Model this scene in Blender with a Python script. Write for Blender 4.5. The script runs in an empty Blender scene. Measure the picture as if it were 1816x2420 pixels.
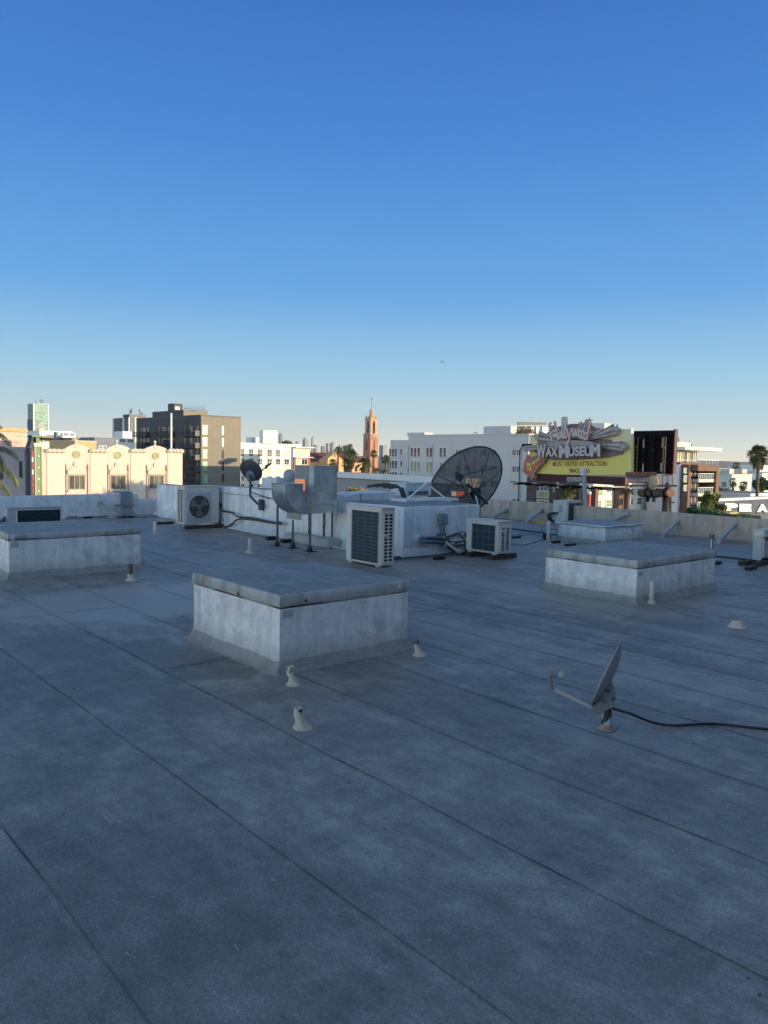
import bpy, bmesh, math, random
from mathutils import Vector as V, Matrix, noise
random.seed(7)
R = random.Random(11)
sc = bpy.context.scene
COL = sc.collection
rad = math.radians
F = 1816.0
H = 1.75                      # eye height above the roof
GZ = -14.0                    # street level
PITCH = math.atan(132 / F)
ROLL = 0.021
cf = V((0, math.cos(PITCH), -math.sin(PITCH)))
r0 = V((1, 0, 0)); u0 = V((0, math.sin(PITCH), math.cos(PITCH)))
cr = r0 * math.cos(ROLL) + u0 * math.sin(ROLL)
cu = u0 * math.cos(ROLL) - r0 * math.sin(ROLL)
CAM = V((0, 0, H))
Z = V((0, 0, 1))
def az(d): return V((math.sin(rad(d)), math.cos(rad(d)), 0))
A = az(-41.0)                 # street grid, away to the left
B = az(49.0)                  # street grid, away to the right

def ray(px, py): return cf + cr * ((px - 908) / F) + cu * ((1210 - py) / F)
def G(px, py, z=0.0):
    d = ray(px, py); t = (z - H) / d.z
    return CAM + d * t
def Yd(px, py, y):
    d = ray(px, py); return CAM + d * (y / d.y)
def ext(C, D, px):            # length t so that C + tD stands in column px
    u = (px - 908) / F; q = cr - cf * u
    return -(C - CAM).dot(q) / D.dot(q)
def hz(C, py):                # height over C's foot that stands in row py
    v = (1210 - py) / F; q = cu - cf * v
    c = V((C.x, C.y, H)) - CAM
    return H - c.dot(q) / q.z
class Fr:                     # an upright plane: s along D, z up, out along N
    def __init__(s, O, D, N):
        s.O = V((O.x, O.y, 0)); s.D = D; s.N = N
    def P(s, a, z, out=0.0): return s.O + s.D * a + V((0, 0, z)) + s.N * out
    def at(s, px, py):
        d = ray(px, py); t = (s.O - CAM).dot(s.N) / d.dot(s.N)
        p = CAM + d * t
        return (p - s.O).dot(s.D), p.z
def crop(ox, oy, k): return lambda x, y: (ox + x / k, oy + y / k)
c1 = crop(0, 900, 3.609); c2 = crop(240, 920, 3.609); c3 = crop(540, 920, 3.609)
c4 = crop(880, 960, 4.368); c5 = crop(1180, 940, 3.952); c6 = crop(1500, 980, 5.253)
c7 = crop(1220, 960, 5.1875); c8 = crop(580, 1080, 5.929); c9 = crop(0, 980, 5.929)
cd = crop(1220, 1440, 2.785)

# ------------------------------------------------------------- materials
MATS = {}
def nd(nt, t, **kw):
    n = nt.nodes.new(t)
    for k, v in kw.items():
        if k in n.inputs: n.inputs[k].default_value = v
        else: setattr(n, k, v)
    return n
def math_(nt, op, a, b=None, clamp=False):
    n = nt.nodes.new('ShaderNodeMath'); n.operation = op; n.use_clamp = clamp
    for i, x in enumerate((a, b)):
        if x is None: continue
        if hasattr(x, 'links'): nt.links.new(x, n.inputs[i])
        else: n.inputs[i].default_value = x
    return n.outputs[0]
def mixc(nt, fac, a, b, mode='MIX'):
    n = nt.nodes.new('ShaderNodeMix'); n.data_type = 'RGBA'; n.blend_type = mode
    for s, x in ((n.inputs[0], fac), (n.inputs[6], a), (n.inputs[7], b)):
        if hasattr(x, 'links'): nt.links.new(x, s)
        elif isinstance(x, (int, float)): s.default_value = x
        else: s.default_value = (*x, 1)
    return n.outputs[2]
def ramp(nt, x, lo, hi, a=0.0, b=1.0):
    n = nt.nodes.new('ShaderNodeMapRange'); n.inputs[1].default_value = lo; n.inputs[2].default_value = hi
    n.inputs[3].default_value = a; n.inputs[4].default_value = b
    nt.links.new(x, n.inputs[0]); return n.outputs[0]
def noise_(nt, vec, scale, detail=4, rough=.55, stretch=None):
    if stretch is not None:
        m = nt.nodes.new('ShaderNodeMapping'); m.inputs['Scale'].default_value = stretch
        nt.links.new(vec, m.inputs[0]); vec = m.outputs[0]
    n = nt.nodes.new('ShaderNodeTexNoise'); n.inputs['Scale'].default_value = scale
    n.inputs['Detail'].default_value = detail; n.inputs['Roughness'].default_value = rough
    nt.links.new(vec, n.inputs['Vector']); return n.outputs[0]
def start(name):
    m = bpy.data.materials.new(name); m.use_nodes = True
    nt = m.node_tree; b = nt.nodes['Principled BSDF']
    tc = nt.nodes.new('ShaderNodeTexCoord')
    return m, nt, b, tc.outputs['Object']
def bump(nt, b, h, strength, dist):
    n = nt.nodes.new('ShaderNodeBump'); n.inputs['Strength'].default_value = strength
    n.inputs['Distance'].default_value = dist
    nt.links.new(h, n.inputs['Height']); nt.links.new(n.outputs[0], b.inputs['Normal'])
def mat(name, c, rough=.8, metal=0.0, var=.18, scale=1.5, streak=0.0, dirt=None, bmp=0.0, bscale=20, spec=None):
    if name in MATS: return MATS[name]
    m, nt, b, oc = start(name)
    n1 = noise_(nt, oc, scale, 5)
    col = mixc(nt, ramp(nt, n1, .3, .7), [x * (1 - var) for x in c], [min(1, x * (1 + var)) for x in c])
    if streak:
        n2 = noise_(nt, oc, scale * 3, 4, .6, (1, 1, .08))
        d = dirt or [x * .45 for x in c]
        col = mixc(nt, ramp(nt, n2, .48, .75, 0, streak), col, d)
    nt.links.new(col, b.inputs['Base Color'])
    b.inputs['Roughness'].default_value = rough; b.inputs['Metallic'].default_value = metal
    if spec is not None: b.inputs['Specular IOR Level'].default_value = spec
    if bmp: bump(nt, b, noise_(nt, oc, bscale, 4), bmp, .02)
    MATS[name] = m; return m
def glass(name, c, rough=.08, curtain=None):
    if name in MATS: return MATS[name]
    m, nt, b, oc = start(name)
    if curtain:
        n = noise_(nt, oc, 1.2, 2, .5, (1, 1, .15))
        nt.links.new(mixc(nt, ramp(nt, n, .4, .62), c, curtain), b.inputs['Base Color'])
    else:
        b.inputs['Base Color'].default_value = (*c, 1)
    b.inputs['Roughness'].default_value = rough
    b.inputs['Specular IOR Level'].default_value = .6
    MATS[name] = m; return m

def stucco(name, c, dirt, streak=.7, blot=.45):
    m, nt, b, oc = start(name)
    sep = nt.nodes.new('ShaderNodeSeparateXYZ'); nt.links.new(oc, sep.inputs[0])
    n1 = noise_(nt, oc, 1.3, 6, .62); n2 = noise_(nt, oc, 5.5, 5, .65)
    n3 = noise_(nt, oc, 7.0, 4, .6, (1, 1, .07)); n4 = noise_(nt, oc, 28, 3, .6)
    col = mixc(nt, ramp(nt, n1, .32, .68), [x * .78 for x in c], [min(1, x * 1.18) for x in c])
    col = mixc(nt, ramp(nt, n2, .47, .72, 0, blot), col, [x * .62 for x in c])
    col = mixc(nt, ramp(nt, n3, .46, .66, 0, streak), col, dirt)
    # splashed dirt in a ragged band along the foot
    foot = math_(nt, 'ADD', sep.outputs[2], math_(nt, 'MULTIPLY', n2, -.22))
    col = mixc(nt, ramp(nt, foot, .14, -.06, 0, .6), col, dirt)
    # thin dark cracks and pitting
    v = nt.nodes.new('ShaderNodeTexVoronoi'); v.feature = 'DISTANCE_TO_EDGE'; v.inputs['Scale'].default_value = 1.7
    wm = nt.nodes.new('ShaderNodeVectorMath'); wm.operation = 'ADD'
    nz = nt.nodes.new('ShaderNodeTexNoise'); nz.inputs['Scale'].default_value = 3; nt.links.new(oc, nz.inputs[0])
    nt.links.new(oc, wm.inputs[0]); nt.links.new(nz.outputs[1], wm.inputs[1]); nt.links.new(wm.outputs[0], v.inputs[0])
    crack = ramp(nt, v.outputs[0], .012, 0, 0, 1)
    crack = math_(nt, 'MULTIPLY', crack, ramp(nt, n1, .5, .6))
    col = mixc(nt, math_(nt, 'MULTIPLY', crack, .5), col, [x * .4 for x in c])
    col = mixc(nt, ramp(nt, n4, .62, .75, 0, .35), col, [x * .5 for x in c])
    nt.links.new(col, b.inputs['Base Color']); b.inputs['Roughness'].default_value = .8
    h = math_(nt, 'ADD', math_(nt, 'MULTIPLY', n2, 1.2), math_(nt, 'MULTIPLY', n4, .3))
    bump(nt, b, h, .6, .03)
    MATS[name] = m; return m

def galvanised(name, c, rough=.42):
    m, nt, b, oc = start(name)
    v = nt.nodes.new('ShaderNodeTexVoronoi'); v.inputs['Scale'].default_value = 30; nt.links.new(oc, v.inputs[0])
    n = noise_(nt, oc, 2.5, 5, .6); n3 = noise_(nt, oc, 8, 3, .6, (1, 1, .1))
    col = mixc(nt, ramp(nt, n, .3, .7), [x * .7 for x in c], [x * 1.2 for x in c])
    col = mixc(nt, ramp(nt, n3, .5, .8, 0, .4), col, [x * .55 for x in c])
    col = mixc(nt, .12, col, v.outputs['Color'], 'OVERLAY')
    nt.links.new(col, b.inputs['Base Color'])
    b.inputs['Metallic'].default_value = .85
    nt.links.new(ramp(nt, n, .2, .8, rough - .1, rough + .15), b.inputs['Roughness'])
    MATS[name] = m; return m

# ------------------------------------------------------------- objects
ORG = {}
def tag(o, label, cat, group=None, kind=None):
    if label: o['label'] = label
    if cat: o['category'] = cat
    if group: o['group'] = group
    if kind: o['kind'] = kind
    return o
def thing(name, label, cat, loc, group=None):
    o = bpy.data.objects.new(name, None); COL.objects.link(o)
    o.location = loc; o.empty_display_size = .2; ORG[o] = V(loc)
    return tag(o, label, cat, group)
class MB:
    def __init__(s): s.v = []; s.f = []; s.mi = []; s.cur = 0
    def add(s, vs, fs):
        n = len(s.v); s.v += [tuple(x) for x in vs]
        for f in fs: s.f.append([i + n for i in f]); s.mi.append(s.cur)
        return s
    def obox(s, O, a, b, c):
        O = V(O); P = [O, O + a, O + a + b, O + b]; P += [p + c for p in P]
        return s.add(P, [(0, 3, 2, 1), (4, 5, 6, 7), (0, 1, 5, 4), (1, 2, 6, 5), (2, 3, 7, 6), (3, 0, 4, 7)])
    def fbox(s, fr, s0, s1, z0, z1, o0, o1):     # a box in frame coordinates
        return s.obox(fr.P(s0, z0, o0), fr.D * (s1 - s0), fr.N * (o1 - o0), Z * (z1 - z0))
    def prism(s, pts, ext_):
        n = len(pts); vs = [V(p) for p in pts] + [V(p) + ext_ for p in pts]
        fs = [tuple(range(n)), tuple(reversed(range(n, 2 * n)))]
        fs += [(i, (i + 1) % n, n + (i + 1) % n, n + i) for i in range(n)]
        return s.add(vs, fs)
    def fprism(s, fr, sz, o0, o1):
        return s.prism([fr.P(a, z, o0) for a, z in sz], fr.N * (o1 - o0))
    def tube(s, pts, r, n=8, smooth=0, cap=True, up=None, flat=1.0):
        pts = [V(p) for p in pts]
        if smooth and len(pts) > 2:
            q = []
            for i in range(len(pts) - 1):
                p0 = pts[max(i - 1, 0)]; p1 = pts[i]; p2 = pts[i + 1]; p3 = pts[min(i + 2, len(pts) - 1)]
                for k in range(smooth):
                    t = k / smooth
                    q.append(.5 * ((2 * p1) + (p2 - p0) * t + (2 * p0 - 5 * p1 + 4 * p2 - p3) * t * t + (3 * p1 - p0 - 3 * p2 + p3) * t ** 3))
            q.append(pts[-1]); pts = q
        vs = []; prev = None
        for i, p in enumerate(pts):
            d = (pts[min(i + 1, len(pts) - 1)] - pts[max(i - 1, 0)])
            if d.length < 1e-9: d = V((0, 0, 1))
            d.normalize()
            if up is not None: x = d.cross(up)
            elif prev is None: x = d.cross(Z if abs(d.z) < .9 else V((1, 0, 0)))
            else: x = prev - d * prev.dot(d)
            if x.length < 1e-6: x = d.orthogonal()
            x.normalize(); prev = x; y = d.cross(x)
            rr = r[i] if isinstance(r, (list, tuple)) else r
            for k in range(n):
                a = 2 * math.pi * k / n
                vs.append(p + x * (math.cos(a) * rr) + y * (math.sin(a) * rr * flat))
        m = len(pts); fs = []
        for i in range(m - 1):
            for k in range(n):
                k2 = (k + 1) % n
                fs.append((i * n + k, i * n + k2, (i + 1) * n + k2, (i + 1) * n + k))
        if cap: fs += [tuple(reversed(range(n))), tuple(range((m - 1) * n, m * n))]
        return s.add(vs, fs)
    def lathe(s, O, axis, prof, n=24, sx=1.0, closed=False):   # prof: (r, h)
        axis = V(axis).normalized(); x = axis.cross(Z)
        if x.length < 1e-4: x = V((1, 0, 0))
        x.normalize(); y = axis.cross(x)
        vs = []
        for r, h in prof:
            for k in range(n):
                a = 2 * math.pi * k / n
                vs.append(V(O) + axis * h + x * (math.cos(a) * r * sx) + y * (math.sin(a) * r))
        fs = []
        for i in range(len(prof) - 1):
            for k in range(n):
                k2 = (k + 1) % n
                fs.append((i * n + k, i * n + k2, (i + 1) * n + k2, (i + 1) * n + k))
        if prof[0][0] > 1e-4: fs.append(tuple(reversed(range(n))))
        if prof[-1][0] > 1e-4: fs.append(tuple(range((len(prof) - 1) * n, len(prof) * n)))
        return s.add(vs, fs)
    def build(s, name, m, parent=None, label=None, smooth=False, bevel=0, angle=35, loc=None, fix=True):
        org = ORG[parent] if parent is not None else V(loc if loc is not None else (0, 0, 0))
        me = bpy.data.meshes.new(name)
        me.from_pydata([(a - org.x, b - org.y, c - org.z) for a, b, c in s.v], [], s.f)
        for x in (m if isinstance(m, (list, tuple)) else [m]): me.materials.append(x)
        for p, i in zip(me.polygons, s.mi): p.material_index = i
        if fix or bevel:
            bm = bmesh.new(); bm.from_mesh(me)
            if fix: bmesh.ops.recalc_face_normals(bm, faces=bm.faces)
            if bevel:
                es = [e for e in bm.edges if len(e.link_faces) == 2 and e.calc_face_angle(0) > .6]
                bmesh.ops.bevel(bm, geom=es, offset=bevel, segments=2, affect='EDGES', clamp_overlap=True)
            bm.to_mesh(me); bm.free()
        if smooth:
            me.polygons.foreach_set('use_smooth', [True] * len(me.polygons))
            me.set_sharp_from_angle(angle=rad(angle))
        me.update()
        o = bpy.data.objects.new(name, me); COL.objects.link(o)
        if parent is not None: o.parent = parent; ORG[o] = org
        else: o.location = org; ORG[o] = org
        if label: o['label'] = label
        return o
def subparent(child, part):
    """part sits at its thing's own origin, so the child's coordinates carry over"""
    child.parent = part
    return child

# ------------------------------------------------------------- camera
cam = bpy.data.cameras.new('camera'); co = bpy.data.objects.new('camera', cam); COL.objects.link(co)
M = Matrix((( cr.x, cu.x, -cf.x, CAM.x), (cr.y, cu.y, -cf.y, CAM.y), (cr.z, cu.z, -cf.z, CAM.z), (0, 0, 0, 1)))
co.matrix_world = M
cam.sensor_fit = 'HORIZONTAL'; cam.sensor_width = 36; cam.lens = 36.0
cam.clip_start = .1; cam.clip_end = 60000
sc.camera = co
sc.render.resolution_x = 768; sc.render.resolution_y = 1024

# ------------------------------------------------------------- sky and sun
SUN_AZ = 112.0; SUN_EL = 8.0
S = V((math.sin(rad(SUN_AZ)) * math.cos(rad(SUN_EL)), math.cos(rad(SUN_AZ)) * math.cos(rad(SUN_EL)), math.sin(rad(SUN_EL))))
w = bpy.data.worlds.new('World'); sc.world = w; w.use_nodes = True
nt = w.node_tree; bg = nt.nodes['Background']
sky = nt.nodes.new('ShaderNodeTexSky'); sky.sky_type = 'NISHITA'; sky.sun_disc = False
sky.sun_elevation = rad(SUN_EL); sky.sun_rotation = rad(SUN_AZ)
sky.air_density = 1.0; sky.dust_density = 0.6; sky.ozone_density = 2.2; sky.altitude = 100
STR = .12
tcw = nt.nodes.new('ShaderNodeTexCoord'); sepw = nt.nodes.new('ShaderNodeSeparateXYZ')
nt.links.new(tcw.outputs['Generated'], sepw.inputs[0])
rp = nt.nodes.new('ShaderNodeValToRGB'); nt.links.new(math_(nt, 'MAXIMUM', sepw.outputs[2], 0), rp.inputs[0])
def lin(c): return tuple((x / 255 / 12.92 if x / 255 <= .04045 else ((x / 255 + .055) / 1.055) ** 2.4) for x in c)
stops = [(0.0, (246, 234, 210)), (.014, (226, 228, 214)), (.045, (192, 216, 222)), (.10, (156, 204, 232)), (.20, (102, 168, 230)), (.36, (70, 136, 214)), (.53, (52, 108, 190)), (.72, (108, 128, 158)), (1.0, (138, 142, 152))]  # overhead stops above the view set pale and bright as added fill
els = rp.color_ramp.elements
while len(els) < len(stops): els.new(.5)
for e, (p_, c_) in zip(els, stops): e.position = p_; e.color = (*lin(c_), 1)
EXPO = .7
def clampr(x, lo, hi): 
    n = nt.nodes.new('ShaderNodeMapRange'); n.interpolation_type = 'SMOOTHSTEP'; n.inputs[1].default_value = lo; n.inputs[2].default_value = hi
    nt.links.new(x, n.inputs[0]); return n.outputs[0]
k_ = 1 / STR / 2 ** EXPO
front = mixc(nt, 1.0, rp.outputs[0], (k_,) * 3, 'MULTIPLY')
# sky behind the camera boosted and warmed as added fill light, strongest low down
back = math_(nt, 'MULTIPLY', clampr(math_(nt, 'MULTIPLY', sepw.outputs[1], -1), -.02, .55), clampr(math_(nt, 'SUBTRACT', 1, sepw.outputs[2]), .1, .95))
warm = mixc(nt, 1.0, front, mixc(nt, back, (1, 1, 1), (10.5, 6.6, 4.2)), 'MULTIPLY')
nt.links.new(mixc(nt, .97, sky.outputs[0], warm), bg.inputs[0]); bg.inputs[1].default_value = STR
sl = bpy.data.lights.new('sun', 'SUN'); sl.energy = 4.5; sl.angle = rad(.5); sl.color = (1.0, .80, .52)
so = bpy.data.objects.new('sun', sl); COL.objects.link(so)
so.rotation_euler = (-S).to_track_quat('-Z', 'Y').to_euler(); so.location = (30, -20, 60)
sc.view_settings.view_transform = 'Standard'; sc.view_settings.look = 'None'
sc.view_settings.gamma = 1; sc.view_settings.exposure = EXPO
# ------------------------------------------------------------- rooftop
def ab(p): return p.dot(A), p.dot(B)
def W(a, b, z=0.0): return A * a + B * b + V((0, 0, z))
LPA = 20.1; RPB = 17.65          # north and south... the two far edges of the roof
K = G(953, 1316); Ka, Kb = ab(K)

def roof_material():
    m, nt, b, oc = start('cap_sheet')
    def dot(v):
        n = nt.nodes.new('ShaderNodeVectorMath'); n.operation = 'DOT_PRODUCT'
        nt.links.new(oc, n.inputs[0]); n.inputs[1].default_value = v; return n.outputs['Value']
    a_, b_ = dot(A), dot(B)
    cmb = nt.nodes.new('ShaderNodeCombineXYZ'); nt.links.new(a_, cmb.inputs[0]); nt.links.new(b_, cmb.inputs[1])
    vec = cmb.outputs[0]
    big = noise_(nt, vec, .35, 5, .6); mid = noise_(nt, vec, 2.3, 7, .66)
    al = noise_(nt, vec, 1.5, 6, .66, (.3, 2.0, 1)); ac = noise_(nt, vec, 1.6, 6, .66, (2.0, .35, 1))
    fine = noise_(nt, vec, 62, 3, .75); grit = noise_(nt, vec, 170, 2, .75)
    c0 = (.182, .192, .176)
    col = mixc(nt, ramp(nt, big, .3, .7), [x * .84 for x in c0], [x * 1.16 for x in c0])
    col = mixc(nt, ramp(nt, mid, .44, .68, 0, .5), col, (.34, .33, .295))
    col = mixc(nt, ramp(nt, al, .45, .68, 0, .6), col, (.11, .108, .10))
    col = mixc(nt, ramp(nt, ac, .48, .70, 0, .5), col, (.34, .33, .295))
    m2 = noise_(nt, vec, 4.5, 5, .65, (.6, 1.3, 1)); m3 = noise_(nt, vec, 13, 4, .65)
    col = mixc(nt, 1.0, col, mixc(nt, ramp(nt, m2, .36, .64), (.80, .80, .80), (1.20, 1.20, 1.20)), 'MULTIPLY')
    col = mixc(nt, 1.0, col, mixc(nt, ramp(nt, m3, .35, .65), (.85, .85, .85), (1.15, 1.15, 1.15)), 'MULTIPLY')
    # each laid sheet weathered a little differently
    sh = math_(nt, 'FLOOR', math_(nt, 'DIVIDE', math_(nt, 'SUBTRACT', b_, .12), .83))
    wn = nt.nodes.new('ShaderNodeTexWhiteNoise'); wn.noise_dimensions = '1D'; nt.links.new(sh, wn.inputs['W'])
    col = mixc(nt, 1.0, col, mixc(nt, wn.outputs[0], (.92, .92, .92), (1.07, 1.07, 1.07)), 'MULTIPLY')
    def patch(px, py, ra, rb, amount, colour, thresh=.25, ring=False):
        nonlocal col
        pa, pb = ab(G(px, py))
        x = math_(nt, 'DIVIDE', math_(nt, 'SUBTRACT', a_, pa), ra); y = math_(nt, 'DIVIDE', math_(nt, 'SUBTRACT', b_, pb), rb)
        d = math_(nt, 'SQRT', math_(nt, 'ADD', math_(nt, 'MULTIPLY', x, x), math_(nt, 'MULTIPLY', y, y)))
        d = math_(nt, 'ADD', d, math_(nt, 'MULTIPLY', math_(nt, 'SUBTRACT', mid, .5), 1.5))
        if ring:
            d = math_(nt, 'ABSOLUTE', math_(nt, 'SUBTRACT', d, .95))
            f = ramp(nt, d, .16, 0, 0, amount)
        else: f = ramp(nt, d, 1, 1 - thresh, 0, amount)
        col = mixc(nt, f, col, colour)
    patch(480, 1560, 1.5, .75, .62, (.085, .09, .078), .8)         # ponding stain by the near curb
    patch(520, 1590, .8, .5, .4, (.08, .095, .088), .7)
    patch(440, 1560, 1.0, .42, .75, (.30, .32, .29), ring=True)
    patch(180, 1560, 2.2, .9, .5, (.10, .105, .098), .6)
    patch(330, 1420, 1.2, 1.7, .75, (.36, .36, .33), .2)
    patch(1050, 1480, 1.6, .45, .45, (.34, .34, .31), .6); patch(1560, 1600, 1.4, .4, .4, (.34, .34, .31), .7)
    patch(560, 1330, 2.6, .8, .5, (.34, .34, .31), .6); patch(1240, 1400, 2.4, .6, .45, (.34, .34, .31), .7); patch(1000, 1345, 3.0, .7, .4, (.34, .34, .31), .7)
    patch(1620, 1500, .9, .3, .4, (.36, .36, .33), .8); patch(760, 1500, .5, .7, .35, (.34, .34, .31), .8); patch(1450, 1480, 1.2, .35, .4, (.09, .095, .09), .8)
    patch(820, 1370, 1.6, .3, .45, (.09, .095, .09), .8); patch(1700, 1580, 1.6, .3, .35, (.10, .105, .10), .8)           # worn pale swath
    patch(1433, 1745, .5, .45, .42, (.4, .4, .4), .8)            # bleached round the dish post
    patch(700, 1600, .45, .35, .35, (.36, .37, .38), .8)
    patch(300, 2250, 1.3, .8, .3, (.11, .115, .107), .6)
    patch(1650, 1420, 2.2, .7, .3, (.31, .31, .28), .7)
    patch(1100, 1800, 1.2, .35, .22, (.31, .31, .28), .8)
    # sand coloured dust gathers along the far parapet
    # scuffs: short pale scratches
    sc1 = noise_(nt, vec, 5, 3, .5, (.3, 3, 1)); sc2 = noise_(nt, vec, 1.2, 2, .5)
    scr = math_(nt, 'MULTIPLY', ramp(nt, math_(nt, 'ABSOLUTE', math_(nt, 'SUBTRACT', sc1, .5)), .006, 0), ramp(nt, sc2, .55, .62))
    col = mixc(nt, math_(nt, 'MULTIPLY', scr, .6), col, (.42, .44, .46))
    # mineral granules
    g = math_(nt, 'MULTIPLY', math_(nt, 'ADD', ramp(nt, fine, .33, .67, .45, 1.55), ramp(nt, grit, .32, .68, .3, 1.7)), .5)
    gc = nt.nodes.new('ShaderNodeCombineColor')
    for i in range(3): nt.links.new(g, gc.inputs[i])
    col = mixc(nt, 1.0, col, gc.outputs[0], 'MULTIPLY')
    nt.links.new(col, b.inputs['Base Color']); b.inputs['Roughness'].default_value = .5
    b.inputs['Specular IOR Level'].default_value = .75
    hgt = math_(nt, 'ADD', math_(nt, 'MULTIPLY', fine, .45), math_(nt, 'ADD', math_(nt, 'MULTIPLY', mid, 1.6), math_(nt, 'MULTIPLY', big, 2.5)))
    bump(nt, b, hgt, .7, .02)
    return m
ROOF = roof_material()
TAR = mat('seam_tar', (.06, .06, .06), .75)
SEAM = mat('seam_lap', (.42, .42, .38), .9, var=.3, scale=9)

mb = MB()
mb.obox(W(-14, -22, -13), A * (LPA + 14.3), B * (RPB + 22.3), Z * 12.96)
# sheet with very slight undulation
na, nb = 90, 100; a0, a1, b0, b1 = -14, LPA + .3, -22, RPB + .3
mb.cur = 1
vs = []
for i in range(na + 1):
    for j in range(nb + 1):
        a = a0 + (a1 - a0) * i / na; b = b0 + (b1 - b0) * j / nb
        vs.append(W(a, b, 0.010 * (noise.noise(V((a * .45, b * .45, 3))))))
mb.add(vs, [(i * (nb + 1) + j, i * (nb + 1) + j + 1, (i + 1) * (nb + 1) + j + 1, (i + 1) * (nb + 1) + j) for i in range(na) for j in range(nb)])
# seams: raised laps with a ragged line of bitumen
def seam(pa0, pa1, bb, amp=.012, wmul=1.0, cross=False, seed=0):
    n = max(4, int(abs(pa1 - pa0) / .045)); top = []; 
    for i in range(n + 1):
        a = pa0 + (pa1 - pa0) * i / n
        off = amp * noise.noise(V((a * .9, bb * 7.3, seed))) + .004 * noise.noise(V((a * 7, bb, seed)))
        q = noise.noise(V((a * 1.3, bb * 3.1, seed + 9))) + .35 * noise.noise(V((a * 9, bb, seed + 4)))
        wd = max(.00015, .0002 + .0056 * (q - .13)) * wmul
        top.append((a, bb + off, wd))
    for k in range(n):
        (aa, o1, w1), (ac_, o2, w2) = top[k], top[k + 1]
        def q_(a, b, z): return W(b, a, z) if cross else W(a, b, z)
        def zz(a, b): 
            if cross: a, b = b, a
            return .010 * noise.noise(V((a * .45, b * .45, 3))) 
        if w1 + w2 > .0008:
            mb.cur = 2
            mb.add([q_(aa, o1 - w1, zz(aa, o1) + .0035), q_(ac_, o2 - w2, zz(ac_, o2) + .0035), q_(ac_, o2 + w2, zz(ac_, o2) + .0035), q_(aa, o1 + w1, zz(aa, o1) + .0035)], [(0, 1, 2, 3)])
        mb.cur = 1
        h1 = .012 + .006 * noise.noise(V((aa * 3, bb, 7)))
        mb.add([q_(aa, o1 + w1, zz(aa, o1) + .003), q_(ac_, o2 + w2, zz(ac_, o2) + .003), q_(ac_, o2 + w2 + h1, zz(ac_, o2) + .001), q_(aa, o1 + w1 + h1, zz(aa, o1) + .001)], [(0, 1, 2, 3)])
sb = [-2.4, -1.55, -.72, .13, .95, 1.82, 2.65, 3.43, 4.22, 4.95, 5.62, 6.31, 6.93, 7.75, 8.6, 9.4, 10.25, 11.1, 11.9, 12.75, 13.6, 14.4, 15.2, 16.0]
for i, b_ in enumerate(sb):
    seam(-2 if b_ < 8 else -6, LPA - .3, b_, wmul={3.43: 1.5, 2.65: 1.0, .95: 1.0, 1.82: .6, .13: .8, 4.22: .7}.get(b_, .35), seed=i)
for i in range(7, 21): seam(-2, LPA - .3, -.72 - .83 * (i - 5), seed=40 + i, wmul=.5)
for i, (aa, s0, s1) in enumerate([(5.72, 2.7, 3.3), (7.3, 3.43, 5), (6.2, 5.0, 6.3), (8.4, .9, 3.4)]):
    seam(s0, s1, aa, cross=True, seed=80 + i, wmul=.4)
# litter: leaf bits, pebbles and chips of coating
mb.cur = 2
for i in range(18):
    px, py = R.uniform(20, 1800), 1400 + 960 * R.random() ** 1.3
    p = G(px, py); r = R.uniform(.002, .006)
    mb.lathe(p + Z * .004, Z, [(r, 0), (r * .8, r * .5), (0, r * .7)], 6, sx=R.uniform(.6, 1.8))
mb.cur = 3
for i in range(26):
    p = G(R.uniform(20, 1800), R.uniform(1500, 2350)); r = R.uniform(.002, .006)
    mb.lathe(p + Z * .004, Z, [(r, 0), (r * .8, r * .4), (0, r * .5)], 6, sx=R.uniform(.6, 2.5))
WALLB = mat('party_wall', (.45, .44, .42), .85, streak=.5)
for i in range(16):
    px, py = [(1250, 2100), (1290, 2130), (1225, 2170), (1480, 1990), (1060, 1800), (740, 1925), (300, 2250), (1650, 1780)][i % 8]; px += R.uniform(-60, 60) * (i > 7) * 4; py += R.uniform(-30, 30) * (i > 7)
    p = G(px, max(1500, py)); a_ = R.uniform(-1.2, .2); q = [p]; L_ = R.uniform(.02, .06)
    for k in range(5): a_ += R.uniform(-.4, .4); q.append(q[-1] + V((math.cos(a_), math.sin(a_), 0)) * L_ / 2)
    mb.cur = 3
    for k in range(5):
        n_ = (q[k + 1] - q[k]).cross(Z).normalized(); w0 = .003 * R.random(); w1 = .003 * R.random()
        z_ = Z * (.010 * noise.noise(V((ab(q[k])[0] * .45, ab(q[k])[1] * .45, 3))) + .0025)
        if R.random() < .8: mb.add([q[k] - n_ * w0 + z_, q[k + 1] - n_ * w1 + z_, q[k + 1] + n_ * w1 + z_, q[k] + n_ * w0 + z_], [(0, 1, 2, 3)])
roof = mb.build('rooftop_ground', [WALLB, ROOF, TAR, SEAM], fix=False)
tag(roof, None, None, kind='structure')

STUCCO = stucco('curb_stucco', (.80, .77, .73), (.26, .26, .22), .36, .85)
STUCCO_B = stucco('block_stucco', (.76, .75, .73), (.38, .38, .36), .45, .4)
STUCCO_W = stucco('parapet_stucco', (.68, .68, .66), (.38, .38, .36), .4, .5)
CONC = stucco('parapet_concrete', (.52, .395, .30), (.32, .25, .19), .9, .35)
LIDE = stucco('lid_edge_coating', (.46, .455, .42), (.19, .19, .16), .8, .6)
WHITEM = mat('white_sheet_metal', (.62, .63, .63), .45, var=.12, streak=.35)

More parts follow.
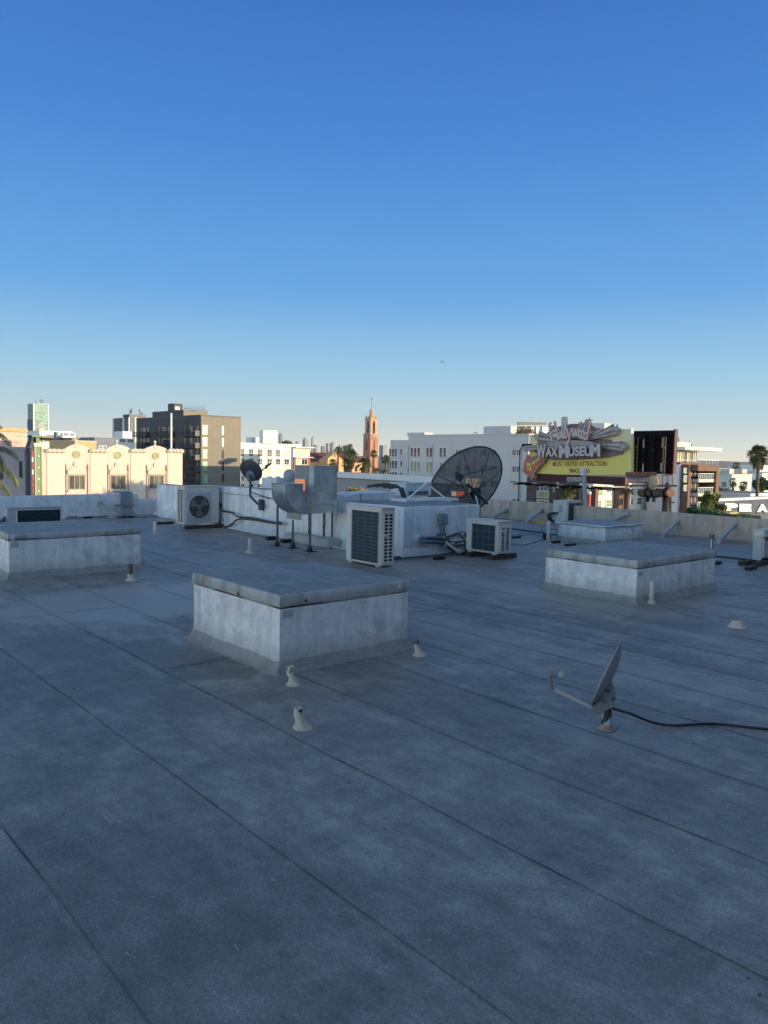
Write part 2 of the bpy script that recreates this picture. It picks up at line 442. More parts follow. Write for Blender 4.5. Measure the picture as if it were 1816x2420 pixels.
PIPEW0 = mat('sealant_pale', (.55, .54, .50), .8, var=.2, scale=20)
RUSTB = mat('rusty_washer', (.12, .06, .035), .8, var=.3, scale=30)
FOOT = stucco('foot_membrane', (.46, .44, .41), (.17, .175, .155), .5, .9)
def curb(label, near, la, lb, h, lidh=.10, over=.008, lidm=None, wob=.006, cant=.04, rad_=.014, flare=.02):
    """stucco curb box whose near corner stands at `near`, running la along A and lb along B"""
    C = near
    t = thing('skylight_curb', label, 'roof curb', C)
    def ring(off, z, wob_, sd, zj=0.0):
        pts = []
        cs = [(-off, -off), (la + off, -off), (la + off, lb + off), (-off, lb + off)]
        for k in range(4):
            (x0, y0), (x1, y1) = cs[k], cs[(k + 1) % 4]
            n = 44
            for i in range(n):
                # denser near corners for crisp but hand-made edges
                f = i / n
                x, y = x0 + (x1 - x0) * f, y0 + (y1 - y0) * f
                cxy = V((x * 1.9 + sd, y * 1.9, z * 2.5))
                nn = noise.noise(cxy) * wob_ + noise.noise(cxy * 4) * wob_ * .35
                dx, dy = [(0, -1), (1, 0), (0, 1), (-1, 0)][k]
                if i == 0:
                    pd = [(0, -1), (1, 0), (0, 1), (-1, 0)][k - 1]; dx = (dx + pd[0]) * .7 - (dx + pd[0]) * .25; dy = (dy + pd[1]) * .45
                pts.append(C + A * (x + dx * nn) + B * (y + dy * nn) + V((0, 0, z + (noise.noise(cxy * 2) * wob_ * .5 if 0 < z else 0) + zj * (noise.noise(cxy * 1.7) + .6 * noise.noise(cxy * 6)))))
        return pts
    rings = [ring(flare + .03, -.02, .03, 1), ring(flare, .008, .03, 1), ring(flare * .45, cant * .5, .015, 2), ring(.008, cant, .010, 3), ring(.002, cant + .03, .010, 3)]
    for k in range(1, 7): rings.append(ring(0, cant + .03 + (h - lidh - .04 - cant) * k / 6, wob, 4))
    mb = MB(); n = len(rings[0])
    def loft(rs):
        vs = [p for r in rs for p in r]
        mb.add(vs, [(i * n + k, i * n + (k + 1) % n, (i + 1) * n + (k + 1) % n, (i + 1) * n + k) for i in range(len(rs) - 1) for k in range(n)])
    loft(rings)
    mf = MB(); fr_ = [ring(.10, -.006, .028, 8), ring(.075, .003, .024, 8), ring(.042, .014, .012, 8), ring(.02, .045, .008, 9), ring(.006, .085, .006, 9, .02), ring(-.02, .095, .005, 9)]
    mf.add([p for r in fr_ for p in r], [(i * n + k, i * n + (k + 1) % n, (i + 1) * n + (k + 1) % n, (i + 1) * n + k) for i in range(5) for k in range(n)])
    mf.build('base_flashing', FOOT, t, smooth=True, angle=60)
    mb.build('curb_wall', STUCCO, t, smooth=True, angle=50)
    mb = MB()
    rs = [ring(-.002, h - lidh - .004, wob, 5, .010), ring(over - .004, h - lidh + .002, wob * 1.4, 5, .010), ring(over + .004, h - lidh * .5, wob, 5), ring(over, h - rad_, wob * .7, 6), ring(over - .006, h - .004, wob * .5, 6), ring(over - .03, h, wob * .3, 6)]
    loft(rs)
    lid = mb.build('lid_edge', lidm or LIDE, t, smooth=True, angle=50)
    if not lidm:
        rq = random.Random(int(la * 100))
        for k in range(4):
            f = rq.uniform(.06, .94); zc = h - lidh * rq.uniform(.35, .8); r_ = rq.uniform(.008, .016)
            p, nn_ = (C + A * la * f - B * (over - .002), -B) if k % 2 else (C + B * lb * f - A * (over - .002), -A)
            mb = MB(); mb.lathe(p + Z * zc, nn_, [(r_ * 1.4, -.01), (r_ * 1.2, .004), (r_ * .6, .010), (0, .011)], 9, sx=rq.uniform(.7, 1.4)); mb.build('sealant_patch', (PIPEW0 if k % 3 else RUSTB), t, smooth=True)
        zq = h - lidh - rq.uniform(.03, .05)
        mb = MB(); mb.obox(C + B * .02 - A * (.008) + Z * (zq - .05), B * .10, A * .01, Z * .06); mb.build('patch', LIDE, t)
    mb = MB(); mb.add(ring(over - .028, h + .001, .0, 6), [tuple(range(n))])
    mb.build('lid_top', ROOF, t, fix=False)
    return t, C
def curb_px(label, near, lpx, rpx, toppy, **k):
    C = G(*near)
    la = ext(C, A, lpx); lb = ext(C, B, rpx); h = hz(C, toppy)
    return curb(label, C, la, lb, h, **k)
curb_px('large stucco roof curb with a flat grey lid, nearest in the middle foreground', (660, 1590), 458, 962, 1408)
_C = G(22, 1369); _h = hz(_C, 1262); _la = (G(334, 1250, _h) - G(238, 1229, _h)).length
_t, _ = curb('long stucco roof curb with a rusty bolted rim at the left edge of the roof', _C, _la, ext(_C, B, 332), _h, lidh=.085)
_mb = MB()
for k in range(5): _mb.tube([_C + B * (.04 + .011 * k) - A * .015 + Z * (_h - .015 - .01 * (k % 2)), _C + B * (.02 + .016 * k) - A * (.03 + .012 * (k % 3)) + Z * (_h - .05), _C + B * (.05 + .006 * k) - A * .01 + Z * (_h - .09 - .015 * (k % 3))], .008, 6, smooth=4)
_mb.build('torn_membrane', PIPEW0, _t, smooth=True)
curb_px('wide stained stucco roof curb right of centre behind the grey satellite dish', (1503, 1428), 1288, 1688, 1325, lidh=.10)
curb_px('small white roof curb capped by crumpled sheet metal near the right parapet', (1430, 1288), 1319, 1516, 1243, lidh=.035, over=.05, lidm=WHITEM, wob=.02, flare=.03)

# far parapets
def parapet(label, P0, D, L, N, h, th, m, capm=None, name='parapet_wall', seg=40, cant=.12):
    t = thing(name, label, 'parapet', P0)
    mb = MB(); prof = [(-.02, cant * 1.2), (.01, cant), (.05, cant * .35), (cant, .012), (h, -.0)]
    rows = [(cant * 1.3, -.02), (cant, .012), (cant * .35, .06), (.012, cant), (0, cant + .02), (0, h * .5), (0, h - .02), (-.015, h), (-th, h), (-th, -.3)]
    vs = []
    for i in range(seg + 1):
        s = L * i / seg
        for (o, z) in rows:
            nn = noise.noise(V((s * .8, z * 3, o))) * .012
            zz = z + (noise.noise(V((s * .6, 5, 1))) * .018 if z > h * .9 else 0)
            vs.append(P0 + D * s + N * (o + nn) + V((0, 0, zz)))
    k = len(rows)
    mb.add(vs, [(i * k + j, i * k + j + 1, (i + 1) * k + j + 1, (i + 1) * k + j) for i in range(seg) for j in range(k - 1)])
    mb.add(vs[:k], [tuple(range(k))]); mb.add(vs[-k:], [tuple(reversed(range(k)))])
    mb.build('wall', m, t, smooth=True, angle=50)
    if capm:
        mb = MB(); f = Fr(P0, D, N)
        mb.fbox(f, 0, L, h + .012, h + .035, -th - .02, .02); mb.build('coping', capm, t, bevel=.004)
    return t
# left: runs along B at a = LPA
bl = lambda px: ext(W(LPA, 0), B, px)
P_a = W(LPA, bl(-60)); hl = hz(W(LPA, bl(150)), 1171)
parapet('bluish white parapet wall along the left far edge carrying the conduits', P_a, B, bl(327) - bl(-60), -A, hl, .3, STUCCO_W)
parapet('lower notch of white parapet between the conduits and the taller wall', W(LPA + .05, bl(327)), B, bl(372) - bl(327), -A, hz(W(LPA, bl(350)), 1180), .3, STUCCO_W, seg=8)
# right: runs along A at b = RPB
al = lambda px: ext(W(0, RPB), A, px)
hr = hz(W(al(1519), RPB), 1207)
parapet('long bare concrete parapet wall with diagonal braces at the right', W(-8, RPB), A, al(1000) + 8, -B, hr, .25, CONC, seg=90)

# raised block: higher roof behind the duct
t = thing('raised_roof_block', 'bluish white stucco roof block behind the ductwork with the grey junction box', 'roof block', K)
hK = hz(K, 1199)
bK2 = Kb + ext(K, B, 1131)
a2 = Ka + ext(K, A, 800)
def lump(O, la, lb, h, name='wall', m=STUCCO_B, cant=True):
    mb = MB(); n = 14
    def ring(off, z, wb):
        pts = []
        cs = [(-off, -off), (la + off, -off), (la + off, lb + off), (-off, lb + off)]
        for k in range(4):
            (x0, y0), (x1, y1) = cs[k], cs[(k + 1) % 4]
            dx, dy = [(0, -1), (1, 0), (0, 1), (-1, 0)][k]
            for i in range(n):
                f = i / n; x, y = x0 + (x1 - x0) * f, y0 + (y1 - y0) * f
                nn = noise.noise(V((x * 1.2, y * 1.2, z * 2))) * wb if i else 0
                pts.append(O + A * (x + dx * nn) + B * (y + dy * nn) + V((0, 0, z + (noise.noise(V((x, y, 3))) * .02 if z > .5 else 0))))
        return pts
    rs = [ring(.13, -.02, .05), ring(.1, .02, .04), ring(.03, .12, .02)] if cant else [ring(0, -.02, .01)]
    rs += [ring(0, .14 + (h - .14) * k / 5, .018) for k in range(5)] + [ring(.004, h - .02, .02), ring(-.02, h, .01)]
    N = 4 * n; vs = [p for r in rs for p in r]
    mb.add(vs, [(i * N + k, i * N + (k + 1) % N, (i + 1) * N + (k + 1) % N, (i + 1) * N + k) for i in range(len(rs) - 1) for k in range(N)])
    mb.cur = 1; mb.add([p for p in rs[-1]], [tuple(range(N))])
    return mb.build(name, [m, ROOF], t, smooth=True, angle=50)
lump(K, a2 - Ka, bK2 - Kb, hK)
# long wall further back and its return
aC = Ka + ext(K, A, 505); aD = min(LPA + .1, Ka + ext(K, A, 371))
O2 = W(a2, Kb)
t = thing('raised_roof_wall', 'long lilac stucco wall of the higher roof behind the small black satellite dish', 'roof wall', O2)
h2 = hz(W(Ka + ext(K, A, 600), Kb), 1155)
lump(O2, aC - a2, .4, h2)
h3 = hz(W(Ka + ext(K, A, 430), Kb), 1149.5)
lump(W(aC + .004, Kb + .003), aD - aC, .4, h3, name='end_wall')
fw = Fr(W(a2, Kb), A, -B)
mb = MB(); mb.fbox(fw, .3, aC - a2 - .1, h2 - .17, h2 - .155, -.01, .02); mb.build('reglet', mat('reglet', (.3, .31, .33), .6), t)
# sooty pilaster strip and repaired patch where the duct enters
s0, z0 = fw.at(*c8(905, 840)); s1, z1 = fw.at(*c8(1110, 1120)); 
fk = Fr(K, A, -B); fkb = Fr(K, B, -A)
mb = MB()
s0, _ = fk.at(*c8(1110, 1000)); s1, _ = fk.at(*c8(925, 1000))
mb.fbox(fk, s0, s1, .05, hK - .12, -.02, .035); mb.build('pilaster', STUCCO_B, t, bevel=.01)
mb = MB()
for x in (1112, 900):
    s, _ = fk.at(*c8(x, 1000))
    mb.tube([fk.P(s + .02 * noise.noise(V((z * 5, x, 0))), z, .02) for z in [hK * k / 14 for k in range(1, 13)]], [.012 + .014 * abs(noise.noise(V((k * 1.7, x, 2)))) for k in range(12)], 6)
mb.build('tar_seam', TAR, t)
mb = MB()
s0, za = fk.at(*c8(785, 870)); s1, zb = fk.at(*c8(590, 790))
mb.fbox(fk, s0, s1, za - .02, zb + .1, -.01, .02); mb.build('patch', mat('patch_mortar', (.30, .28, .26), .9, streak=.5), t, bevel=.005)

# low ledge along the block's foot
sa, _ = fk.at(*c8(1405, 1250)); sb_, _ = fk.at(*c8(775, 1150))
mb = MB(); mb.fbox(fk, sa, sb_, 0, .17, .12, .42)
tag(mb.build('kerb_ledge', mat('ledge_plaster', (.40, .37, .35), .9, streak=.4), bevel=.02, loc=fk.P(sa, 0, .2)), 'low plastered ledge on the roof under the ductwork legs', 'ledge')
mb = MB()
g = [G(*c8(x, y)) + Z * zz for x, y, zz in ((690, 1185, .03), (1000, 1245, .03), (1380, 1310, .03), (1700, 1380, .03))]
mb.tube(g, .014, 6, smooth=4)
tag(mb.build('conduit_run', mat('conduit_white', (.45, .46, .47), .5), smooth=True, loc=g[0]), 'thin pale conduit lying on the roof below the galvanised ductwork', 'conduit')

# ------------------------------------------------------------- air conditioners
CASE = mat('ac_casing', (.58, .54, .47), .45, var=.06, scale=2, streak=.22)
CASEG = mat('ac_casing_grey', (.40, .41, .41), .5, var=.08, streak=.25)
COIL = mat('ac_coil', (.018, .042, .055), .5, var=.3, scale=14)
DARK = mat('dark_recess', (.012, .014, .018), .7)
WIRE = mat('ac_wire', (.22, .24, .24), .4)
WOOD = mat('timber_sleeper', (.055, .035, .03), .85, streak=.4, scale=6)
BLACK = mat('black_rubber', (.012, .012, .014), .5)
FANM = mat('fan_plastic', (.20, .18, .15), .6)
HOSE = mat('hose_insulation', (.42, .42, .40), .6, var=.2, scale=8)
def vent_holes(t, fr, s0, s1, z0, z1, rows, cols=2, skip=()):
    mb = MB(); mb.fbox(fr, s0, s1, z0, z1, -.004, .002); mb.build('vent_recess', DARK, t)
    mb = MB(); cw = (s1 - s0) / cols; rh = (z1 - z0) / rows
    for i in range(cols + 1):
        w_ = cw * .11; mb.fbox(fr, s0 + cw * i - w_, s0 + cw * i + w_, z0 - rh * .15, z1 + rh * .15, 0, .014)
    for j in range(rows + 1):
        w_ = rh * .15; mb.fbox(fr, s0 - cw * .11, s1 + cw * .11, z0 + rh * j - w_, z0 + rh * j + w_, .0, .0125)
    for (i, j) in skip: mb.fbox(fr, s0 + cw * i, s0 + cw * (i + 1), z0 + rh * j, z0 + rh * (j + 1), 0, .0115)
    mb.build('vent_grille', CASE, t)
def coil_panel(t, fr, s0, s1, z0, z1, nx, nz):
    mb = MB(); mb.fbox(fr, s0, s1, z0, z1, -.004, .003)
    n = 34
    for i in range(n): 
        z = z0 + (z1 - z0) * (i + .5) / n; mb.fbox(fr, s0, s1, z - .003, z + .003, .003, .007)
    mb.build('coil', COIL, t)
    mb = MB()
    for i in range(nx + 1):
        s = s0 + (s1 - s0) * i / nx; mb.tube([fr.P(s, z0 - .01, .028), fr.P(s, z1 + .01, .028)], .0022, 5)
    for j in range(nz + 1):
        z = z0 + (z1 - z0) * j / nz; mb.tube([fr.P(s0 - .01, z, .031), fr.P(s1 + .01, z, .031)], .0022, 5)
    mb.build('wire_guard', WIRE, t)
    mb = MB()      # casing border round the coil
    b = .018
    mb.fbox(fr, s0 - b, s0 - .002, z0 - b, z1 + b, 0, .02); mb.fbox(fr, s1 + .002, s1 + b, z0 - b, z1 + b, 0, .02)
    mb.fbox(fr, s0 - .002, s1 + .002, z1 + .002, z1 + b, 0, .018); mb.fbox(fr, s0 - .002, s1 + .002, z0 - b, z0 - .002, 0, .018)
    mb.build('coil_frame', CASE, t)
def casing(label, C, la, lb, h, group='split air conditioner condensers on the roof', m=None, z0=.0):
    t = thing('air_conditioner', label, 'air conditioner', C, group)
    mb = MB(); mb.obox(C + Z * (z0 + .03), A * la, B * lb, Z * (h - .03 - z0)); mb.build('casing', m or CASE, t, bevel=.014, smooth=True)
    mb = MB(); mb.obox(C + Z * (h + .001) - A * .008 - B * .008, A * (la + .016), B * (lb + .016), Z * .022); mb.build('top_cover', m or CASE, t, bevel=.008, smooth=True)
    for (x, y) in ((.06, .01), (la - .14, .01), (.06, lb - .07), (la - .14, lb - .07)):
        mb = MB(); mb.obox(C + Z * z0 + A * x + B * y, A * .08, B * .06, Z * .033); mb.build('foot', CASEG, t)
    return t
def sleeper(label, P0, D, L, w=.09, h=.08, grp='timber sleepers under the condensers'):
    n = Z.cross(D)
    mb = MB(); mb.obox(P0 - n * (w / 2), D * L, n * w, Z * h)
    return tag(mb.build('timber_sleeper', WOOD, bevel=.006, loc=P0), label, 'timber', grp)

# tall unit by the block
C = G(900, 1343); la = ext(C, A, 817); lb = ext(C, B, 932); h = hz(C, 1204)
t = casing('tall white condenser with blue black coil and pierced side before the roof block', C, la, lb, h)
fr = Fr(C, A, -B); coil_panel(t, fr, .05, la * .80, .07, h - .05, 4, 14)
fr2 = Fr(C, B, -A); vent_holes(t, fr2, lb * .16, lb * .84, .09, h - .07, 14, 2, skip=((0, 7),))
mb = MB(); mb.fbox(fr2, lb * .18, lb * .40, h * .515, h * .53, .01, .016); mb.build('badge', BLACK, t)
for k, x in enumerate((.1, la - .2)):
    pass
# middle unit on timbers
C = G(1176, 1324); la = ext(C, A, 1100); lb = ext(C, B, 1208); h = hz(C, 1236); z0 = .07
t = casing('small white condenser with a black gridded coil standing on two timbers beside the cable tangle', C, la, lb, h, z0=z0)
fr = Fr(C, A, -B); coil_panel(t, fr, .05, la * .78, .14, h - .05, 4, 4)
fr2 = Fr(C, B, -A); vent_holes(t, fr2, lb * .18, lb * .84, .15, h - .09, 11, 2, skip=((0, 9),))
mb = MB(); mb.fbox(fr2, lb * .2, lb * .42, h * .83, h * .845, .01, .016); mb.build('badge', BLACK, t)
sleeper('front timber sleeper under the small condenser by the cable tangle', C - A * .0 - B * .07 + A * .08, B, lb + .28)
sleeper('rear timber sleeper under the small condenser by the cable tangle', C - B * .12 + A * (la - .18), B, lb + .28)
# fan unit on the left
C = G(436, 1250); la = ext(C, A, 417); lb = ext(C, B, 518); h = hz(C, 1151); z0 = .07
t = casing('large white condenser with a round fan grille facing the camera, standing on two timbers', C, la, lb, h, z0=z0)
fr2 = Fr(C, A, -B); vent_holes(t, fr2, la * .12, la * .8, .14, h - .06, 14, 2)
fr = Fr(C, B, -A)
fc = (lb * .41, h * .52); fr_r = lb * .305
mb = MB()
mb.fbox(fr, fc[0] - fr_r * 1.12, fc[0] + fr_r * 1.12, fc[1] - fr_r * 1.28, fc[1] + fr_r * 1.22, -.002, .012)
mb.build('fan_plate', CASEG, t, bevel=.006)
mb = MB(); cc = fr.P(fc[0], fc[1], .013)
mb.lathe(cc, fr.N, [(0, .0), (fr_r, .0), (fr_r, .004), (0, .004)], 40); mb.build('fan_opening', DARK, t)
mb = MB(); mb.lathe(cc, fr.N, [(fr_r * .97, .0), (fr_r * 1.04, .0), (fr_r * 1.04, .022), (fr_r * .97, .022), (fr_r * .97, .0)], 40); mb.build('fan_ring', CASEG, t, smooth=True)
mb = MB()
for k in range(3):
    a_ = 2 * math.pi * k / 3 + .5
    pts = []
    for rr, da in ((.2, -.2), (.9, -.35), (.92, .5), (.2, .55)):
        pts.append(fr.P(fc[0] + math.cos(a_ + da) * fr_r * rr, fc[1] + math.sin(a_ + da) * fr_r * rr, .02))
    mb.prism(pts, fr.N * .004)
mb.lathe(cc, fr.N, [(0, .012), (fr_r * .22, .012), (fr_r * .22, .014), (0, .016)], 20)
mb.build('fan_blade', FANM, t)
mb = MB()
for k in range(-13, 14):
    x = fr_r * k / 14; y = math.sqrt(max(0, fr_r ** 2 - x * x)) * .98
    mb.tube([fr.P(fc[0] + x, fc[1] - y, .03), fr.P(fc[0] + x, fc[1] + y, .03)], .0022, 5)
for k in (-.5, .5): mb.tube([fr.P(fc[0] - fr_r * .85, fc[1] + fr_r * k, .033), fr.P(fc[0] + fr_r * .85, fc[1] + fr_r * k, .033)], .003, 5)
mb.build('fan_guard', mat('guard_wire', (.16, .16, .15), .5), t)
mb = MB(); mb.fbox(fr, lb * .765, lb * .772, .08, h - .01, 0, .003); mb.fbox(fr, lb * .86, lb * .92, h * .55, h * .565, 0, .006)
mb.fbox(fr, lb * .84, lb * .95, h * .935, h * .945, 0, .004); mb.build('panel_seam', CASEG, t)
sleeper('left timber sleeper under the large fan condenser', C + A * (.02) - B * .02 - A * .1, B, .52, w=.1)
sleeper('right timber sleeper under the large fan condenser', C + A * .02 - A * .1 + B * (lb - .42), B, .52, w=.1)
FANC, FANLB, FANH = C, lb, h
# rear right unit
C = G(1339, 1240, 0); lb = ext(C, B, 1374); la = ext(C, A, 1306); h = hz(C, 1186)
C0 = C
t = casing('white condenser with a black gridded face behind the small metal capped curb', C, la, lb, h)
fr = Fr(C, B, -A); coil_panel(t, fr, .05, lb - .05, .1, h - .04, 5, 8)
fr2 = Fr(C, A, -B)
mb = MB(); mb.fbox(fr2, la * .35, la * .6, h * .55, h * .85, 0, .03); mb.fbox(fr2, la * .42, la * .53, h * .62, h * .78, .03, .035); mb.build('service_cover', CASEG, t, bevel=.008)
mb = MB()
for k in range(4):
    x = la * (.55 + .08 * k)
    mb.tube([fr2.P(x, h * .5, .03), fr2.P(x + .12, h * .42, .12 + .02 * k), fr2.P(x + .14, h * .22, .14), fr2.P(x + .05, .05, .1)], .016, 6, smooth=5)
mb.build('hose', BLACK, t, smooth=True)
# far right unit, cut by the frame
C = G(1803, 1334); la = ext(C, A, 1777); lb = .9; h = hz(C, 1256); z0 = .07
t = casing('grey white condenser seen end on at the right edge, with black hoses', C, la, lb, h, z0=z0)
fr2 = Fr(C, A, -B)
mb = MB(); mb.fbox(fr2, la * .1, la * .97, h * .10, h * .72, 0, .012); mb.fbox(fr2, la * .0 - .004, la + .004, h * .78, h * .86, 0, .03); mb.build('service_cover', CASEG, t, bevel=.006)
fr = Fr(C, B, -A)
mb = MB()
for k in range(5):
    x = .06 + .05 * k
    mb.tube([fr.P(x, h * .8, .0), fr.P(x + .03, h * .75, .14), fr.P(x + .06, h * .4, .16), fr.P(x + .1, .1, .2), fr.P(x + .6, .03, .4)], .018, 6, smooth=5)
mb.build('hose', BLACK, t, smooth=True)
sleeper('reddish timber sleeper under the condenser at the right edge', C - A * .02 - B * .35, B, 1.3, w=.12, h=.07)
sleeper('shorter far timber sleeper under the condenser at the right edge', C + A * (la - .02) - B * .45, B, 1.0, w=.12, h=.07)
# low unit on the left beyond the long curb
C = Yd(18, 1240, 15.2); C.z = 0
lb = ext(C, B, 148); h = hz(C, 1203); la = .32
t = casing('low wide condenser with a long black grille behind the left curb', C, la, lb, h, m=CASEG)
fr = Fr(C, B, -A)
mb = MB(); s0 = lb * .17; mb.fbox(fr, s0, lb * .96, .12, h - .035, -.003, .004)
for i in range(22): z = .13 + (h - .18) * i / 22; mb.fbox(fr, s0, lb * .96, z, z + .004, .004, .016)
mb.build('louvre_grille', COIL, t)
mb = MB(); b_ = .02
mb.fbox(fr, s0 - b_, s0, .1, h - .02, 0, .022); mb.fbox(fr, lb * .96, lb * .96 + b_, .1, h - .02, 0, .022); mb.fbox(fr, s0, lb * .96, h - .035, h - .015, 0, .02); mb.build('grille_frame', CASE, t)
mb = MB()
for k in range(4): mb.tube([C - B * .02 + A * .1 + Z * (h * .7 - .03 * k), C - B * (.12 + .03 * k) + Z * (h * .55), C - B * (.16 + .03 * k) + Z * .1, C - B * .6 - A * .1 + Z * .03], .02, 6, smooth=5)
mb.build('hose', mat('hose_grey', (.12, .14, .16), .6), t, smooth=True)
# ------------------------------------------------------------- roof details
DISHG = mat('dish_grey', (.30, .315, .31), .45, var=.1, streak=.3)
GALV = galvanised('galvanised_steel', (.52, .55, .54), .38)
GALV_D = galvanised('galvanised_dark', (.34, .33, .31), .45)
STEEL = mat('leg_steel', (.13, .115, .10), .6, metal=.5, var=.3, scale=8)
t = thing('exhaust_duct', 'galvanised exhaust duct with a curved elbow and box plenum on steel legs', 'duct', G(732, 1303))
O = G(732.6, 1303); O = Yd(741, 1192, O.y + .04); O.z = 0
fN = Fr(O, A, -B); fW = Fr(O, B, -A)
zt = hz(O, 1101); zb = hz(O, 1192)
lbx = ext(O, B, 794); laU = ext(O, A, 694.7); laL = ext(O, A, 727)
_, zu = fN.at(*c8(950, 322))
mb = MB(); mb.obox(O + Z * zb, A * laL, B * lbx, Z * (zt - zb)); 
mb.build('plenum', GALV, t, bevel=.006)
mb = MB(); mb.obox(O + Z * zu + A * (laL + .003), A * (laU - laL), B * (lbx - .004), Z * (zt - zu - .004)); mb.build('upper_duct', GALV_D, t, bevel=.005)
mb = MB(); mb.obox(O + Z * (zb + .15) + A * (laL + .003) + B * .16, A * (laU - laL - .1), B * (lbx - .2), Z * (zu - zb - .152)); mb.build('rear_duct', GALV_D, t, bevel=.005)
_, zb2 = fW.at(*c8(1000, 795))
mb = MB(); mb.obox(O + Z * zb2 + A * .04 + B * .0, A * (laU * .9), B * (lbx * .90), Z * (zb - zb2 - .002)); mb.build('base_duct', GALV, t, bevel=.004)
mb = MB()
for (x0, x1, z) in ((0, lbx, zt - .012), (0, lbx, zb)):
    mb.fbox(fW, x0 - .006, x1 + .006, z, z + .014, 0, .008)
mb.fbox(fW, .0, .014, zb + .014, zt - .012, 0, .008); mb.fbox(fW, lbx - .014, lbx, zb + .014, zt - .012, 0, .008)
mb.build('duct_flange', GALV, t)
# elbow: circular heel, extruded along A
Q = O + A * (laL + .002)
fE = Fr(Q, B, -A)
def ep(x, y): return fE.at(*c8(x, y))
sL, _ = ep(558, 600); _, zt_e = ep(600, 381); _, zn = ep(850, 477); _, zb_e = ep(860, 803); sn, _ = ep(812, 430); sR = -.001
prof = [(sL, zt_e), (sn, zt_e), (sn, zn), (sR, zn), (sR, zb_e)]
nA = 14; heel = []
for k in range(1, nA + 1):
    a_ = math.pi / 2 * k / nA
    heel.append((sR + (sL - sR) * math.sin(a_) , (zt_e - .1) - ((zt_e - .1) - zb_e) * math.cos(a_)))
prof += heel
laE = ext(Q + B * sL + Z * zt_e, A, 643)
mb = MB(); mb.fprism(fE, prof, 0, -laE); e = mb.build('elbow', GALV, t, smooth=True, angle=30)
mb = MB()      # standing seam rims on both cheeks
rim = [(sL, zt_e), (sL, zt_e - .1)] + list(reversed(heel[:-1])) + [(sR - .01, zb_e)]
for o_ in (.004, -laE): mb.tube([fE.P(a_, z_, o_) for a_, z_ in rim], .008, 6)
mb.tube([fE.P(sL, zt_e, 0), fE.P(sL, zt_e, -laE)], .008, 6); mb.tube([fE.P(sn, zt_e, .004), fE.P(sL, zt_e, .004)], .007, 6)
mb.build('elbow_rim', GALV_D, t)
def leg(foot, ztop, r=.022):
    mb = MB(); mb.tube([foot + Z * .05, V((foot.x, foot.y, ztop))], r, 10); mb.build('leg', STEEL, t, smooth=True)
    mb = MB(); mb.lathe(foot, Z, [(.0, .0), (.045, .0), (.05, .05), (.035, .10), (0, .11)], 10)
    mb.obox(foot - A * .11 - B * .09, A * .22, B * .18, Z * .015); mb.build('foot_plate', BLACK, t)
leg(G(732.6, 1304), zb2 + .02); leg(G(784.5, 1290), zb + .0); leg(G(750, 1282), zb2 + .02, .03)
leg(G(655.5, 1291), hz(G(655.5, 1291), 1178)); leg(G(692, 1296), hz(G(692, 1296), 1229), .02)

# small black rubber blocks that carry cables
def blk(px, py, w_=.2, d_=.1, h=.05, label=None, m=BLACK):
    p = G(px, py); mb = MB(); mb.obox(p - B * (w_ / 2), B * w_, A * d_, Z * h)
    tag(mb.build('support_block', m, bevel=.01, loc=p), label, 'support block', 'rubber blocks that carry cables across the roof')
blk(*c8(395, 1165), .24, .12, .07, 'black rubber block just left of the ductwork legs')
blk(*c8(608, 1205), .26, .12, .07, 'black rubber block between the two leftmost ductwork legs')
blk(940, 1323, .2, .1, .05, 'dark block at the foot of the stucco block below its corner')
blk(1043, 1323, .22, .1, .05, 'black block under the cable below the grey junction box')
blk(*c1(628, 1172), .22, .1, .05, 'left small black block at the foot of the left parapet')
blk(*c1(755, 1174), .22, .1, .05, 'second small black block at the foot of the left parapet, left of the conduits')
blk(*c1(1085, 1172), .4, .1, .05, 'dark block under the foot of the parapet conduits')
blk(*c2(540, 1150), .5, .1, .05, 'long dark block left of the fan condenser')
blk(1319, 1284, .22, .1, .05, 'dark block in front of the small metal capped curb')
blk(1353, 1290, .3, .1, .04, 'flat dark block left of the small metal capped curb corner')
blk(1298, 1276, .16, .12, .14, 'upright dark block at the foot of the thin white vent pipe')
blk(*c6(1040, 1862), .3, .1, .05, 'dark block on the roof right of the wide stained curb')
blk(*c6(1485, 1925), .3, .1, .05, 'dark block below the hose at the right edge')
blk(1225, 1272, .25, .1, .04, 'flat dark block on the roof right of the small condenser')

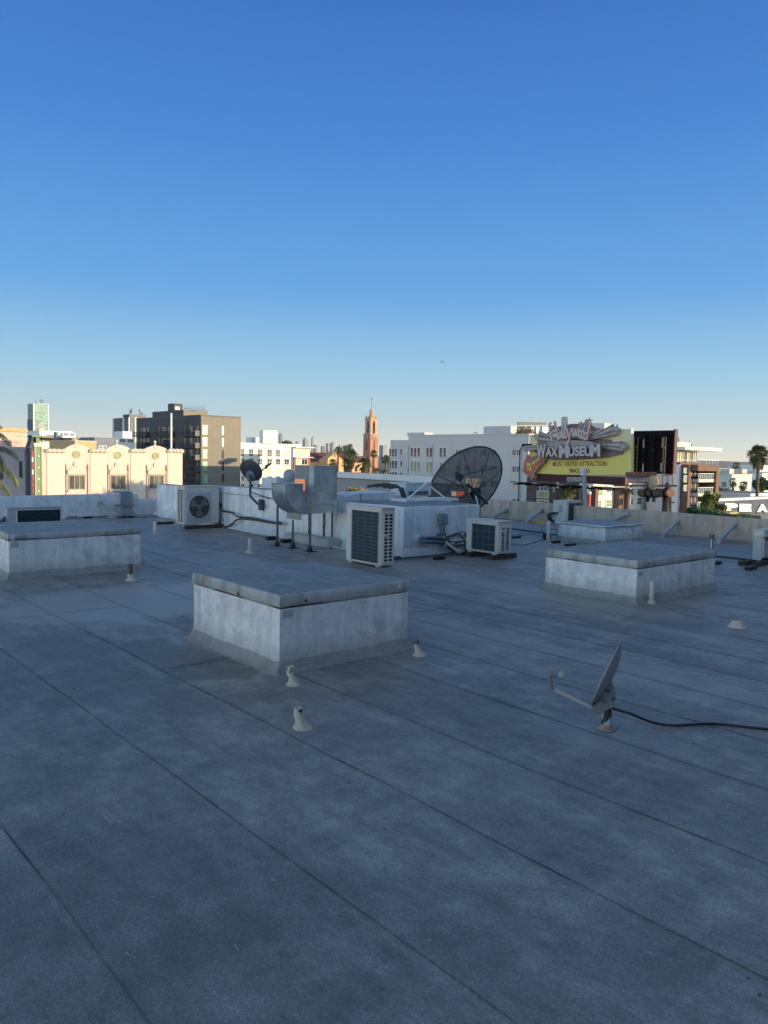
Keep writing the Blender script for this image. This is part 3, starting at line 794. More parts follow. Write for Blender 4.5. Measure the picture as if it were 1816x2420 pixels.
# vent stubs
PIPEW = stucco('pipe_coating', (.74, .70, .62), (.40, .33, .24), .5, .4)
def stub(px, py, toppy, r=.028, base=.085, skirt=.11, skew=.03, label='', cap=None, m=PIPEW, n=18, tilt=0.0):
    C = G(px, py); h = hz(C, toppy); skirt = min(max(skirt, .0), h * .62)
    t = thing('vent_pipe', label, 'vent pipe', C, 'coated vent pipes standing on the roof')
    rows = [(-.005, base * 1.25, skew), (.004, base * 1.12, skew), (.012, base * .95, skew), (skirt * .35, base * .72, skew * .8), (skirt * .7, base * .5, skew * .4), (skirt, r * 1.15, 0), (skirt + .015, r, 0), (h, r, 0), (h - .001, r * .78, 0), (h - .05, r * .74, 0)]
    vs = []
    for z, rr, sk in rows:
        for k in range(n):
            a_ = 2 * math.pi * k / n; f = 1 + (.22 * noise.noise(V((math.cos(a_) * 1.5 + px, math.sin(a_) * 1.5, z * 20))) if z < skirt else .03 * noise.noise(V((math.cos(a_) * 2, a_, z * 30))))
            vs.append(C + V((sk + math.cos(a_) * rr * f + tilt * z, math.sin(a_) * rr * f, z)))
    mb = MB(); mb.add(vs, [(i * n + k, i * n + (k + 1) % n, (i + 1) * n + (k + 1) % n, (i + 1) * n + k) for i in range(len(rows) - 1) for k in range(n)])
    mb.build('pipe', m, t, smooth=True, angle=60, fix=False)
    mb = MB(); mb.lathe(C + Z * (h - .03) + V((tilt * h, 0, 0)), Z, [(r * .76, 0), (r * .76, .004)], 14); mb.build('pipe_mouth', DARK, t)
    if not cap and h < .25:
        for k in range(5):
            a_ = R.uniform(-2.6, -.4) if k < 4 else R.uniform(0, 6.28); zz = h - (.004 if k % 2 else R.uniform(.004, .03))
            mb = MB(); q_ = C + V((math.cos(a_) * r * .97, math.sin(a_) * r * .97, zz - .008)); mb.lathe(q_, V((math.cos(a_), math.sin(a_), 0)), [(.009, -.003), (.007, .003), (0, .003)], 7, sx=R.uniform(.5, 1.3)); mb.build('chipped_spot', DARK, t)
    if cap:
        mb = MB(); mb.lathe(C + Z * (h - cap) + V((tilt * h, 0, 0)), Z, [(r * 1.12, 0), (r * 1.14, cap + .003), (r * .8, cap + .004), (r * .8, 0), (r * 1.12, 0)], 16); mb.build('collar', mat('bare_pipe', (.10, .105, .11), .6), t)
    return t
stub(704, 1719, 1673, .026, .056, .12, .032, 'nearest stubby white vent pipe with a chipped black mouth in the open foreground')
stub(686, 1618, 1575, .026, .05, .12, .03, 'stubby white vent pipe at the near corner of the large foreground curb')
stub(984, 1549, 1514, .022, .055, .10, .03, 'stubby vent pipe with black peeling top right of the large foreground curb', cap=.03)
stub(307, 1371, 1333, .032, .07, .08, .03, 'vent pipe with a bare grey top in front of the left curb', cap=.14)
stub(367, 1261, 1233, .038, .06, .05, .02, 'square looking white vent pipe left of the fan condenser')
stub(591, 1307, 1273, .035, .085, .10, .0, 'thin white vent pipe alone on the roof left of the ductwork')
stub(1540, 1426, 1374, .032, .05, .08, .0, 'tall white vent pipe against the wide stained curb')
stub(1296, 1278, 1232, .04, .05, .05, .0, 'thin plain white pipe left of the small metal capped curb')
stub(1682, 1300, 1264, .04, .08, .05, .0, 'grey vent pipe with a dark cap behind the wide stained curb corner', cap=.08, m=GALV_D)
C = G(1743, 1482); t = thing('broken_vent_stub', 'broken off white vent stub with jagged rim at the right', 'vent pipe', C)
mb = MB(); vs = []; n = 20
for z, rr in ((.0, .10), (.01, .085), (.05, .062), (.075, .055)):
    for k in range(n):
        a_ = 2 * math.pi * k / n; zz = z + (.028 * noise.noise(V((math.cos(a_) * 3, math.sin(a_) * 3, 1))) if z > .06 else 0)
        vs.append(C + V((math.cos(a_) * rr, math.sin(a_) * rr, zz)))
mb.add(vs, [(i * n + k, i * n + (k + 1) % n, (i + 1) * n + (k + 1) % n, (i + 1) * n + k) for i in range(3) for k in range(n)]); mb.build('pipe', PIPEW, t, smooth=True)
mb = MB(); mb.lathe(C + Z * .03, Z, [(.05, 0), (.05, .01)], 14); mb.build('pipe_mouth', mat('mouth_fill', (.3, .3, .3), .9), t)

# diagonal parapet braces
BR = mat('brace_coating', (.36, .345, .33), .65, streak=.3)
def brace(foot, head, hd, label, w_=.05):
    t = thing('parapet_brace', label, 'brace', foot, 'diagonal braces along the parapets')
    mb = MB(); d = (head - foot); side = hd.cross(Z).normalized()
    mb.obox(foot - side * w_ + Z * .0, side * 2 * w_, d, Z * .07); mb.build('strut', BR, t, bevel=.008)
    mb = MB(); mb.lathe(head + Z * .03 - hd * .03, -hd, [(.0, -.05), (.075, -.05), (.07, .02), (0, .03)], 12); mb.build('head_plate', BR, t, smooth=True)
    mb = MB(); mb.obox(foot - side * .09 - hd * .12, side * .18, hd * .26, Z * .03); mb.build('foot_plate', BR, t, bevel=.006)
names = ['brace on the right parapet hidden partly behind the small curb', 'brace on the right parapet left of the black gridded condenser', 'second brace on the right parapet, just right of the small condenser', 'brace on the right parapet behind the wide curb', 'brace on the right parapet nearest the right edge']
for (hx, hy, fx, fy, lab) in ((1198, 1208, 1165, 1226, names[2]), (1281, 1208, 1244, 1238, names[1]), (1485, 1215, 1450, 1244, names[0]), (1603, 1235, 1566, 1271, names[3]), (1737, 1242, 1699, 1284, names[4])):
    f_ = G(fx, fy); fr = Fr(W(0, RPB), A, -B); s, z = fr.at(hx, hy); hd = fr.P(s, min(z, hr - .08), .02)
    a_, b_ = ab(f_); foot = W(s if abs(a_ - s) > 1.6 else a_, min(b_, RPB - .4))
    brace(foot, hd, B, lab)
fr = Fr(W(LPA, 0), B, -A); s, z = fr.at(236, 1193); brace(G(266, 1224), fr.P(s, z, .02), A, 'single brace on the left parapet beside the conduits')

# conduits over the left parapet
t0 = thing('conduit_bank', 'bank of seven grey conduits climbing over the left parapet', 'conduit bank', fr.P(fr.at(290, 1220)[0], 0))
CON = mat('conduit_steel', (.20, .225, .25), .5, metal=.4)
for i in range(7):
    s, z = fr.at(1015 / 3.609 + i * 4.4, 900 + 1150 / 3.609)
    mb = MB()
    mb.tube([fr.P(s + .02 + i * .09 - .15 + .35 * (i - 2) * .2, .03, .75 - .02 * i), fr.P(s + .03 * (i - 2), .035, .34), fr.P(s, .13, .17), fr.P(s, .35, .15), fr.P(s, hl - .03, .15), fr.P(s, hl + .05, .1), fr.P(s, hl + .055, -.35)], .019, 8, smooth=5)
    mb.build('conduit', CON, t0, smooth=True)
mb = MB(); s0, z0 = fr.at(*c1(957, 1060)); s1, _ = fr.at(*c1(1122, 1060)); mb.fbox(fr, s0, s1, z0 - .02, z0 + .02, .17, .2); mb.build('strut_channel', CON, t0)
mb = MB(); mb.tube([fr.P(fr.at(150, 1222)[0], .03, .2), fr.P(fr.at(260, 1222)[0], .03, .25), fr.P(fr.at(330, 1222)[0], .03, .3), fr.P(fr.at(368, 1222)[0], .03, .25)], .02, 6, smooth=4); mb.build('floor_conduit', CON, t0, smooth=True)

# junction box, wall pipe and cable tangle on the block face
fk2 = Fr(K, B, -A)
s0, z0 = fk2.at(*c4(668, 1225)); s1, z1 = fk2.at(*c4(738, 1108))
t = thing('junction_box', 'grey green electrical disconnect box on the stucco block', 'electrical box', fk2.P(s0, 0))
EB = mat('box_enamel', (.20, .235, .235), .5)
mb = MB(); mb.fbox(fk2, s0, s1, z0, z1, .0, .12); mb.build('enclosure', EB, t, bevel=.01)
mb = MB(); mb.fbox(fk2, s0 + .06, s1 - .015, z0 + .02, z1 - .03, .121, .135); mb.build('cover', EB, t, bevel=.005)
sm = (s0 + s1) / 2
mb = MB(); mb.tube([fk2.P(sm - .03, z0, .06), fk2.P(sm - .03, z0 - .2, .06), fk2.P(sm - .04, .25, .07), fk2.P(sm - .04, .12, .1)], .014, 6, smooth=4)
mb.tube([fk2.P(sm + .05, z0, .06), fk2.P(sm + .05, z0 - .18, .06), fk2.P(sm + .08, z0 - .38, .1)], .022, 6, smooth=4)
mb.fbox(fk2, s0 - .03, s1, z0 - .2, z0 - .15, .03, .08); mb.build('conduit', CON, t, smooth=True)
sp, zp = fk2.at(*c4(465, 1378))
se, ze = fk2.at(*c4(690, 1395))
t = thing('refrigerant_pipes', 'bundle of insulated refrigerant pipes and coiled cables leaving the stucco block', 'pipes', fk2.P(sp, 0))
mb = MB(); mb.lathe(fk2.P(sp, zp, .0), -A, [(.10, -.02), (.095, .01), (.07, .03), (.04, .04), (0, .04)], 18); mb.build('wall_collar', STUCCO_B, t, smooth=True)
mb = MB(); s9 = ext(K, B, 1120)
for k in range(4):
    o_ = .05 + .03 * (k % 2); dz = .035 * (k - 1.5)
    mb.tube([fk2.P(sp, zp + dz * .6, .0), fk2.P(sp + .1, zp + dz, o_ + .06), fk2.P((sp + se) / 2, zp + dz - .01, o_ + .08), fk2.P(se + .1, ze + dz, o_ + .12)], .02, 7, smooth=5)
mb.build('pipe', CON, t, smooth=True)
rr_ = random.Random(5)
mats3 = [HOSE, mat('cable_grey', (.25, .26, .27), .6), BLACK]
for mi_, cnt in ((0, 11), (1, 7), (2, 6)):
    mb = MB()
    for k in range(cnt):
        x = se + rr_.uniform(-.1, .15); pts = [fk2.P(x, ze + rr_.uniform(-.12, .08), .12 + rr_.uniform(0, .1))]
        L_ = s9 - x + .25
        for j in range(1, 6):
            pts.append(fk2.P(x + L_ * j / 5 + rr_.uniform(-.08, .08), max(.05, ze - .04 + rr_.uniform(-.24, .17) + .04 * j * (mi_ != 0)), .12 + rr_.uniform(0, .28)))
        pts.append(fk2.P(s9 + .5, .22 + rr_.uniform(-.08, .15), .1))
        mb.tube(pts, .02 if mi_ == 0 else .015, 6, smooth=5)
    if mi_ == 0:
        for k in range(5):
            cx_, r_ = se + .3 + .12 * k, rr_.uniform(.11, .17)
            mb.tube([fk2.P(cx_ + math.cos(a_ / 9 * 6.283) * r_ * 1.5, max(.04, ze - .06 + math.sin(a_ / 9 * 6.283) * r_), .18 + .03 * k + .02 * math.sin(a_)) for a_ in range(10)], .019, 6, smooth=4)
    mb.build('cable', mats3[mi_], t, smooth=True)
mb = MB(); mb.tube([fk2.P(se + .1, ze - .1, .12), fk2.P(se + .22, .2, .14), fk2.P(se + .2, .06, .2), fk2.P(se - .1, .035, .3), fk2.P(sp - .3, .03, .32), fk2.P(-.4, .03, .3), fk2.P(-1.0, .03, .3)], .016, 7, smooth=6)
mb.build('floor_cable', mat('cable_blue', (.05, .075, .1), .6), t, smooth=True)

# hoses of the fan unit along the long wall
t = thing('hose_coil', 'coiled hoses and cables from the fan condenser sagging along the lilac wall', 'hoses', FANC + B * FANLB)
C = FANC + B * (FANLB + .02) + A * .1
mb = MB()
for k in range(4): mb.tube([C + Z * (FANH * .62 - .05 * k), C + B * (.12 + .03 * k) + Z * FANH * .5, C + B * (.15 + .02 * k) + Z * .3, C + B * .1 - A * .1 + Z * .1, C + B * .05 + Z * .06], .022, 7, smooth=6)
mb.build('hose', BLACK, t, smooth=True)
mb = MB()
for k in range(5):
    r_ = .20 + .012 * k; c_ = C + B * (.42 + .02 * k) + Z * (.40 + .01 * k) - A * (.1 + .03 * k)
    mb.tube([c_ + B * math.cos(a_ / 12 * 6.283) * r_ * .55 + Z * math.sin(a_ / 12 * 6.283) * r_ * 1.1 for a_ in range(13)], .018, 7, smooth=3)
mb.build('white_coil', HOSE, t, smooth=True)
fl = Fr(K, A, -B)
def lw(px, py, o_=.12): s_, z_ = fl.at(px, py); return fl.P(s_, z_, o_)
mb = MB()
mb.tube([C + Z * FANH * .60, lw(*c2(1060, 1030)), lw(*c2(1150, 1050)), lw(*c2(1210, 1085)), lw(*c2(1330, 1095)), lw(*c2(1480, 1125)), lw(*c2(1600, 1135), .2)], .024, 7, smooth=6)
mb.tube([C + Z * .2, lw(*c2(1080, 1170)), lw(*c2(1150, 1150)), lw(*c2(1210, 1105)), lw(*c2(1330, 1110)), lw(*c2(1480, 1135)), lw(*c2(1600, 1145), .2)], .022, 7, smooth=6)
mb.build('cable', mat('cable_dark', (.05, .055, .06), .6), t, smooth=True)
mb = MB(); mb.tube([lw(*c2(1110, 1040)), lw(*c2(1220, 1078)), lw(*c2(1340, 1090)), lw(*c2(1480, 1118)), lw(*c2(1580, 1128), .2)], .016, 7, smooth=6); mb.build('pale_cable', HOSE, t, smooth=True)

# cables lying on the roof at the right
mb = MB()
for (pts, r_) in (([(1190, 1262), (1215, 1266), (1260, 1262), (1300, 1250), (1340, 1262)], .012), ([(1190, 1280), (1230, 1290), (1280, 1278), (1320, 1262)], .01),
                  ([(1215, 1272), (1240, 1258), (1275, 1266), (1310, 1282)], .01)):
    mb.tube([G(*p) + Z * .015 for p in pts], r_, 6, smooth=5)
tag(mb.build('loose_cables', mat('cable_pale', (.22, .24, .26), .6), smooth=True, loc=G(1250, 1265)), 'thin loose cables lying on the roof right of the small condenser', 'cables')
mb = MB(); mb.tube([G(*p) + Z * .02 for p in ((1180, 1248), (1290, 1262), (1400, 1282), (1540, 1305), (1700, 1318), (1790, 1328), (1900, 1340))], .016, 6, smooth=5)
tag(mb.build('long_cable', BLACK, smooth=True, loc=G(1400, 1282)), 'long dark cable crossing the far right roof behind the curbs', 'cable')
# yellow rag
p = G(1276, 1237); mb = MB()
vs = []; n = 10
for i in range(n):
    for j in range(n):
        x, y = i / (n - 1) - .5, j / (n - 1) - .5
        e_ = max(0, 1 - 4 * (x * x + y * y))
        vs.append(p + B * x * .36 + A * y * .5 + Z * (.008 + .035 * e_ * (1 + 1.6 * noise.noise(V((x * 6, y * 6, 0))))))
mb.add(vs, [(i * n + j, i * n + j + 1, (i + 1) * n + j + 1, (i + 1) * n + j) for i in range(n - 1) for j in range(n - 1)])
tag(mb.build('cloth', mat('yellow_cloth', (.55, .33, .04), .9), smooth=True, loc=p, fix=False), 'crumpled yellow cloth lying at the foot of the right parapet', 'cloth')

# -------------------------------------------------- satellite dishes
DISHG = mat('dish_grey', (.30, .315, .31), .45, var=.1, streak=.3)
DISHD = mat('dish_dark', (.045, .05, .058), .45, var=.15)
DBR = mat('bracket_grey', (.17, .20, .205), .55, var=.15)
def paraboloid(mb, C, ax, rx, ry, depth, upv, th=.006, n=40, m=10):
    """shallow bowl: C is the rim centre, ax points out of the open side"""
    ax = ax.normalized(); y = (upv - ax * upv.dot(ax)).normalized(); x = y.cross(ax)
    vs = []; fs = []
    for side in (0, 1):
        for i in range(m + 1):
            q = i / m
            for k in range(n):
                a_ = 2 * math.pi * k / n
                vs.append(C + x * (math.cos(a_) * rx * q) + y * (math.sin(a_) * ry * q) - ax * (depth * (1 - q * q) + side * th))
    off = (m + 1) * n
    for s in (0, 1):
        for i in range(m):
            for k in range(n):
                k2 = (k + 1) % n; f = [s * off + i * n + k, s * off + i * n + k2, s * off + (i + 1) * n + k2, s * off + (i + 1) * n + k]
                if i == 0: f = f[1:] if False else [s * off + k, s * off + (i + 1) * n + k2, s * off + (i + 1) * n + k]
                fs.append(f if s else f[::-1])
    for k in range(n):
        k2 = (k + 1) % n; fs.append((m * n + k, m * n + k2, off + m * n + k2, off + m * n + k))
    mb.add(vs, fs)
    return x, y
# foreground dish
base = G(1433.6, 1723)
d0 = base.y
def pd(x, y, dd=0.0): return Yd(*cd(x, y), d0 + dd)
t = thing('satellite_dish', 'small grey satellite dish seen edge on, on a rusty post in the right foreground', 'satellite dish', base)
n_ = V((-.86, .39, .36)).normalized()
up_ = (pd(685, 190) - pd(505, 630)).normalized()
cen = (pd(685, 192) + pd(503, 632)) / 2
ry = (pd(685, 192) - pd(503, 632)).length / 2
mb = MB(); x_, y_ = paraboloid(mb, cen, n_, ry * .92, ry, .048, up_, .007)
mb.build('reflector', DISHG, t, smooth=True, angle=50)
mb = MB()      # bracket wedge behind the bowl
side = n_.cross(up_).normalized()
poly = [(505, 632), (487, 655), (535, 681), (640, 628), (645, 540), (640, 520), (617, 458), (600, 470)]
pts = [pd(*q) for q in poly]
nrm = (pts[2] - pts[0]).cross(pts[4] - pts[0]).normalized()
mb.prism([p - nrm * .04 + n_ * -.0 for p in pts], nrm * .08); mb.build('bracket', DBR, t, bevel=.006)
mb = MB(); mb.tube([pd(543, 588, -.07), pd(590, 618, -.07)], .004, 6)
mb.lathe(pd(604, 538, -.055), V((0, -1, 0)), [(.012, 0), (.012, .012), (0, .014)], 10)
mb.lathe(pd(638, 590, -.055), V((0, -1, 0)), [(.01, 0), (.01, .012), (0, .014)], 10); mb.build('bolt', DISHD, t)
mb = MB(); mb.tube([base + Z * .02, pd(600, 640)], .033, 20)
m_, nt_, b_, oc_ = start('rusty_post'); nz = noise_(nt_, oc_, 14, 5, .6, (1, 1, .5)); nz2 = noise_(nt_, oc_, 30, 4)
c_ = mixc(nt_, ramp(nt_, nz, .47, .50), (.018, .02, .028), (.42, .40, .36)); c_ = mixc(nt_, ramp(nt_, nz2, .58, .7, 0, .7), c_, (.16, .08, .035))
nt_.links.new(c_, b_.inputs['Base Color']); b_.inputs['Roughness'].default_value = .7
mb.build('post', m_, t, smooth=True)
mb = MB(); vs = []; n = 20
for z, rr in ((.001, .066), (.005, .054), (.013, .044), (.024, .038), (.036, .035)):
    for k in range(n):
        a_ = 2 * math.pi * k / n; f = 1 + .16 * noise.noise(V((math.cos(a_) * 1.2, math.sin(a_) * 1.2, z * 20)))
        vs.append(base + V((math.cos(a_) * rr * f, math.sin(a_) * rr * f, z)))
mb.add(vs, [(i * n + k, i * n + (k + 1) % n, (i + 1) * n + (k + 1) % n, (i + 1) * n + k) for i in range(4) for k in range(n)])
mb.build('flashing', stucco('flashing_coating', (.46, .43, .38), (.22, .15, .10), .8, .6), t, smooth=True)
mb = MB(); p0, p1 = pd(495, 645), pd(248, 528)
mb.tube([p0, p1], .014, 8); mb.build('feed_arm', mat('arm_pale', (.46, .46, .44), .5, streak=.3), t, smooth=True)
mb = MB(); mb.tube([pd(236, 530), pd(228, 500), pd(222, 440), pd(232, 428), pd(255, 434), pd(285, 436)], .014, 10, smooth=3); mb.build('feed_neck', DBR, t, smooth=True)
mb = MB(); a_ = (pd(315, 434) - pd(280, 436)).normalized(); mb.lathe(pd(278, 436), a_, [(.016, 0), (.024, .010), (.026, .018), (.026, .034), (.02, .037), (0, .037)], 20); mb.build('feed_horn', DISHG, t, smooth=True)
mb = MB()
cb = [(628, 650, .0), (700, 672, None), (760, 690, None), (900, 745, None), (1030, 765, None), (1180, 758, None), (1300, 754, None), (1430, 765, None), (1560, 780, None), (1700, 795, None), (1900, 830, None)]
pts = []
for i, (x, y, dd) in enumerate(cb):
    if i == 0: pts.append(pd(x, y))
    elif i == 1: pts.append(pd(x, y, .0))
    elif i == 2: pts.append(pd(x, y, -.02))
    elif i == 3: pts.append((lambda q: V((q.x, q.y, max(q.z, .02))))(G(*cd(x, y), .03)))
    else: pts.append(G(*cd(x, y), .014))
mb.tube(pts, .009, 8, smooth=8)
tag(mb.build('black_cable', BLACK, smooth=True, loc=pts[4]), 'thick black cable trailing from the foreground dish across the roof to the right', 'cable')

# small black dish on the long wall
fl = Fr(K, A, -B)
sF, zF = fl.at(622, 1193); foot = fl.P(sF, zF, .0)
t = thing('satellite_dish', 'small black satellite dish on a bent mast fixed to the lilac wall', 'satellite dish', foot)
dd = foot.y - .25
def pl(x, y, o=0.0): return Yd(*c2(x, y), dd + o)
mb = MB(); mb.fbox(fl, sF - .09, sF + .09, zF - .12, zF + .12, .03, .07); mb.build('wall_plate', DISHD, t, bevel=.01)
mb = MB(); mb.tube([fl.P(sF, zF, .07), pl(1372, 995), pl(1345, 985), pl(1282, 925), pl(1270, 900), pl(1270, 820), pl(1272, 740)], .026, 10, smooth=4); mb.build('mast', DISHD, t, smooth=True)
nD = V((.42, .80, .42)).normalized(); upD = V((-.15, -.3, 1))
cen = pl(1278, 690, .12)
mb = MB(); rx = 112 / 3.609 / F * dd; xD, yD = paraboloid(mb, cen, nD, rx * 1.02, rx * .9, .06, upD, .008); mb.build('reflector', DISHD, t, smooth=True, angle=50)
mb = MB(); bc = cen - nD * .07 - yD * .10
mb.lathe(bc - nD * .03, nD, [(.0, -.02), (.085, -.02), (.12, .03), (.12, .04), (0, .04)], 16); mb.obox(bc - nD * .10 - xD * .04 - yD * .10, xD * .08, yD * .16, nD * .1); mb.build('bracket', DBR, t, bevel=.005)
mb = MB(); ar = cen - yD * rx * .85 - nD * .05; hd_ = pl(1405, 660, .5)
mb.tube([ar, ar + nD * .1 + xD * .05, hd_], .014, 8); mb.build('feed_arm', DISHD, t, smooth=True)
mb = MB(); e_ = pl(1445, 632, .5); mb.tube([hd_, e_], [.032, .018], 8); mb.tube([hd_ + Z * .04, hd_ - Z * .05], .022, 8); mb.build('feed_horn', DISHD, t, smooth=True)
mb = MB(); q = pl(1305, 805, .05); mb.lathe(q, V((.2, -1, .1)), [(.0, -.02), (.045, -.02), (.045, .02), (0, .025)], 16); mb.build('white_disc', WHITEM, t, smooth=True)
mb = MB(); mb.tube([pl(1285, 880), pl(1340, 900, .1), pl(1400, 920, .15), lw(*c2(1465, 935))], .012, 6, smooth=4); mb.build('cable', BLACK, t, smooth=True)

# large mesh dish behind the block
m_, nt_, b_, oc_ = start('perforated_mesh')
b_.inputs['Base Color'].default_value = (.045, .052, .062, 1); b_.inputs['Roughness'].default_value = .6
tr = nt_.nodes.new('ShaderNodeBsdfTransparent'); mx = nt_.nodes.new('ShaderNodeMixShader')
mx.inputs[0].default_value = .80
out = nt_.nodes['Material Output']
nt_.links.new(tr.outputs[0], mx.inputs[1]); nt_.links.new(b_.outputs[0], mx.inputs[2]); nt_.links.new(mx.outputs[0], out.inputs[0])
MESH = m_
dm = 18.6
cen = Yd(*c4(968, 800), dm); ctr_ray = (cen - CAM).normalized()
# open side faces away, up and to the left
rt = cr; upc = cu
e_min = (-.70 * rt + .71 * upc)           # direction of the minor axis in view
ph = math.asin(.73)
axD = (e_min * math.sin(ph) + ctr_ray * math.cos(ph)).normalized()
Rm = 440 / 4.368 / F * dm * 1.0
t = thing('large_satellite_dish', 'large black mesh satellite dish tilted on its mount behind the roof block', 'satellite dish', V((cen.x + .2, cen.y, 0)))
mb = MB(); dep = .30 * Rm
vs = []; n = 64; m = 12
yv = (Z - axD * axD.z).normalized(); xv = yv.cross(axD)
def dp(r, a, off=0.0): return cen + xv * (math.cos(a) * r * Rm) + yv * (math.sin(a) * r * Rm) - axD * (dep * (1 - r * r) + off)
for i in range(m + 1):
    for k in range(n): vs.append(dp(max(.03, i / m), 2 * math.pi * k / n))
mb.add(vs, [(i * n + k, i * n + (k + 1) % n, (i + 1) * n + (k + 1) % n, (i + 1) * n + k) for i in range(m) for k in range(n)])
mb.build('reflector_mesh', MESH, t, smooth=True, fix=False)
DMET = mat('dish_steel', (.028, .034, .042), .5)
mb = MB(); mb.tube([dp(1, 2 * math.pi * k / 64) for k in range(65)], .02, 6); mb.build('rim', DMET, t, smooth=True)
for k in range(8):
    a_ = 2 * math.pi * (k + .35) / 8
    mb = MB(); mb.tube([dp(r_ / 8, a_, .03) for r_ in range(0, 9)], .008, 6); mb.build('rib', DMET, t, smooth=True)
apex = dp(0, 0, .02); focus = cen + axD * (.36 * Rm)
mb = MB(); mb.lathe(apex - axD * .12, axD, [(0, 0), (.15, 0), (.15, .05), (.08, .12), (0, .12)], 16); mb.build('hub', DMET, t)
mb = MB()
for k in range(4): mb.tube([dp(.86, 2 * math.pi * (k + .6) / 4), focus], .011, 6)
mb.build('feed_strut', DMET, t, smooth=True)
mb = MB(); mb.lathe(focus - axD * .12, axD, [(0, 0), (.09, 0), (.09, .1), (.05, .1), (.05, .22), (0, .22)], 16); mb.build('feed_horn', DMET, t, smooth=True)
ft = V((apex.x + .12, apex.y - .12, 0)); mtop = apex - axD * .2; mtop.z = apex.z - .25
mb = MB(); mb.tube([ft, V((ft.x, ft.y, mtop.z))], .06, 14); mb.tube([V((ft.x, ft.y, mtop.z)), apex - axD * .1], .07, 10)
mb.tube([apex - axD * .25 - xv * .35 - yv * .2, apex - axD * .16 + xv * .4 + yv * .3], .035, 8); mb.tube([V((ft.x, ft.y, .25)), dp(.45, -1.3, .06)], .022, 8)
mb.tube([apex - axD * .2 - yv * .25, dp(.55, 4.0, .05)], .02, 8); mb.tube([apex - axD * .2 + yv * .25, dp(.5, 5.6, .05)], .02, 8)
mb.build('mount', DMET, t, smooth=True)
mb = MB(); mb.tube([Yd(*c4(1068, 925), dm - .5), Yd(*c4(1092, 1010), dm - .5)], .02, 8); mb.build('actuator', WHITEM, t)

# things on the raised block
C = Yd(*c4(345, 968), 17.2); zc = C.z - .02; C.z = 0
zt = hz(C, c4(0, 800)[1]); 
t = thing('rooftop_cooler', 'pale boxy rooftop cooler with four dark louvres behind the stucco block', 'air cooler', V((C.x, C.y, hK)))
lb = ext(C, B, c4(600, 0)[0]); la = ext(C, A, c4(180, 0)[0])
mb = MB(); mb.obox(V((C.x, C.y, hK + .0)), A * la, B * lb, Z * (zt - hK)); mb.build('cabinet', WHITEM, t, bevel=.01)
fr = Fr(C, B, -A); s0 = fr.at(*c4(370, 900))[0]; s1 = fr.at(*c4(575, 900))[0]; zl = hK + .03; zh = zt - .17
for k in range(4):
    mb = MB(); w_ = (s1 - s0) / 4; mb.fbox(fr, s0 + w_ * k + .02, s0 + w_ * (k + 1) - .02, zl, zh, .002, .012)
    for j in range(9): z_ = zl + (zh - zl) * j / 9; mb.fbox(fr, s0 + w_ * k + .02, s0 + w_ * (k + 1) - .02, z_, z_ + .008, .012, .03)
    mb.build('louvre', mat('louvre_dark', (.13, .135, .13), .7), t)
mb = MB(); mb.fbox(fr, -.01, lb + .01, zt, zt + .02, -la, .02); mb.build('top_cover', WHITEM, t)
# tarp
C = Yd(*c4(85, 900), 16.6); p2 = Yd(*c4(290, 900), 16.2); mb = MB(); vs = []; n = 12
for i in range(n):
    for j in range(8):
        f = i / (n - 1); g_ = j / 7
        p = C.lerp(p2, f) + A * (g_ - .3) * .7
        z_ = hK + .20 + .09 * math.sin(f * 2.4) * (1 if g_ > .15 else .2) + .05 * noise.noise(V((f * 5, g_ * 5, 0))) - (.20 if g_ < .1 and f > .7 else 0)
        vs.append(V((p.x, p.y, z_)))
mb.add(vs, [(i * 8 + j, i * 8 + j + 1, (i + 1) * 8 + j + 1, (i + 1) * 8 + j) for i in range(n - 1) for j in range(7)])
tag(mb.build('tarp', mat('black_tarp', (.02, .022, .025), .6), smooth=True, loc=C, fix=False), 'crumpled black tarp draped beside the pale rooftop cooler', 'tarp')
# low white duct with a rounded shoulder
C = Yd(*c3(1130, 968), 15.0); C.z = 0
la = ext(C, A, c3(915, 0)[0]); lb = ext(C, B, c3(1420, 0)[0]); zt = hz(C, c3(0, 890)[1])
t = thing('low_roof_duct', 'low white sheet metal duct with a rounded shoulder lying on the stucco block', 'duct', V((C.x, C.y, hK)))
mb = MB(); fr = Fr(C, B, -A); prof = [(lb, hK)] + [(lb, zt + .02)] + [(.0, zt)]
for k in range(1, 9): a_ = math.pi / 2 * k / 8; prof.append((-.0 - .42 * math.sin(a_), hK + (zt - hK) * math.cos(a_)))
mb.fprism(fr, prof, 0, -la * .9); mb.build('duct_body', WHITEM, t, smooth=True, angle=30)
mb = MB(); mb.fbox(fr, -.008, .008, hK, zt, 0, .012); mb.build('seam', GALV_D, t)
# white stay braces
t = thing('antenna_stay', 'thin white stay poles crossing in front of the pale rooftop cooler', 'stay pole', Yd(*c4(580, 775), 15.6))
for (x0, y0, x1, y1) in ((372, 950, 582, 775), (605, 830, 803, 985)):
    mb = MB(); mb.tube([Yd(*c4(x0, y0), 15.4), Yd(*c4(x1, y1), 15.4)], .014, 8); mb.build('pole', WHITEM, t, smooth=True)
# small stepped block
C = Yd(*c4(350, 1020), 14.8); C.z = 0; lb = ext(C, B, c4(1000, 0)[0]); la = ext(C, A, c4(215, 0)[0])
mb = MB(); mb.obox(V((C.x, C.y, hK - .01)), A * .5, B * 1.5, Z * (hz(C, c4(0, 965)[1]) - hK + .01)); tag(mb.build('roof_step', STUCCO_B, bevel=.02, loc=C), 'low bluish stucco step on top of the roof block in front of the cooler', 'roof step')
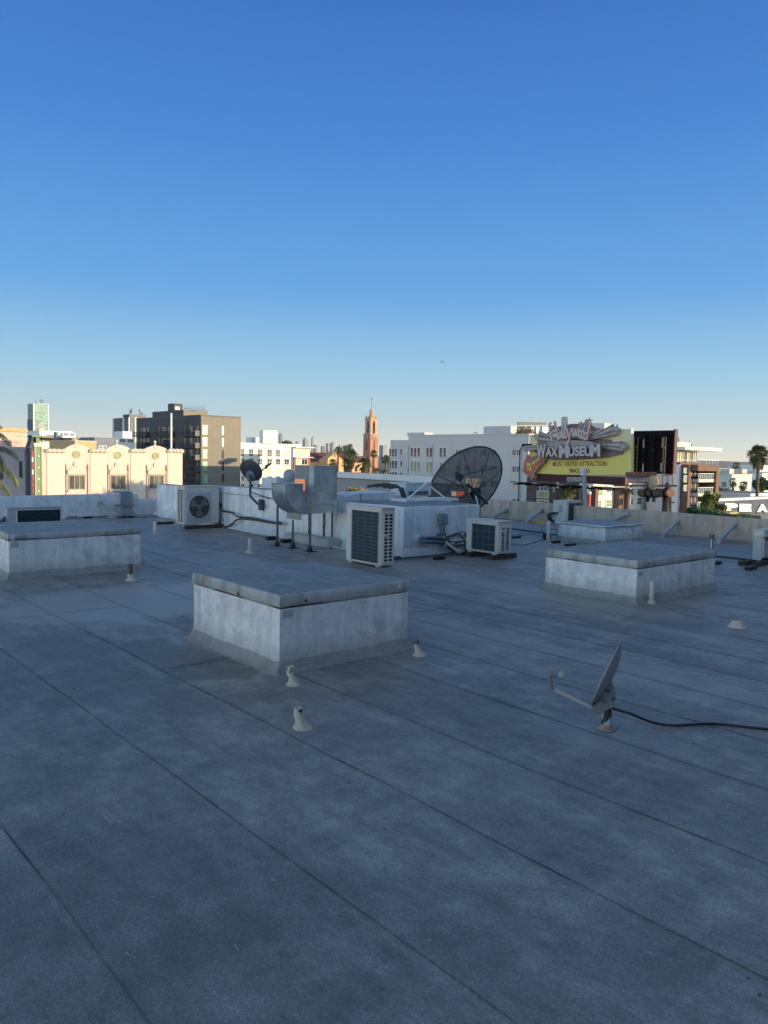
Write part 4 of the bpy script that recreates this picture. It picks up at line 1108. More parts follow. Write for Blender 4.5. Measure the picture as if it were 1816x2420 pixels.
# mushroom vent and box far left of duct
C = Yd(*c8(440, 375), 19.0); C.z = 0; zt = hz(C, c8(0, 300)[1]); lb = ext(C, B, c8(690, 0)[0])
t = thing('hooded_roof_vent', 'white box vent with a round hood behind the galvanised elbow', 'roof vent', C)
mb = MB(); mb.obox(C, A * .7, B * lb, Z * zt); mb.build('box', WHITEM, t, bevel=.01)
mb = MB(); q = Yd(*c8(615, 255), 19.2); mb.lathe(q, V((0, -1, .15)), [(0, -.25), (.13, -.25), (.15, .0), (.11, .03), (.0, .04)], 20); mb.build('hood', DISHG, t, smooth=True)
# white capped pole by the right parapet
C = W(al(1395) + .0, RPB + .45, 0)
p0 = Yd(1396, 1240, C.y); p1 = Yd(1380, 1112, C.y)
t = thing('vent_stack', 'tall leaning pale vent stack with a white cap in front of the billboard', 'vent stack', p0)
mb = MB(); mb.tube([p0 - Z * 1.0, p1], .06, 14); mb.build('pipe', mat('stack_metal', (.34, .33, .31), .6, streak=.5), t, smooth=True)
mb = MB(); mb.lathe(p1 - Z * .12, (p1 - p0), [(.0, 0), (.085, 0), (.09, .02), (.09, .16), (.05, .2), (0, .2)], 16); mb.build('cap', mat('cap_white', (.6, .58, .52), .7, streak=.3), t, smooth=True)
# ------------------------------------------------------------- city
def lin_(r, g, b): return lin((r, g, b))
ASPH = mat('street_asphalt', (.06, .06, .062), .9, var=.3, scale=.05)
mb = MB(); n = 48
vs = [V((0, 0, GZ))] + [V((math.cos(2 * math.pi * k / n) * 9500, math.sin(2 * math.pi * k / n) * 9500, GZ)) for k in range(n)]
mb.add(vs, [(0, 1 + k, 1 + (k + 1) % n) for k in range(n)])
tag(mb.build('ground', mat('city_ground', (.12, .115, .10), .95, var=.35, scale=.01)), None, None, kind='structure')
# streets of the grid
mb = MB()
for (a, b, la, lb) in ((LPA + 4, -200, 18, 900), (-200, RPB + 5, 900, 16)): mb.obox(W(a, b, GZ + .0), A * la, B * lb, Z * .02)
tag(mb.build('road', ASPH), None, None, kind='structure')
# distant hills on the right
mb = MB(); vs = []; n = 60
for i in range(n + 1):
    a_ = rad(-60 + 130 * i / n); r_ = 9000
    hgt = 20 + 55 * max(0, noise.noise(V((i * .13, 1, 0))) + .35) + 25 * noise.noise(V((i * .6, 2, 0)))
    if -20 < -60 + 130 * i / n < 5: hgt *= .35
    for (k, hh) in ((0, 0), (.5, .6), (1, 1), (1.6, 0)):
        vs.append(V((math.sin(a_) * (r_ - 600 + 600 * k), math.cos(a_) * (r_ - 600 + 600 * k), GZ + max(3, hgt) * hh)))
mb.add(vs, [(i * 4 + k, i * 4 + k + 1, (i + 1) * 4 + k + 1, (i + 1) * 4 + k) for i in range(n) for k in range(3)])
tag(mb.build('hills', mat('hill_scrub', (.12, .11, .08), .95), smooth=True, angle=80), None, None, kind='structure')

ROOFG = mat('gravel_roof', (.17, .165, .155), .9, var=.25, scale=.3)
class Bld: pass
def bld(name, label, cpx, top, depth, lpx, rpx, m, cat='building', group=None, la=None, lb=None, z0=None, cap=None, roofm=None):
    b = Bld(); C = Yd(cpx, top, depth); zt = C.z; C = V((C.x, C.y, GZ if z0 is None else z0))
    b.la = la or ext(C + Z * (zt - C.z), A, lpx); b.lb = lb or ext(C + Z * (zt - C.z), B, rpx)
    b.C = C; b.zt = zt; b.t = thing(name, label, cat, C, group)
    mb = MB(); mb.obox(C, A * b.la, B * b.lb, Z * (zt - C.z)); b.wall = mb.build('wall', m, b.t)
    b.N = Fr(C, A, -B); b.Wf = Fr(C, B, -A); b.sub = []
    mb = MB(); mb.obox(V((C.x, C.y, zt + .02)) - A * .08 - B * .08, A * (b.la + .16), B * (b.lb + .16), Z * .28); mb.build('coping', cap or m, b.t)
    if b.la > .9 and b.lb > .9: mb = MB(); mb.obox(V((C.x, C.y, zt + .26)) + A * .22 + B * .22, A * (b.la - .44), B * (b.lb - .44), Z * .06); mb.build('roof', ROOFG, b.t)
    return b
def sub(b, name, cpx, top, depth, lpx, rpx, m, la=None, lb=None, z0=None):
    C = Yd(cpx, top, depth); zt = C.z; q = V((C.x, C.y, b.zt + .3 if z0 is None else z0))
    la = la or ext(C, A, lpx); lb = lb or ext(C, B, rpx)
    mb = MB(); mb.obox(q, A * la, B * lb, Z * (zt - q.z)); o = mb.build(name, m, b.t)
    return q, la, lb, zt
WC = {}
def window(b, fr, x0, y0, x1, y1, pane, frame, nx=1, ny=1, fw=.09, dz=None, raw=None, split=None, dep=.10):
    if raw: s0, s1, z0, z1 = raw
    else:
        ym = (y0 + y1) / 2; xm = (x0 + x1) / 2
        s0 = fr.at(x0, ym)[0]; s1 = fr.at(x1, ym)[0]; z0 = fr.at(xm, y1)[1]; z1 = fr.at(xm, y0)[1]
    if s0 > s1: s0, s1 = s1, s0
    w_, h_ = s1 - s0, z1 - z0
    sg = 1 if (Z.cross(fr.D)).dot(fr.N) > 0 else -1
    key = (round(w_, 1), round(h_, 1), nx, ny, sg, pane.name, frame.name, fw)
    if key not in WC:
        w_, h_ = key[0], key[1]
        f0 = Fr(V((0, 0, 0)), V((1, 0, 0)), V((0, sg, 0)))
        mb = MB()
        mb.fbox(f0, -fw, 0, -fw, h_ + fw, -.02, dep); mb.fbox(f0, w_, w_ + fw, -fw, h_ + fw, -.02, dep)
        mb.fbox(f0, 0, w_, h_, h_ + fw, -.02, dep); mb.fbox(f0, 0, w_, -fw, 0, -.02, dep + .05)
        mu = fw * .6
        for i in range(1, nx): x = w_ * i / nx; mb.fbox(f0, x - mu / 2, x + mu / 2, 0, h_, .0, dep * .8)
        for j in range(1, ny):
            z = h_ * (split if (split and ny == 2) else j / ny); mb.fbox(f0, 0, w_, z - mu / 2, z + mu / 2, .0, dep * .7)
        fo = mb.build('frame', frame)
        mb = MB(); mb.fbox(f0, 0, w_, 0, h_, -.02, .02); po = mb.build('window', pane)
        WC[key] = (fo.data, po.data)
        bpy.data.objects.remove(fo); bpy.data.objects.remove(po)
    fd, pdt = WC[key]
    o = bpy.data.objects.new('window', pdt); COL.objects.link(o); o.parent = b.t
    p = fr.P(s0, z0, 0); o.location = p - ORG[b.t]; o.rotation_euler = (0, 0, math.atan2(fr.D.y, fr.D.x))
    f_ = bpy.data.objects.new('frame', fd); COL.objects.link(f_); f_.parent = o
    return o
def wins(b, fr, cf_, cols, rows, pane, frame, xref=None, **k):
    """columns of (x0,x1), rows of (y0,y1) read at column xref; heights stay level along the wall"""
    for r in rows:
        y0, y1 = r[0], r[1]; xr = xref if xref is not None else cols[0][0]
        px, py = cf_(xr, y0); z1 = fr.at(px, py)[1]; px, py = cf_(xr, y1); z0 = fr.at(px, py)[1]
        for c in cols:
            s0 = fr.at(*cf_(c[0], (y0 + y1) / 2))[0]; s1 = fr.at(*cf_(c[1], (y0 + y1) / 2))[0]
            pn = pane(c, r) if callable(pane) else pane
            window(b, fr, 0, 0, 0, 0, pn, frame, raw=(min(s0, s1), max(s0, s1), z0, z1), **k)

G_DK = glass('glass_dark', (.02, .026, .034)); G_MID = glass('glass_mid', (.05, .06, .07), curtain=(.14, .13, .105))
G_YEL = glass('glass_yellow', (.26, .24, .11), .3, curtain=(.34, .31, .15)); G_GRN = glass('glass_green', (.16, .28, .19), .2, curtain=(.30, .40, .24))
G_RED = glass('glass_red', (.20, .04, .038), .3, curtain=(.12, .03, .03)); G_ORG = glass('blind_orange', (.55, .36, .17), .5)
FRW = mat('frame_white', (.62, .61, .58), .6, var=.05); FRD = mat('frame_dark', (.03, .03, .033), .5); FRT = mat('frame_tan', (.25, .22, .16), .6)

# ---- pink cinema-like facade, lit by the sun
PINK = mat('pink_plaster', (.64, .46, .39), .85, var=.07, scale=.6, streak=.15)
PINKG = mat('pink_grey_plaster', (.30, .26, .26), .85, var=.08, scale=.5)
CREAM = mat('cream_flute', (.65, .55, .44), .8, var=.06)
GREENP = mat('green_pylon', (.16, .24, .11), .7, var=.1); ORN = mat('ornament', (.55, .47, .38), .8, var=.15, scale=4)
ORND = mat('ornament_dark', (.16, .12, .11), .8); REDS = mat('sign_red', (.33, .05, .045), .6); WHT = mat('plain_white', (.66, .65, .62), .7, var=.06)
b = Bld(); dP = 92.0
C = Yd(*c1(228, 575), dP); b.zt = C.z; C.z = GZ; b.C = C
b.t = thing('art_deco_building', 'pink art deco building with three curved gables and cream fluted panels', 'building', C)
b.N = Fr(C, A, -B); b.Wf = Fr(C, B, -A); fr = b.Wf
sE = fr.at(*c1(1543, 700))[0]; laP = ext(C, A, -160)
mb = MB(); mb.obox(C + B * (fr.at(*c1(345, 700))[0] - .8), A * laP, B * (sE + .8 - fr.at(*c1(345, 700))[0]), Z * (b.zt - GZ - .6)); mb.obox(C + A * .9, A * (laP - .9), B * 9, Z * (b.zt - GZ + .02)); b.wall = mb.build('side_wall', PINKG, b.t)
sw = Fr(C, A, -B); b.N = sw
# front wall with curved gables as one outline
def fz(x, y): return fr.at(*c1(x, y))
outline = []
zbase = GZ; ztop = fz(800, 603)[1]
outline.append((fz(345, 0)[0], zbase)); outline.append((fz(345, 600)[0], ztop))
for (xc, xl, xr, yp, ys) in ((640, 540, 757, 541, 590), (990, 897, 1105, 545, 590), (1313, 1222, 1415, 553, 592)):
    s_l = fz(xl, 600)[0]; s_r = fz(xr, 600)[0]; zp = fz(xc, yp)[1]; zs_ = fz(xc, ys - 8)[1]
    outline.append((s_l, ztop)); n = 12
    for k in range(n + 1): 
        q = k / n; outline.append((s_l + (s_r - s_l) * q, zs_ + (zp - zs_) * math.sin(math.pi * q) ** .8))
    outline.append((s_r, ztop))
outline.append((sE, ztop)); outline.append((sE, zbase))
o2_ = []
for p_ in outline:
    if not o2_ or (abs(p_[0] - o2_[-1][0]) + abs(p_[1] - o2_[-1][1])) > .01: o2_.append(p_)
mb = MB(); mb.fprism(fr, o2_, .0, .5); mb.build('front_wall', PINK, b.t)
for (x0, x1) in ((385, 540), (757, 897), (1100, 1225), (1417, 1538)):
    s0, s1 = fz(x0, 700)[0], fz(x1, 700)[0]; zt_ = fz(x0, 612)[1]
    mb = MB(); mb.fbox(fr, s0, s1, GZ, zt_, .5, .58); nf = 9
    for k in range(nf): a_ = s0 + (s1 - s0) * (k + .28) / nf; mb.fbox(fr, a_, a_ + (s1 - s0) / nf * .6, GZ, zt_ - .01, .58, .615)
    mb.build('fluted_panel', CREAM, b.t)
    mb = MB(); zc = fz(x0, 594)[1]; L_ = s1 - s0       # cluster of cast ornament under the eave
    for k in range(4):
        a_ = s0 + L_ * (.12 + .25 * k); mb.lathe(fr.P(a_, zc, .75), fr.D + Z * .15, [(0, -.35), (.18, -.3), (.30, 0), (.12, .35), (0, .5)], 10)
        mb.lathe(fr.P(a_, zc + .2, .55), Z, [(.12, -.3), (.15, -.1), (.06, .05), (0, .12)], 10)
    mb.fbox(fr, s0 - .15, s1 + .15, zt_ + .02, zt_ + .3, .5, .8); mb.build('cornice_ornament', ORN, b.t, smooth=True)
for (xc, yc) in ((640, 627), (990, 634), (1313, 640)):
    s, z = fz(xc, yc); mb = MB(); r_ = 29 / 3.609 / F * dP * 1.15
    mb.lathe(fr.P(s, z, .5), fr.N, [(r_, 0), (r_, .12), (r_ * .82, .12), (r_ * .78, .03), (0, .03)], 24)
    for k in range(-3, 4): mb.fbox(fr, s - r_ * .75, s + r_ * .75, z + k * r_ * .24 - .02, z + k * r_ * .24 + .02, .53, .6)
    mb.build('medallion', mat('grille_green', (.35, .34, .20), .8), b.t)
for (xc, yc) in ((638, 541), (988, 545), (1315, 552)):
    s, z = fz(xc, yc); mb = MB()
    mb.lathe(fr.P(s, z - .35, .25), Z, [(.42, 0), (.34, .25), (.13, .45), (.10, .62), (.2, .78), (.16, .9), (.06, 1.0), (0, 1.08)], 12); mb.build('finial', ORN, b.t, smooth=True)
for i, (xl, xr, ytop, ybot) in enumerate(((580, 706, 808, 920), (935, 1052, 808, 917), (1262, 1378, 808, 912))):
    s0, z0 = fz(xl, ybot); s1, z1 = fz(xr, ytop)
    frw = Fr(C + fr.N * .5, B, -A)
    window(b, frw, 0, 0, 0, 0, G_MID if i else G_MID, FRT, raw=(s0, s1, z0, z1), nx=3, fw=.16)
    mb = MB(); sm = (s0 + s1) / 2; w_ = s1 - s0; hz1 = z1 + .2
    mb.fbox(fr, s0 - .25, s1 + .25, hz1, hz1 + .45, .5, .72)
    mb.fprism(fr, [(s0 - .25, hz1 + .47), (s1 + .25, hz1 + .47), (sm + .3, hz1 + 1.15), (sm - .3, hz1 + 1.15)], .5, .68)
    mb.lathe(fr.P(sm, hz1 + 1.2, .5), fr.N, [(.42, 0), (.42, .2), (.2, .26), (0, .2)], 16)
    mb.fbox(fr, s0 - .2, s1 + .2, z0 - .35, z0 - .12, .5, .7)
    mb.build('pediment', ORN, b.t)
    for s_ in (s0 - .42, s1 + .42):
        mb = MB(); mb.tube([fr.P(s_, GZ + 4, .62), fr.P(s_, hz1 + .9, .62)], .05, 6); mb.lathe(fr.P(s_, hz1 + .4, .62), Z, [(.0, -.1), (.13, .1), (.07, .3), (.1, .45), (0, 1.0)], 8)
        mb.build('colonnette', mat('ornament_brown', (.30, .22, .18), .8), b.t, smooth=True)
# green pylon
s0, s1 = fz(272, 700)[0], fz(338, 700)[0]; zt_ = fz(305, 562)[1]
mb = MB(); mb.fbox(fr, s0, s1, GZ, zt_, -.4, 1.0); mb.build('pylon', GREENP, b.t)
mb = MB()
for f_ in (.0, .09, .86, .95): mb.fbox(fr, s0 + (s1 - s0) * f_, s0 + (s1 - s0) * (f_ + .05), GZ, zt_, 1.0, 1.12)
mb.fbox(fr, s0 - .2, s1 + .2, zt_ + .01, zt_ + .45, -.5, 1.25); mb.build('pylon_trim', CREAM, b.t)
mb = MB(); zc = fz(305, 482)[1]; mb.fbox(fr, s0 + .25, s1 - .3, zt_ + .46, zc, -.3, .9); mb.fbox(fr, s0 - .3, s1 + .1, zc + .01, zc + .25, -.6, 1.2); mb.build('pylon_cap', GREENP, b.t)
mb = MB()
for y in (640, 738, 836, 937): s, z = fz(306, y); mb.lathe(fr.P(s, z, 1.0), fr.N, [(.13, 0), (.1, .08), (0, .1)], 8)
mb.build('pylon_stud', WHT, b.t)
# vertical blade sign, seen nearly edge on
s_ = fz(232, 700)[0]; s2_ = fz(262, 700)[0]; z0, z1 = GZ + 5, fz(250, 568)[1]
t = thing('blade_sign', 'tall dark vertical blade sign with red letter shapes beside the green pylon', 'sign', fr.P(s_, GZ + 5, .5))
mb = MB(); mb.fbox(fr, s_, s2_, z0, z1, -.3, 1.3); mb.build('sign_box', mat('sign_black', (.02, .022, .04), .6), t)
mb = MB(); mb.fprism(fr, [(s_ - .1, z1 + .02), (s2_ + .1, z1 + .02), (s2_ - .2, z1 + 1.4), (s_ + .3, z1 + 1.2)], -.3, 1.3); mb.build('sign_crown', mat('sign_black', (.02, .022, .04)), t)
hL = (fz(250, 590)[1] - fz(250, 960)[1]) / 7
for k in range(7):
    mb = MB(); zc = fz(250, 590)[1] - hL * (k + .5); a0 = s_ + (s2_ - s_) * .42; a1 = s2_ - .1
    mb.fbox(fr, a0, a1, zc + hL * .30, zc + hL * .42, 1.3, 1.36)
    if k % 3 != 1: mb.fbox(fr, a0, a1, zc - .06, zc + .08, 1.3, 1.36)
    mb.fbox(fr, a0, a1, zc - hL * .42, zc - hL * .3, 1.3, 1.36); mb.fbox(fr, (a0, a1 - .15)[k % 2], (a0 + .15, a1)[k % 2], zc - hL * .3, zc + hL * .30, 1.3, 1.355)
    mb.build('letter', REDS if k % 2 == 0 or k > 4 else WHT, t)
for (x0, x1, y0, y1) in ((172, 192, 685, 820), (-10, 26, 670, 835)):
    window(b, sw, *c1(x0, y0), *c1(x1, y1), G_DK, FRD, fw=.05)
mb = MB(); s, z = sw.at(*c1(0, 576)); mb.fbox(sw, .1, laP, b.zt - .25, b.zt + .15, .0, .12); mb.build('coping', PINKG, b.t)
# pale flagpole on its roof
p = fr.P(fz(1503, 600)[0], 0, -1.5); z0 = ztop - .3; q1 = Yd(*c1(1503, 276), p.y)
t = thing('roof_pole', 'pale vertical pole on the pink building in front of the dark apartments', 'pole', V((p.x, p.y, z0)))
mb = MB(); mb.tube([V((p.x, p.y, z0)), V((p.x, p.y, q1.z))], .13, 10); mb.build('shaft', WHT, t, smooth=True)
mb = MB(); mb.lathe(V((p.x, p.y, z0)), Z, [(.5, -.1), (.5, .25), (.2, .3), (0, .3)], 10); mb.build('base', ORN, t)

# ---- dark apartment block
DG = mat('dark_render', (.050, .052, .058), .7, var=.1, scale=.3)
m_, nt_, b_, oc_ = start('tan_panels')
def dotn(v):
    n = nt_.nodes.new('ShaderNodeVectorMath'); n.operation = 'DOT_PRODUCT'; nt_.links.new(oc_, n.inputs[0]); n.inputs[1].default_value = v; return n.outputs['Value']
bb_ = math_(nt_, 'FRACT', math_(nt_, 'DIVIDE', dotn(B), 1.5)); zz_ = math_(nt_, 'FRACT', math_(nt_, 'DIVIDE', dotn(Z), 3.02))
ln = math_(nt_, 'MAXIMUM', math_(nt_, 'LESS_THAN', bb_, .05), math_(nt_, 'LESS_THAN', zz_, .025))
nzz = noise_(nt_, oc_, .5, 3)
nt_.links.new(mixc(nt_, math_(nt_, 'MULTIPLY', ln, .3), mixc(nt_, nzz, (.165, .14, .105), (.20, .17, .13)), (.08, .07, .055)), b_.inputs['Base Color']); b_.inputs['Roughness'].default_value = .7
TAN = m_
b = bld('apartment_building', 'dark grey apartment block with balconies and a tan sunlit side', *c2(847, 226), 185, c2(296, 0)[0], c2(1188, 0)[0], DG, cap=mat('dark_coping', (.09, .085, .08), .6))
mb = MB(); mb.fbox(b.Wf, .02, b.lb + .02, GZ, b.zt - .05, .0, .12); mb.build('cladding', TAN, b.t)
wf = Fr(b.C - A * .12, B, -A)
rows5 = [(305, 383), (408, 486), (513, 590), (617, 694), (720, 797)]
for i, r in enumerate(rows5): wins(b, wf, c2, [(862, 905)], [r], (G_YEL, G_GRN, G_GRN, G_GRN, G_GRN)[i], FRT, fw=.1)
for i, r in enumerate([(312, 390), (415, 490), (518, 592), (620, 692), (722, 792)]): wins(b, wf, c2, [(1026, 1044)], [r], (G_YEL, G_YEL, G_MID, G_DK, G_DK)[i], FRT, fw=.06)
colsets = [(303, 318), (325, 345), (350, 383), (390, 410), (485, 505), (512, 558), (566, 590), (597, 622), (704, 722), (732, 744), (750, 783), (790, 802), (810, 836)]
rws = [(312, 388), (412, 490), (513, 590), (616, 694), (716, 792)]
rp_ = random.Random(3)
wins(b, b.N, c2, colsets, rws, lambda c, r: rp_.choice([G_DK, G_DK, G_MID, G_MID]), FRD, xref=780, fw=.09, nx=1, ny=2)
for (x0, x1) in ((298, 415), (478, 628), (698, 842)):
    for (y0, y1) in rws:
        px, py = c2(780, y1); z0 = b.N.at(px, py)[1] - .15
        s0 = b.N.at(*c2(x0, y1))[0]; s1 = b.N.at(*c2(x1, y1))[0]; s0, s1 = min(s0, s1), max(s0, s1)
        mb = MB(); mb.fbox(b.N, s0, s1, z0 - .2, z0, 0, 1.3)
        k = s0
        while k < s1: mb.fbox(b.N, k, k + .05, z0, z0 + 1.1, 1.25, 1.3); k += .28
        mb.fbox(b.N, s0, s1, z0 + 1.1, z0 + 1.17, 1.22, 1.32); mb.fbox(b.N, s0, s0 + .06, z0, z0 + 1.1, 0, 1.25); mb.build('balcony', FRD, b.t)
sub(b, 'penthouse', *c2(697, 175), 192, c2(434, 0)[0], c2(905, 0)[0], DG)
mb = MB(); q = Yd(*c2(697, 175), 192); fpw = Fr(V((q.x, q.y, 0)), B, -A); mb.fbox(fpw, .05, ext(q, B, c2(905, 0)[0]), b.zt + .3, q.z - .05, 0, .1); mb.build('penthouse_cladding', TAN, b.t)
q, la_, lb_, zt_ = sub(b, 'lift_housing', *c2(618, 119), 196, c2(567, 0)[0], c2(693, 0)[0], DG, z0=Yd(*c2(618, 176), 192).z)
mb = MB(); fq = Fr(q, B, -A); mb.fbox(fq, .3, lb_ * .62, q.z + .3, zt_ - .8, 0, .15); mb.build('lit_panel', WHT, b.t)
mb = MB()
for k in range(12): p = Yd(*c2(705 + 16 * k, 172), 193); mb.tube([p - Z * .3, p + Z * .9], .04, 5)
mb.tube([Yd(*c2(705, 163), 193), Yd(*c2(900, 178), 195)], .04, 5); mb.build('roof_railing', FRD, b.t)

# ---- older tower with striped panels and antennas
STR_D = mat('panel_dark', (.045, .05, .058), .5, var=.25, scale=.4)
b = bld('office_tower', 'older office tower with striped dark panels, white fins and rooftop dishes', *c2(245, 246), 330, c2(103, 0)[0], c2(300, 0)[0], STR_D, cap=STR_D)
for x, f_ in ((105, 'N'), (193, 'N'), (240, 'N'), (288, 'W')):
    fr_ = b.N if f_ == 'N' else b.Wf; s = fr_.at(*c2(x, 300))[0]; mb = MB(); mb.fbox(fr_, s - .4, s + .5, GZ, b.zt + .4, 0, .5); mb.build('fin', WHT, b.t)
for k in range(14):
    s = b.N.at(*c2(112 + 9 * k, 300))[0]; mb = MB(); mb.fbox(b.N, s - .25, s + .25, b.N.at(*c2(150, 362))[1], b.zt - .2, 0, .22); mb.build('panel_rib', mat('rib_grey', (.15, .155, .16), .6), b.t)
C_, la_, lb_, zt_ = sub(b, 'roof_house', *c2(235, 212), 333, c2(183, 0)[0], c2(382, 0)[0], STR_D)
b3 = bld('white_annex', 'small white flat roofed building below the striped office tower', *c2(181, 364), 300, c2(106, 0)[0], c2(262, 0)[0], WHT)
for (x, y, r_, lab) in ((252, 182, 1.5, 'largest white dish aimed up on the office tower roof'), (345, 210, .8, 'small white dish at the right of the office tower roof')):
    p = Yd(*c2(x, y), 330); base = V((p.x, p.y, zt_)); t = thing('rooftop_antenna', lab, 'antenna', base)
    mb = MB(); paraboloid(mb, p, V((-.5, -.8, .5)), r_ * .9, r_, r_ * .3, Z, .1, 20, 4); mb.build('dish', WHT, t, smooth=True)
    mb = MB(); mb.tube([base, p], .35, 8); mb.tube([p, p + V((-.5, -.8, .5)) * r_ * .9], .12, 5); mb.build('mount', DMET, t)
t = thing('radio_mast', 'thin lattice mast on the office tower roof', 'mast', Yd(*c2(325, 215), 330))
mb = MB(); mb.tube([Yd(*c2(325, 215), 330), Yd(*c2(325, 168), 330)], .15, 5); mb.tube([Yd(*c2(318, 185), 330), Yd(*c2(333, 185), 330)], .1, 5); mb.build('pole', DMET, t)

# ---- green glass tower on the left
m_, nt_, b_, oc_ = start('curtain_glass')
nz = noise_(nt_, oc_, .05, 4, .7); nz2 = noise_(nt_, oc_, .25, 3, .6, (1, 1, 1.5))
c_ = mixc(nt_, ramp(nt_, nz2, .4, .6), (.015, .075, .065), (.05, .17, .14)); nt_.links.new(c_, b_.inputs['Base Color']); b_.inputs['Roughness'].default_value = .25; b_.inputs['Metallic'].default_value = .1
GLT = m_
b = bld('glass_tower', 'tall green glass office tower with a large pale mural at the far left', *c1(281, 193), 720, c1(235, 0)[0], c1(413, 0)[0], GLT, cap=WHT)
mb = MB()
for k in range(30): z = b.zt - 3 - 3.9 * k; mb.fbox(b.Wf, 0, b.lb, z, z + .95, 0, .25)
mb.build('floor_bands', mat('band_green', (.25, .33, .27), .6), b.t)
for s in (0, b.lb - .9): mb = MB(); mb.fbox(b.Wf, s, s + .9, GZ, b.zt + .3, 0, .6); mb.build('corner_fin', WHT, b.t)
mb = MB(); mb.fbox(b.N, 0, b.la, GZ, b.N.at(*c1(250, 328))[1], 0, .5); mb.build('dark_base', mat('blue_panel', (.04, .06, .10), .5), b.t)
s0, z1 = b.Wf.at(*c1(320, 345)); s1, z0 = b.Wf.at(*c1(374, 425)); mb = MB(); mb.fbox(b.Wf, s0, s1, z0 - 6, z1, .3, .6); mb.build('mural', mat('mural_pale', (.34, .33, .32), .7, var=.5, scale=.15), b.t)
mb = MB(); mb.tube([Yd(*c1(305, 190), 720), Yd(*c1(305, 172), 720)], .3, 5); q = [Yd(*c1(x, y), 720) for x, y in ((345, 190), (342, 162), (362, 162), (362, 190))]; mb.tube(q, .3, 5); mb.build('roof_mast', DMET, b.t)

# ---- low buildings behind the pink facade
OCH = mat('ochre_wall', (.50, .33, .15), .8, var=.08); BEI = mat('beige_wall', (.50, .40, .31), .85, var=.08, scale=.3); GRYB = mat('slate_wall', (.16, .18, .21), .8, var=.06, scale=.3)
b = bld('ochre_roofed_building', 'beige building with an ochre roof band at the far left', *c1(-20, 412), 190, -60, c1(232, 0)[0], BEI, cap=BEI, la=20)
mb = MB(); mb.fbox(b.Wf, 0, b.lb, b.zt - .5, b.zt + .32, 0, .5); mb.build('roof_band', OCH, b.t)
wins(b, b.Wf, c1, [(135 + 22 * k, 150 + 22 * k) for k in range(4)], [(455, 490)], G_GRN, FRW, fw=.06)
b = bld('long_white_building', 'long white building with an overhanging roof slab behind the pink facade', *c1(338, 432), 240, c1(232, 0)[0], c1(618, 0)[0], WHT)
sub(b, 'roof_slab', *c1(345, 468), 236, c1(232, 0)[0], c1(682, 0)[0], mat('slab_brown', (.25, .19, .15), .7), z0=Yd(*c1(345, 484), 236).z)
wins(b, b.Wf, c1, [(345 + 20 * k, 361 + 20 * k) for k in range(16)], [(488, 520)], lambda c, r: rp_.choice([G_GRN, G_MID, G_YEL]), FRW, fw=.08)
sub(b, 'roof_cabin', *c1(480, 436), 232, c1(458, 0)[0], c1(497, 0)[0], GRYB, z0=Yd(*c1(480, 520), 232).z)
b = bld('slate_warehouse', 'plain slate blue windowless building left of the office tower', *c1(806, 489), 260, c1(660, 0)[0], c1(1120, 0)[0], GRYB)
b = bld('orange_trimmed_building', 'low building with a bright orange wall between the pink gables', *c1(645, 520), 150, c1(420, 0)[0], c1(822, 0)[0], OCH, cap=BEI)
b = bld('pink_cornice_building', 'small dusty pink block at the left beside the blade sign', *c1(100, 525), 130, 0, c1(192, 0)[0], mat('pink_band', (.42, .30, .28), .8))
# equipment on the low roofs
def unit(name, label, cf_, x0, y0, x1, y1, d, m, cat='air conditioner', grp=None, zb=None):
    p = Yd(*cf_(x0, y1), d); q = Yd(*cf_(x1, y0), d); w_ = (q.x - p.x) / B.x
    t = thing(name, label, cat, p, grp); h_ = q.z - p.z
    mb = MB(); mb.obox(p - Z * (.0 if zb is None else p.z - zb), B * w_, A * max(1.2, w_ * .6), Z * (h_ + (0 if zb is None else p.z - zb))); mb.build('cabinet', m, t)
    f_ = Fr(p, B, -A); mb = MB(); mb.fbox(f_, w_ * .1, w_ * .42, p.z + h_ * .2, p.z + h_ * .85, 0, .04); mb.fbox(f_, w_ * .55, w_ * .9, p.z + h_ * .2, p.z + h_ * .85, 0, .04); mb.build('louvre', GRYB, t)
    return t
unit('rooftop_unit', 'white packaged air unit between the first and second pink gables', c1, 845, 552, 895, 580, 140, WHT)
unit('rooftop_unit', 'white air unit with grey louvres on the long white building', c1, 535, 444, 616, 470, 238, WHT, zb=Yd(*c1(535, 484), 238).z)
unit('rooftop_unit', 'pale duct housing below the striped office tower', c1, 1010, 492, 1120, 530, 200, WHT, zb=Yd(*c1(1010, 640), 200).z)

# ---- white apartment block in the sun, centre left
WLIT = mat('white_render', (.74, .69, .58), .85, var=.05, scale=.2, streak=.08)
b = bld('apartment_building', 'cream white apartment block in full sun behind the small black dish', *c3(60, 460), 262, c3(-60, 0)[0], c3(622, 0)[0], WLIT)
cols = [(108, 133), (176, 210), (252, 288), (333, 370), (406, 440), (478, 515)]
wins(b, b.Wf, c3, cols, [(513, 572), (595, 640), (668, 712), (742, 778), (806, 850)], lambda c, r: rp_.choice([G_MID, G_MID, G_DK, G_YEL]), FRW, xref=345, nx=2, ny=2, fw=.16, split=.35)
sub(b, 'stair_house', *c3(298, 348), 268, c3(265, 0)[0], c3(417, 0)[0], WLIT)
sub(b, 'roof_box', *c3(190, 408), 275, c3(150, 0)[0], c3(265, 0)[0], WHT)
BRK = mat('brick_red', (.30, .11, .06), .85, var=.12, scale=.8)
b2 = bld('brick_wing', 'brick and glass corner wing at the right end of the cream block', *c3(556, 505), 256, c3(549, 0)[0], c3(694, 0)[0], WLIT, la=1.5)
mb = MB(); z1 = b2.Wf.at(*c3(600, 583))[1]; mb.fbox(b2.Wf, 0, b2.lb, GZ, z1, 0, .4); mb.build('brick_face', BRK, b2.t)
